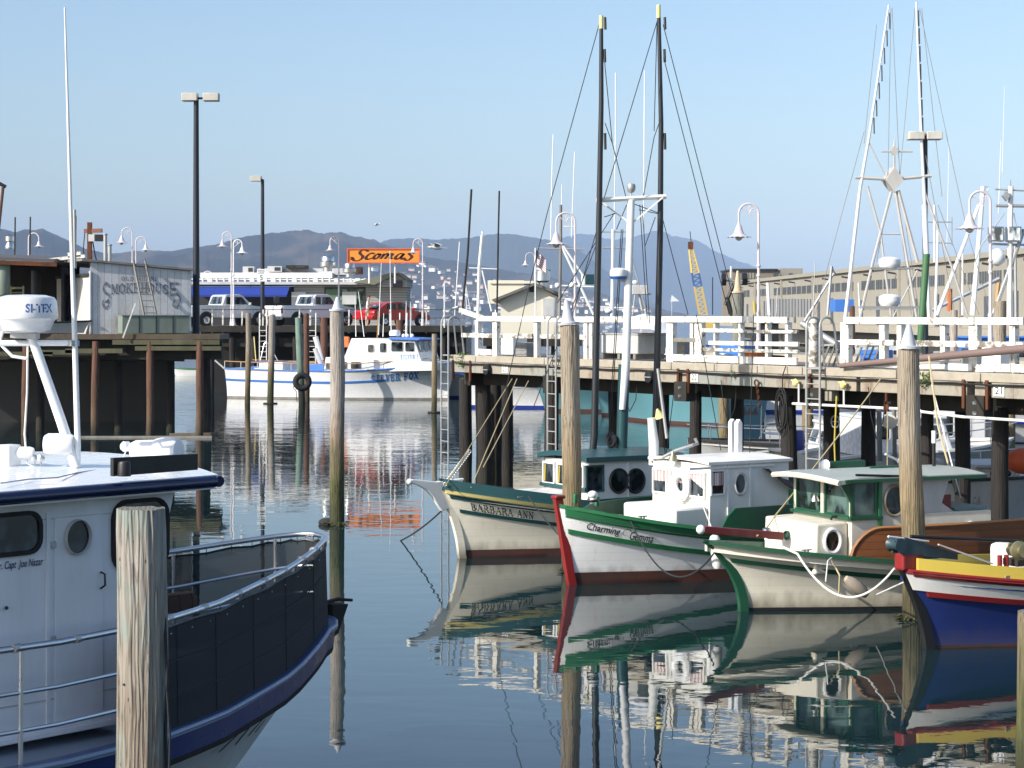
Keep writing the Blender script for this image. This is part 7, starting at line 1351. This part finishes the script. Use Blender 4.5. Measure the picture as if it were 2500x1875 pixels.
q0 = h_.zsheer(.8); tq = tcol(h_, fr_, 2347, -.4, -1); tr = tcol(h_, fr_, 2393, -.4, -1); q0 = 0; decal(slab("SF CA", 1.4, .1, .08), lambda u, v: h_.p(tq + (tr - tq) * u, h_.zsheer(tq) - .5 + .15 * v, -1, .02), LETTER, 'lettering', e_)
cruiser(2425, 50, 10, 4.6, 3.0, 1.55, 'white railed boat with dark blue lower hull at the right under the pier', mh=GREYW, trim=WHITE, house=((.3, .8, .9),), zm=1.35, masts=(('post', WHITE, .04, [(2322, 1100), (2322, 1030)]), ('post', WHITE, .04, [(2350, 1090), (2350, 1010)])))
o = MB().ball((0, 0, 0), .5, 14, (.8, .6, .55)).build('orange_buoy', paint('buoy_orange', (.75, .12, .03), .5)); o.location = pt(2500, 1125, 42); tag(o, 'bright orange buoy at the right edge under the pier', 'buoy')
e = empty('line_drum', pt(2172, 1030, 47), 0, 'cream round drum on a grey frame beneath the pier', 'drum'); MB().lathe([(.14, -.08), (.17, -.06), (.17, .04), (.04, .06)], (0, 0, 0), 20, (-.2, -1, 0)).build('drum', CREAM, e); MB().tube([(.12, 0, -1.0), (.1, 0, .3)], .05, 8).tube([(-.25, 0, .45), (-.22, 0, -.9)], .06, 8).build('frame', GREYT, e)
# the trawler with crossed poles
TG = paint('pole_grey', (.50, .49, .47), .5, var=.1, grime=(.3, .28, .25), gamt=.3)
e_, fr_, h_ = cruiser(2060, 62, 186, 13, 4, 1.8, 'large trawler with tall white poles, diamond plates and rigging behind the pier', mh=WHITE2, trim=BLUE, house=((.35, .65, 2.0),), hm=GREYW, windows=3)
TQ = lambda x, y, D=64: fr_.l(pt(x, y, D))
for nm, P, r0, r1, mt in (('outrigger', [(2170, 12), (2121, 340), (2100, 460), (2064, 775)], .03, .06, WHITE2), ('outrigger', [(2237, 5), (2250, 340), (2257, 480), (2268, 775)], .03, .06, WHITE2)):
    MB().tube([TQ(*p) for p in P], [r0, (r0 + r1) / 2, r1 * .9, r1], 10).build(nm, mt, e_)
    for k in range(7): t = .03 + .065 * k; q = TQ(*P[0]).lerp(TQ(*P[1]), t * 2); MB().tube([q + Vector((-.06, 0, 0)), q + Vector((-.07, 0, -.5))], .022, 5).build('spring', BLACK, e_)
cT = TQ(2180, 437)
m = MB(); s64 = 64 / F; dd = lambda x, y: TQ(x, y)
m.prism([dd(2182, 408), dd(2204, 440), dd(2181, 468), dd(2160, 440)], (0, .12, 0)).prism([dd(2182, 408) , dd(2181, 468), dd(2160, 440)], (.05, -.25, 0)); m.build('diamond_plate', TG, e_, smooth=False); MB().prism([dd(2183, 353), dd(2193, 369), dd(2183, 383), dd(2172, 369)], (0, .08, 0)).build('diamond_plate', TG, e_, smooth=False)
for P, r in (([(2088, 433), (2160, 437)], .07), ([(2200, 436), (2274, 429)], .07), ([(2152, 370), (2228, 370)], .035), ([(2183, 350), (2183, 410)], .045), ([(2176, 468), (2131, 640), (2100, 775)], .06), ([(2186, 468), (2212, 620), (2238, 775)], .06), ([(2193, 465), (2240, 640)], .08), ([(2118, 455), (2150, 570), (2176, 775)], .05), ([(2258, 470), (2320, 640), (2362, 770)], .05), ([(2149, 571), (2198, 571)], .035), ([(2107, 750), (2232, 752)], .05), ([(2130, 658), (2245, 655)], .035), ([(2120, 345), (2162, 430)], .025), ([(2240, 660), (2180, 775)], .03), ([(2105, 755), (2232, 755)], .03)): MB().tube([TQ(*p) for p in P], r * .78, 7).build('frame_pole', TG, e_)
MB().tube([TQ(2183, 352), TQ(2184, 340)], .02, 6).build('lamp_hook', GALV, e_); m = MB()
for P in (((2175, 20), (2168, 440)), ((2178, 20), (2197, 440)), ((2234, 20), (2196, 440)), ((2245, 20), (2360, 560)), ((2250, 20), (2300, 480)), ((2110, 320), (2045, 560)), ((2045, 560), (1990, 768)), ((2140, 60), (2110, 350)), ((2190, 480), (2225, 768)), ((2170, 480), (2140, 640)), ((2200, 480), (2245, 768)), ((2360, 560), (2420, 768)), ((2260, 380), (2330, 760)), ((2290, 500), (2390, 768))): m.tube([TQ(*P[0]), TQ(*P[1])], .009, 4)
m.build('rigging', GREYT, e_)
for (x, y) in ((2172, 643), (2172, 734)): MB().lathe([(.2, -.2), (.3, -.1), (.33, .0), (.32, .12), (.2, .19), (0, .2)], TQ(x, y, 61), 24).build('radar_dome', WHITE2, e_)
MB().box(TQ(2172, 655, 61), (1.3, .5, .05)).box(TQ(2172, 750, 61), (1.8, .5, .06)).build('radar_shelf', GALV, e_, smooth=False)
o = MB().tube([pt(2246, 850, 40) - pt(2246, 850, 40), pt(2262, 620, 40) - pt(2246, 850, 40)], .07, 12).build('green_pole', paint('pole_green', (.06, .16, .07), .5)); o.location = pt(2246, 850, 40); tag(o, 'dark green pole leaning beside the cone capped brown pile', 'pole')
o = MB().tube([Vector((0, 0, 0)), pt(2257, 500, 40) - pt(2262, 622, 40)], .055, 10).build('white_pole', WHITE2); o.location = pt(2262, 622, 40); tag(o, 'white pole rising from the top of the green pole', 'pole')
e_, fr_, h_ = cruiser(2300, 75, 184, 12, 4, 1.8, 'white boat with tripod mast behind the largest gooseneck lamp', house=((.3, .6, 2.1),), windows=3)
MQ = lambda x, y, D=77: fr_.l(pt(x, y, D))
for P, r in (([(2290, 560), (2283, 775)], .05), ([(2281, 500), (2282, 640)], .045), ([(2263, 542), (2325, 542)], .02), ([(2263, 592), (2325, 594)], .02), ([(2324, 530), (2324, 600)], .02), ([(2400, 455), (2395, 520), (2375, 770)], .09), ([(2390, 500), (2287, 770)], .07), ([(2400, 455), (2416, 457), (2405, 475)], .02), ([(2397, 505), (2372, 768)], .07)): MB().tube([MQ(*p) for p in P], r, 7).build('mast_pole', WHITE2 if r > .04 else GALV, e_)
e_, fr_, h_ = cruiser(2385, 68, 184, 12, 4, 1.9, 'steel boat with square floodlights on a lattice mast at the right edge', house=((.3, .6, 2.0),), hm=WHITE, mh=TEAL, windows=3)
MQ2 = lambda x, y, D=70: fr_.l(pt(x, y, D))
for P, r in (([(2468, 455), (2466, 540), (2464, 775)], .09), ([(2430, 462), (2510, 466)], .03), ([(2432, 502), (2510, 503)], .06), ([(2420, 596), (2510, 598)], .04), ([(2478, 600), (2480, 775)], .06), ([(2452, 520), (2395, 600), (2380, 640)], .02), ([(2475, 520), (2490, 600)], .02), ([(2500, 560), (2425, 768)], .07), ([(2467, 440), (2467, 455)], .02)): MB().tube([MQ2(*p) for p in P], r, 7).build('mast_pole', GALV if r < .08 else WHITE, e_)
for x in (2432, 2474): MB().box(MQ2(x, 572), (.5, .35, .52)).build('floodlight', STEEL, e_, bevel=.04); MB().box(MQ2(x - 4, 572) + Vector((0, .25, 0)), (.4, .05, .42)).build('floodlight_glass', glassy('lamp_glass', (.3, .32, .33), .1), e_, smooth=False)
MB().prism([MQ2(2454, 466), MQ2(2462, 478), MQ2(2454, 492), MQ2(2444, 478)], (0, .2, 0)).build('radar_reflector', GALV, e_, smooth=False); MB().ball(MQ2(2435, 628), .28, 14, (1, 1, 1.1)).build('satellite_dome', WHITE2, e_)
# assorted gear behind the rail on the right: boats near the shed
cruiser(1870, 95, 190, 11, 3.6, 1.9, 'white fishing boat with lattice mast in front of the concrete shed', house=((.3, .6, 2.0),), masts=(('mast', WHITE, .08, [(1878, 770), (1874, 690)]), ('mast', GALV, .08, [(2020, 770), (2030, 650), (2038, 670)]), ('lattice', GALV, .06, [(1975, 770), (2035, 668), (1960, 790)]), ('yellow_post', YELLOW, .06, [(1843, 765), (1841, 735)])))
cruiser(1760, 110, 176, 12, 4, 2.2, 'dark wheelhouse boat with black derrick beside the green pile', hm=BLACK, house=((.1, .25, 2.3),), windows=2, masts=(('derrick', BLACK, .12, [(1775, 725), (1790, 780)]), ('derrick', BLACK, .1, [(1770, 745), (1793, 690)]), ('mast', WHITE, .06, [(1784, 700), (1785, 650)]), ('bar', GALV, .05, [(1760, 685), (1830, 687)]), ('lamp', BLACK, .35, [(1762, 682), (1772, 682)]), ('lamp', BLACK, .35, [(1812, 681), (1824, 681)])))
cruiser(2170, 84, 184, 12, 4, 2.0, 'blue sheeted fishing boat in front of the middle of the concrete shed', house=((.2, .5, 2.2),), hm=SKYB, mh=GREYW, windows=2, masts=(('boom', GALV, .09, [(2276, 757), (2440, 680)]), ('mast', paint('mast_orange', (.5, .17, .06), .5), .12, [(2318, 760), (2318, 705)]), ('mast', paint('mast_tan', (.5, .3, .12), .5), .1, [(2430, 760), (2438, 690)])))
# ================================================================ long concrete shed on the right pier
shD = Fr((40.0, 372, 0), math.degrees(math.atan2(-205, 5.2))); sd_ = empty('pier_shed', shD.o, shD.ang, 'long pale concrete pier shed with rows of small windows', 'building')
CSH = paint('shed_concrete', (.33, .31, .26), .85, var=.15, grime=(.30, .27, .21), gamt=.4, gscale=.15, streak=6); CW = paint('shed_window', (.09, .10, .11), .4)
LQ = 270; rows = []; hz_f = lambda q: 9.6 + .5 * (q / LQ)
MB().box((LQ / 2, 8, 5.0), (LQ, 16, 9.6)).build('wall', CSH, sd_, smooth=False); MB().box((LQ / 2, 7.9, 10.05), (LQ + .5, 16.6, .5)).build('parapet', CSH, sd_, smooth=False); MB().box((LQ / 2, 8, 2.8), (LQ, 22, .8)).build('apron', CONC, sd_, smooth=False)
# apply a window band: groups of narrow windows
k = 0; q = 6.0
while q < LQ - 4 and k < 98:
    if int(q / 4) % 6 != 5:
        m = MB()
        for j in range(4): m.box((q + j * .95, -.03, 8.0), (.5, .12, 1.1))
        o = m.build('window_row', CW, sd_, smooth=False)
    q += 4.4; k += 1
for k in range(26): MB().box((10 + k * 10, -.04, 4.9), (1.6, .14, 2.6 if k % 3 else 3.4)).build('doorway', CW, sd_, smooth=False)
for k in range(18): MB().bar((14 + 14 * k, -.1, 9.1), (14 + 14 * k, -1.0, 9.25), .2).build('wall_lamp', DKW, sd_, smooth=False)
for k in range(8): MB().box((30 + 28 * k, -.14, 5), (.8, .3, 9.6)).build('pilaster', CSH, sd_, smooth=False)
bh = empty('end_block', (0, 0, 0), 0, 'taller two part end block of the pier shed with brown front and pale tower', 'building')
def ebox(nm, x0, x1, y0, y1, D, dep, mt): a = pt(x0, y1, D); b = pt(x1, y0, D); MB().box(((a.x + b.x) / 2, D + dep / 2, (a.z + b.z) / 2), (b.x - a.x, dep, b.z - a.z)).build(nm, mt, bh, smooth=False)
bh.location = (0, 0, 0); ebox('brown_front', 1789, 1905, 659, 775, 385, 20, paint('brown_front', (.24, .20, .15), .8, grime=(.14, .12, .1), gamt=.4, gscale=.2)); ebox('pale_tower', 1905, 1960, 655, 700, 392, 20, CSH); ebox('tower_window', 1926, 1935, 667, 682, 391.8, .3, CW); ebox('roof_line', 1786, 1900, 656, 660, 384.5, 21, DKW)
for x in (1823, 1830, 1837, 1888, 1894): ebox('window', x, x + 4, 666, 680, 384.9, .3, CSH if x < 1850 else CW)
for (x, y0, y1, lb) in ((1873, 760, 676, 'white stack with a cone hat in front of the pier shed'), ): o = MB().tube([(0, 0, 0), (0, 0, 6.5)], .32, 10).lathe([(.5, 0), (.5, .2), (.1, .5)], (0, 0, 6.6), 10).build('white_stack', WHITE); o.location = pt(x, 760, 390) * .0 + gz(x, F / 380, 4.0); o.scale = (1, 1, 1); tag(o, lb, 'stack')
o = MB().box((0, 0, 0), (4.5, .3, 3.2)).build('corrugated_fence', planks('fence_sheet', (.42, .43, .44), (.5, .5, .5), .3, 0, gap=.2), smooth=False); o.location = pt(1925, 752, 150); o.scale = (.75, 1, .42); tag(o, 'pale corrugated sheets in front of the shed, behind the rail', 'fence')
o = MB().box((0, 0, 0), (2.2, 2, 1.6)).build('blue_container', SKYB, smooth=False, bevel=.02); o.location = pt(2055, 746, 120); o.scale = (.5, 1, .45); tag(o, 'light blue crate box behind the left white pole', 'container')
# crane, cream houses, flag, gulls, sailboat
cr = empty('crawler_crane', gz(1690, F / 330, 3), 0, 'yellow and blue lattice crane boom leaning left', 'crane')
YC2 = paint('crane_yellow', (.62, .45, .12), .6); BC2 = paint('crane_blue', (.05, .12, .32), .6); b0 = pt(1717, 768, 330) - cr.location; b1 = pt(1686, 604, 330) - cr.location
segs = ((0, .2, YC2), (.2, .42, YC2), (.42, .62, BC2), (.62, 1, YC2))
for (ta_, tb_, mt) in segs:
    m = MB(); n_ = max(3, int((tb_ - ta_) * 16)); wf = lambda t: .6 * (1 - .55 * max(0, t - .6) / .4)
    for cxx, cyy in ((-1, -1), (1, -1), (1, 1), (-1, 1)): m.bar(b0.lerp(b1, ta_) + Vector((cxx * wf(ta_), cyy * wf(ta_), 0)), b0.lerp(b1, tb_) + Vector((cxx * wf(tb_), cyy * wf(tb_), 0)), .18)
    for k in range(n_):
        t = ta_ + (tb_ - ta_) * k / n_; t2 = ta_ + (tb_ - ta_) * (k + 1) / n_
        for cyy in (-1, 1): m.bar(b0.lerp(b1, t) + Vector((-wf(t), cyy * wf(t), 0)), b0.lerp(b1, t2) + Vector((wf(t2), cyy * wf(t2), 0)), .12); m.bar(b0.lerp(b1, t) + Vector((-wf(t), cyy * wf(t), 0)), b0.lerp(b1, t) + Vector((wf(t), cyy * wf(t), 0)), .12)
    m.build('boom_section', mt, cr, smooth=False)
MB().box(b1 + Vector((0, 0, .3)), (.8, .8, 1.2)).build('boom_head', RUST, cr, smooth=False); MB().bar(b1 + Vector((.1, 0, .8)), b1 + Vector((-.1, 0, 2.6)), .12).bar(b0 + Vector((1.5, 0, 6)), b0 + Vector((1.5, 0, 0)), .15).build('gear', BLACK, cr, smooth=False); MB().box(b0 + Vector((1, 0, -1.6)), (3, 2.6, 2.0)).build('cab', YC2, cr, bevel=.05)
hs = empty('gabled_house', gz(1300, F / 105, 3.5), 0, 'cream gabled boathouse with dark roof edges behind the left railing', 'building'); hx = lambda x, D=105: (x - CX) / F * D - hs.location.x; hz2 = lambda y, D=105: H - (y - HY) / F * D - 3.5
CRW = paint('cream_wall', (.72, .68, .56), .7, var=.05)
MB().prism([(hx(1222), 0, -.6), (hx(1368), 0, -.6), (hx(1368), 0, hz2(728)), (hx(1307), 0, hz2(696)), (hx(1222), 0, hz2(733))], (0, 7, 0)).build('wall', CRW, hs, smooth=False)
ROOFG = paint('roof_grey_green', (.13, .13, .12), .9)
MB().prism([(hx(1206), -.5, hz2(737)), (hx(1305), -.5, hz2(697)), (hx(1305), -.5, hz2(690)), (hx(1200), -.5, hz2(732))], (0, 8, 0)).prism([(hx(1305), -.5, hz2(697)), (hx(1374), -.5, hz2(726)), (hx(1374), -.5, hz2(718)), (hx(1305), -.5, hz2(690))], (0, 8, 0)).build('roof', ROOFG, hs, smooth=False); MB().box((hx(1298), -.02, hz2(706)), (.22, .06, .3)).build('vent', BLACK, hs, smooth=False)
MB().box((hx(1235), 3.5, hz2(712)), (1.9, 4, 1.2)).box((hx(1250), 3.6, hz2(688)), (2.3, 4.4, .14)).build('rear_wing', CRW, hs, smooth=False); MB().box((hx(1345), -.03, hz2(750)), (.8, .06, .9)).build('grey_door', GREYW, hs, smooth=False)  # rear wing, and a plain grey white door panel
o = MB().lathe([(.22, -.3), (.22, 0), (.38, .1), (.36, .6), (.45, .66), (.45, .7)], (0, 0, 0), 18).build('extractor_vent', STEEL); o.location = pt(1325, 690, 107); tag(o, 'round metal vent on the ridge of the cream boathouse', 'vent')
bt = empty('dock_base', gz(1300, F / 104, 0), 0, 'dark timber landing below the cream boathouse', 'dock'); MB().box((0, 4, 3.2), (5, 9, .5)).build('deck', DARKT, bt, smooth=False)
for k in range(5): MB().tube([(-2.2 + k * 1.1, .3, -.8), (-2.2 + k * 1.1, .3, 3)], .15, 8).build('support_pile', PILE_D, bt)
fl = empty('flagpole', pt(1307, 790, 88), 0, 'white pole with a striped red and white flag', 'flag'); MB().tube([(0, 0, -.5), (0, 0, 185 / F * 88)], .03, 6).build('pole', WHITE2, fl)
mf, nf, bf = newmat('flag_cloth'); sp_ = N(nf, 'ShaderNodeSeparateXYZ'); nf.links.new(N(nf, 'ShaderNodeTexCoord').outputs['UV'], sp_.inputs[0])
m = MB(); NR, NC = 13, 8; zt_ = 180 / F * 88; rowsr = []
for i in range(NR + 1): rowsr.append([Vector((.03 + .42 * j / NC, .05 * math.sin(j * 1.1 + i * .2), zt_ - .62 * i / NR - .42 * (j / NC) ** 1.1)) for j in range(NC + 1)])
m.grid(rowsr); m.m = [((i // NC) % 2) for i in range(len(m.f))]
for i in range(len(m.f)):
    if i // NC < 7 and i % NC < 3: m.m[i] = 2
m.build('flag', [RED, WHITE2, NAVY], fl)
# gulls
def gull(loc, label, fly=True, s=1.0, rz=0):
    e = empty('gull', loc, rz, label, 'gull'); Wg = WHITE2
    m = MB(); m.lathe([(0, -.22), (.03, -.18), (.065, -.05), (.07, .05), (.05, .14), (.045, .18), (.05, .22), (.03, .27), (.008, .30)], (0, 0, 0), 12, (1, 0, .1 if fly else .5)); m.build('body', Wg, e)
    MB().lathe([(.014, 0), (.004, .06)], (.3, 0, .02 if fly else .15), 8, (1, 0, -.1)).build('beak', PALEY, e); MB().prism([(-.2, -.03, 0), (-.36, -.06, -.01), (-.36, .06, -.01), (-.2, .03, 0)], (0, 0, .01)).build('tail', Wg, e, smooth=False)
    for sy in (-1, 1):
        if fly: MB().prism([(.1, sy * .05, .03), (.16, sy * .3, .16), (.02, sy * .68, .05), (-.03, sy * .3, .12), (-.08, sy * .05, .02)], (0, 0, .012)).build('wing', GREYW, e, smooth=False)
        else: MB().prism([(.1, sy * .07, .06), (-.05, sy * .085, .05), (-.3, sy * .03, -.06), (-.1, sy * .075, -.03)], (0, sy * .012, 0)).build('wing', GREYT, e, smooth=False); MB().tube([(0, sy * .03, -.05), (0, sy * .03, -.16)], .008, 4).build('leg', PALEY, e)
    return e
gull(pt(1066, 605, 70), 'gull gliding in the air right of the orange sign', True, rz=R(200)); gull(pt(1323, 661, 100), 'gull perched on top of the boathouse vent', False, rz=R(180)); gull(pt(918, 549, 160), 'tiny far gull flying over the brown hill', True, rz=R(30)); gull(pt(1105, 755, 95), 'gull standing on a post beyond the end of the pier', False)
sb = empty('sailboat', gz(1650, F / 1500, 0), 0, 'tiny white sailboat far out on the bay', 'sailboat'); MB().prism([(-3, -.2, 18), (2.6, -.2, 13.5), (-4, -.2, 13.2)], (0, .3, 0)).build('sail', WHITE2, sb, smooth=False); MB().tube([(-3, 0, 0), (-3, 0, 18)], .15, 6).build('mast', WHITE2, sb); MB().prism([(-5, -1, .8), (4.5, 0, 1), (-5, 1, .8)], (0, 0, -1)).build('hull', WHITE2, sb, smooth=False)
sb.location.z = 0
# small dinghy glimpsed between the dock piles
e = empty('dinghy', pt(412, 935, 92), R(180), 'small white and green dinghy glimpsed between the dock piles', 'dinghy'); hk2 = Hull(3.4, 1.3, .6, .5, .5, rake=.3, flare=1.2)
for sd in (1, -1): MB().grid([[hk2.p(t_ / 16, z, sd) for z in (-.1, .15, .4, hk2.zsheer(t_ / 16))] for t_ in range(17)]).build('hull', WHITE2, e); MB().tube(hk2.pts(0, sd, n=16), .04, 6).build('gunwale', GREEN, e)
e.location = gz(428, 33.1, 0)
# ================================================================ small things
INK = paint('ink_dark', (.03, .03, .035), .7)
# near pile: black rope down its right side, bolts, iron band
rope('hanging_rope', [pt(402, 1500, 15.1), pt(408, 1660, 15.05), pt(404, 1780, 15.1), pt(409, 1990, 15.1)], .012, ROPEK, 'black rope hanging down the right side of the thick foreground pile', n=8)
rope('hanging_rope', [pt(408, 1690, 15.0), pt(415, 1800, 15.0), pt(411, 1990, 15.0)], .009, ROPEK, 'second thinner black rope end beside the foreground pile', n=8)
for (x, y) in ((333, 1448), (361, 1442), (371, 1452), (312, 1662), (348, 1650)):
    D = F / 330; q = pt(x, y, D); k = (x - 343) / 330; q.y = D - math.sqrt(max(.001, .178 ** 2 - k * k)) - .002
    MB().lathe([(.009, -.004), (.009, .006), (.004, .008)], q - near.location, 8, (k * 3, -1, 0)).build('nail', INK, near)
# weed skirts at the foot of three piles
SCUM = paint('weed_scum', (.07, .075, .02), .8, var=.5)
for (p, s_, lb) in ((1395, 137, 'mossy weed clump at the foot of the pile with the pointed grey cone'), (2230, 162, 'mossy weed clump at the foot of the stout brown pile'), (823, 112.3, 'weed fringe at the foot of the tall tan pile')):
    m = MB(); rr = random.Random(p); r0 = .19
    for k in range(90):
        a = rr.uniform(0, 6.283); c = Vector((math.cos(a) * r0, math.sin(a) * r0, rr.uniform(-.04, .07))); d = Vector((math.cos(a) * rr.uniform(.02, .13), math.sin(a) * rr.uniform(.02, .13), rr.uniform(-.05, .02))); t_ = Vector((-math.sin(a), math.cos(a), rr.uniform(-.4, .4))) * rr.uniform(.012, .03)
        m._a([c - t_, c + d - t_ * .4, c + d + t_ * .4, c + t_], [(0, 1, 2, 3)])
    o = m.build('weed_clump', SCUM, smooth=False); o.location = gz(p, s_, .01); tag(o, lb, 'weed', 'weed at the feet of the piles')
# workboat: hinges, inner window gaskets, seams, drip line, vent
for (x, y) in ((130, 1330), (130, 1560)): q = fE.hb(x, y, bE - .012); MB().box(q, (.05, .02, .05)).build('door_hinge', GALV, E, bevel=.004)
for z in (1.5, 2.95): MB().box((-6.5, bE - .002, z), (5.6, .006, .012)).build('wall_seam', GREYW, E, smooth=False)
q = fE.hb(14, 1484, bE - .01); MB().lathe([(.012, 0), (.016, .01), (.006, .03)], q, 10, (0, -1, 0)).build('vent_plug', BLACK, E)
for x in (290, 395): q = fE.hb(x, 1745, bE - .01); MB().box((q.x, bE - .008, 1.32), (.10, .02, .03)).build('scupper', BLACK, E, smooth=False)
MB().box((-6.6, bE - .03, 1.235), (5.6, .06, .05)).build('wall_foot', WHE, E, bevel=.01)
# seams of the mesh screen
for a in (.7, 1.5, 2.3, 3.1, 3.8):
    w_ = smooth_interp(HWT, a) + .058; MB().tube([(-XA(a), -w_, zgE(a) + .03), (-XA(a), -w_ + .015, zrE(a) - .07)], .003, 5).build('screen_seam', BLACKR, E)
for fz in (.3, .62):
    MB().tube([Vector((-XA(a), -(smooth_interp(HWT, a) + .05), zgE(a) + (zrE(a) - zgE(a)) * fz)) for a in AS if .3 <= a <= 4.5], .005, 5).build('screen_crease', INK, E)
for k in range(12):
    a = .5 + .34 * k; MB().ball((-XA(a), -(smooth_interp(HWT, a) + .05), zrE(a) - .12), .007, 6).build('grommet', STEEL, E)
# cleats, coils, buckets and boxes on the small boats
def coil(par, c, r_, mat, nm='rope_coil'):
    pts_ = [Vector(c) + Vector((math.cos(a) * (r_ - .012 * a / 6.28), math.sin(a) * (r_ - .012 * a / 6.28), .012 + .012 * (k % 3))) for k, a in [(k, k * .45) for k in range(70)]]
    return MB().tube(pts_, .012, 5).build(nm, mat, par)
for par, spots in ((A, ((-1.1, .35, 1.10, .2, ROPET), (-1.6, -.3, 1.02, .16, ROPEW))), (B, ((-1.0, -.1, 1.07, .2, ROPET),)), (C, ((-1.0, .4, .92, .17, ROPEW),)), (Dd, ((-.75, .1, .98, .14, ROPET), (-1.7, -.2, .92, .2, ROPEK)))):
    for (x, y, z, r_, mt) in spots: coil(par, (x, y, z), r_, mt)
for par, h in ((A, hA), (B, hB), (C, hC), (Dd, hD)):
    for t_ in (.16, .5, .8):
        q = h.p(t_, h.zsheer(t_) + .045, 1, -.04); MB().bar(q + Vector((-.09, 0, .02)), q + Vector((.09, 0, .02)), .02).bar(q - Vector((.03, 0, .03)), q + Vector((-.03, 0, .02)), .02).bar(q - Vector((-.03, 0, .03)), q + Vector((.03, 0, .02)), .02).build('cleat', GALV, par, smooth=False)
# pier clutter: hanging tackle, dangling lines, crates behind the rail
e = empty('pulley_block', PR.M @ Vector((PT(2166, -.1), -.12, 3.05)), PR.ang, 'rusty pulley block hanging from the beam left of the stout pile', 'pulley'); MB().lathe([(.05, -.03), (.07, -.02), (.07, .02), (.05, .03)], (0, 0, -.22), 16, (0, 1, 0)).build('sheave', RUST, e); MB().bar((0, 0, .05), (0, 0, -.1), .04).bar((0, -.03, -.1), (0, -.03, -.35), .05, .01).build('strap', RUST, e, smooth=False)
MB().tube([(.03, 0, -.25), (.02, 0, -1.6)], .009, 5).build('tackle_line', ROPET, e)
for (x, l, lb) in ((1380, 1.6, 'dark looped cable hanging below the beam right of the pointed cone'), (1520, .9, 'short dark cable loop under the beam between the black poles'), (1760, 1.0, 'thin dark line dangling below number 22'), (2120, 1.1, 'dark strap hanging left of the rusty pulley')):
    b = PR.M @ Vector((PT(x, -.05), -.05, 3.2)); rope('hanging_cable', [b, b + Vector((.05, 0, -l * .5)), b + Vector((.16, .05, -l * .9)), b + Vector((.3, .1, -l * .6)), b + Vector((.34, .1, -.1))], .010, ROPEK, lb, 'cable', n=6)
CRT = {'c': paint('crate_grey', (.3, .3, .3), .8, grime=(.15, .13, .1)), 'b': SKYB, 'o': paint('crate_orange', (.5, .16, .04), .7), 'w': WHITE}
for (x, o_, w_, h_, c_, lb) in ((1255, 2.2, .6, .45, 'w', 'white crate on the pier behind the left rail section'), (1290, 1.5, .5, .35, 'c', 'grey crate on the pier left of the pointed cone pile'), (1672, 1.6, .55, .5, 'c', 'grey crate beside the big white tank'), (1795, 2.3, .9, .4, 'b', 'blue crate behind the low boards of the middle rail'), (1850, 1.7, .5, .3, 'o', 'orange crate behind the middle rail'), (2140, 1.9, .5, .35, 'b', 'small blue crate beside the grey slatted boards'), (2330, 2.0, .9, .35, 'c', 'grey crate right of the stout pile behind the rail'), (2430, 2.3, .7, .5, 'w', 'white crate near the right end of the pier')):
    e = empty('crate', PR.M @ Vector((PT(x, o_), o_, ZD - .03)), PR.ang, lb, 'crate', 'crates on the pier'); mt = CRT[c_]
    MB().box((0, 0, h_ / 2), (w_, .45, h_)).build('body', mt, e, smooth=False, bevel=.015)
    for k in range(3): MB().box((0, -.232, h_ * (.2 + .3 * k)), (w_ * .9, .02, h_ * .1)).build('slat', mt, e, smooth=False)
# extra far antennas and masts standing among the boats
for (x, y0, y1, D, r_, lb) in ((1140, 770, 690, 105, .03, 'thin white antenna left of the dark leaning pole'), (1128, 770, 735, 108, .02, 'short white antenna by the pier end'), (1985, 772, 640, 90, .03, 'thin white antenna left of the left white outrigger'), (2312, 600, 345, 80, .015, 'very thin white antenna right of the white outriggers'), (2438, 520, 345, 72, .02, 'tall white antenna at the upper right'), (2447, 420, 210, 74, .012, 'very fine antenna near the upper right corner'), (1895, 770, 700, 120, .04, 'white post in front of the pier shed'), (2350, 770, 600, 85, .05, 'pale leaning mast between the two right lamps'), (2100, 770, 690, 88, .05, 'grey mast stub behind the crossed frame')):
    o = MB().tube([(0, 0, 0), (.02 * (x % 3 - 1) * 4, 0, (y0 - y1) / F * D)], [r_, r_ * .6], 6).build('antenna', WHITE2 if x % 2 == 0 or r_ < .03 else GALV); o.location = pt(x, y0, D); tag(o, lb, 'antenna', 'antennas among the far boats')
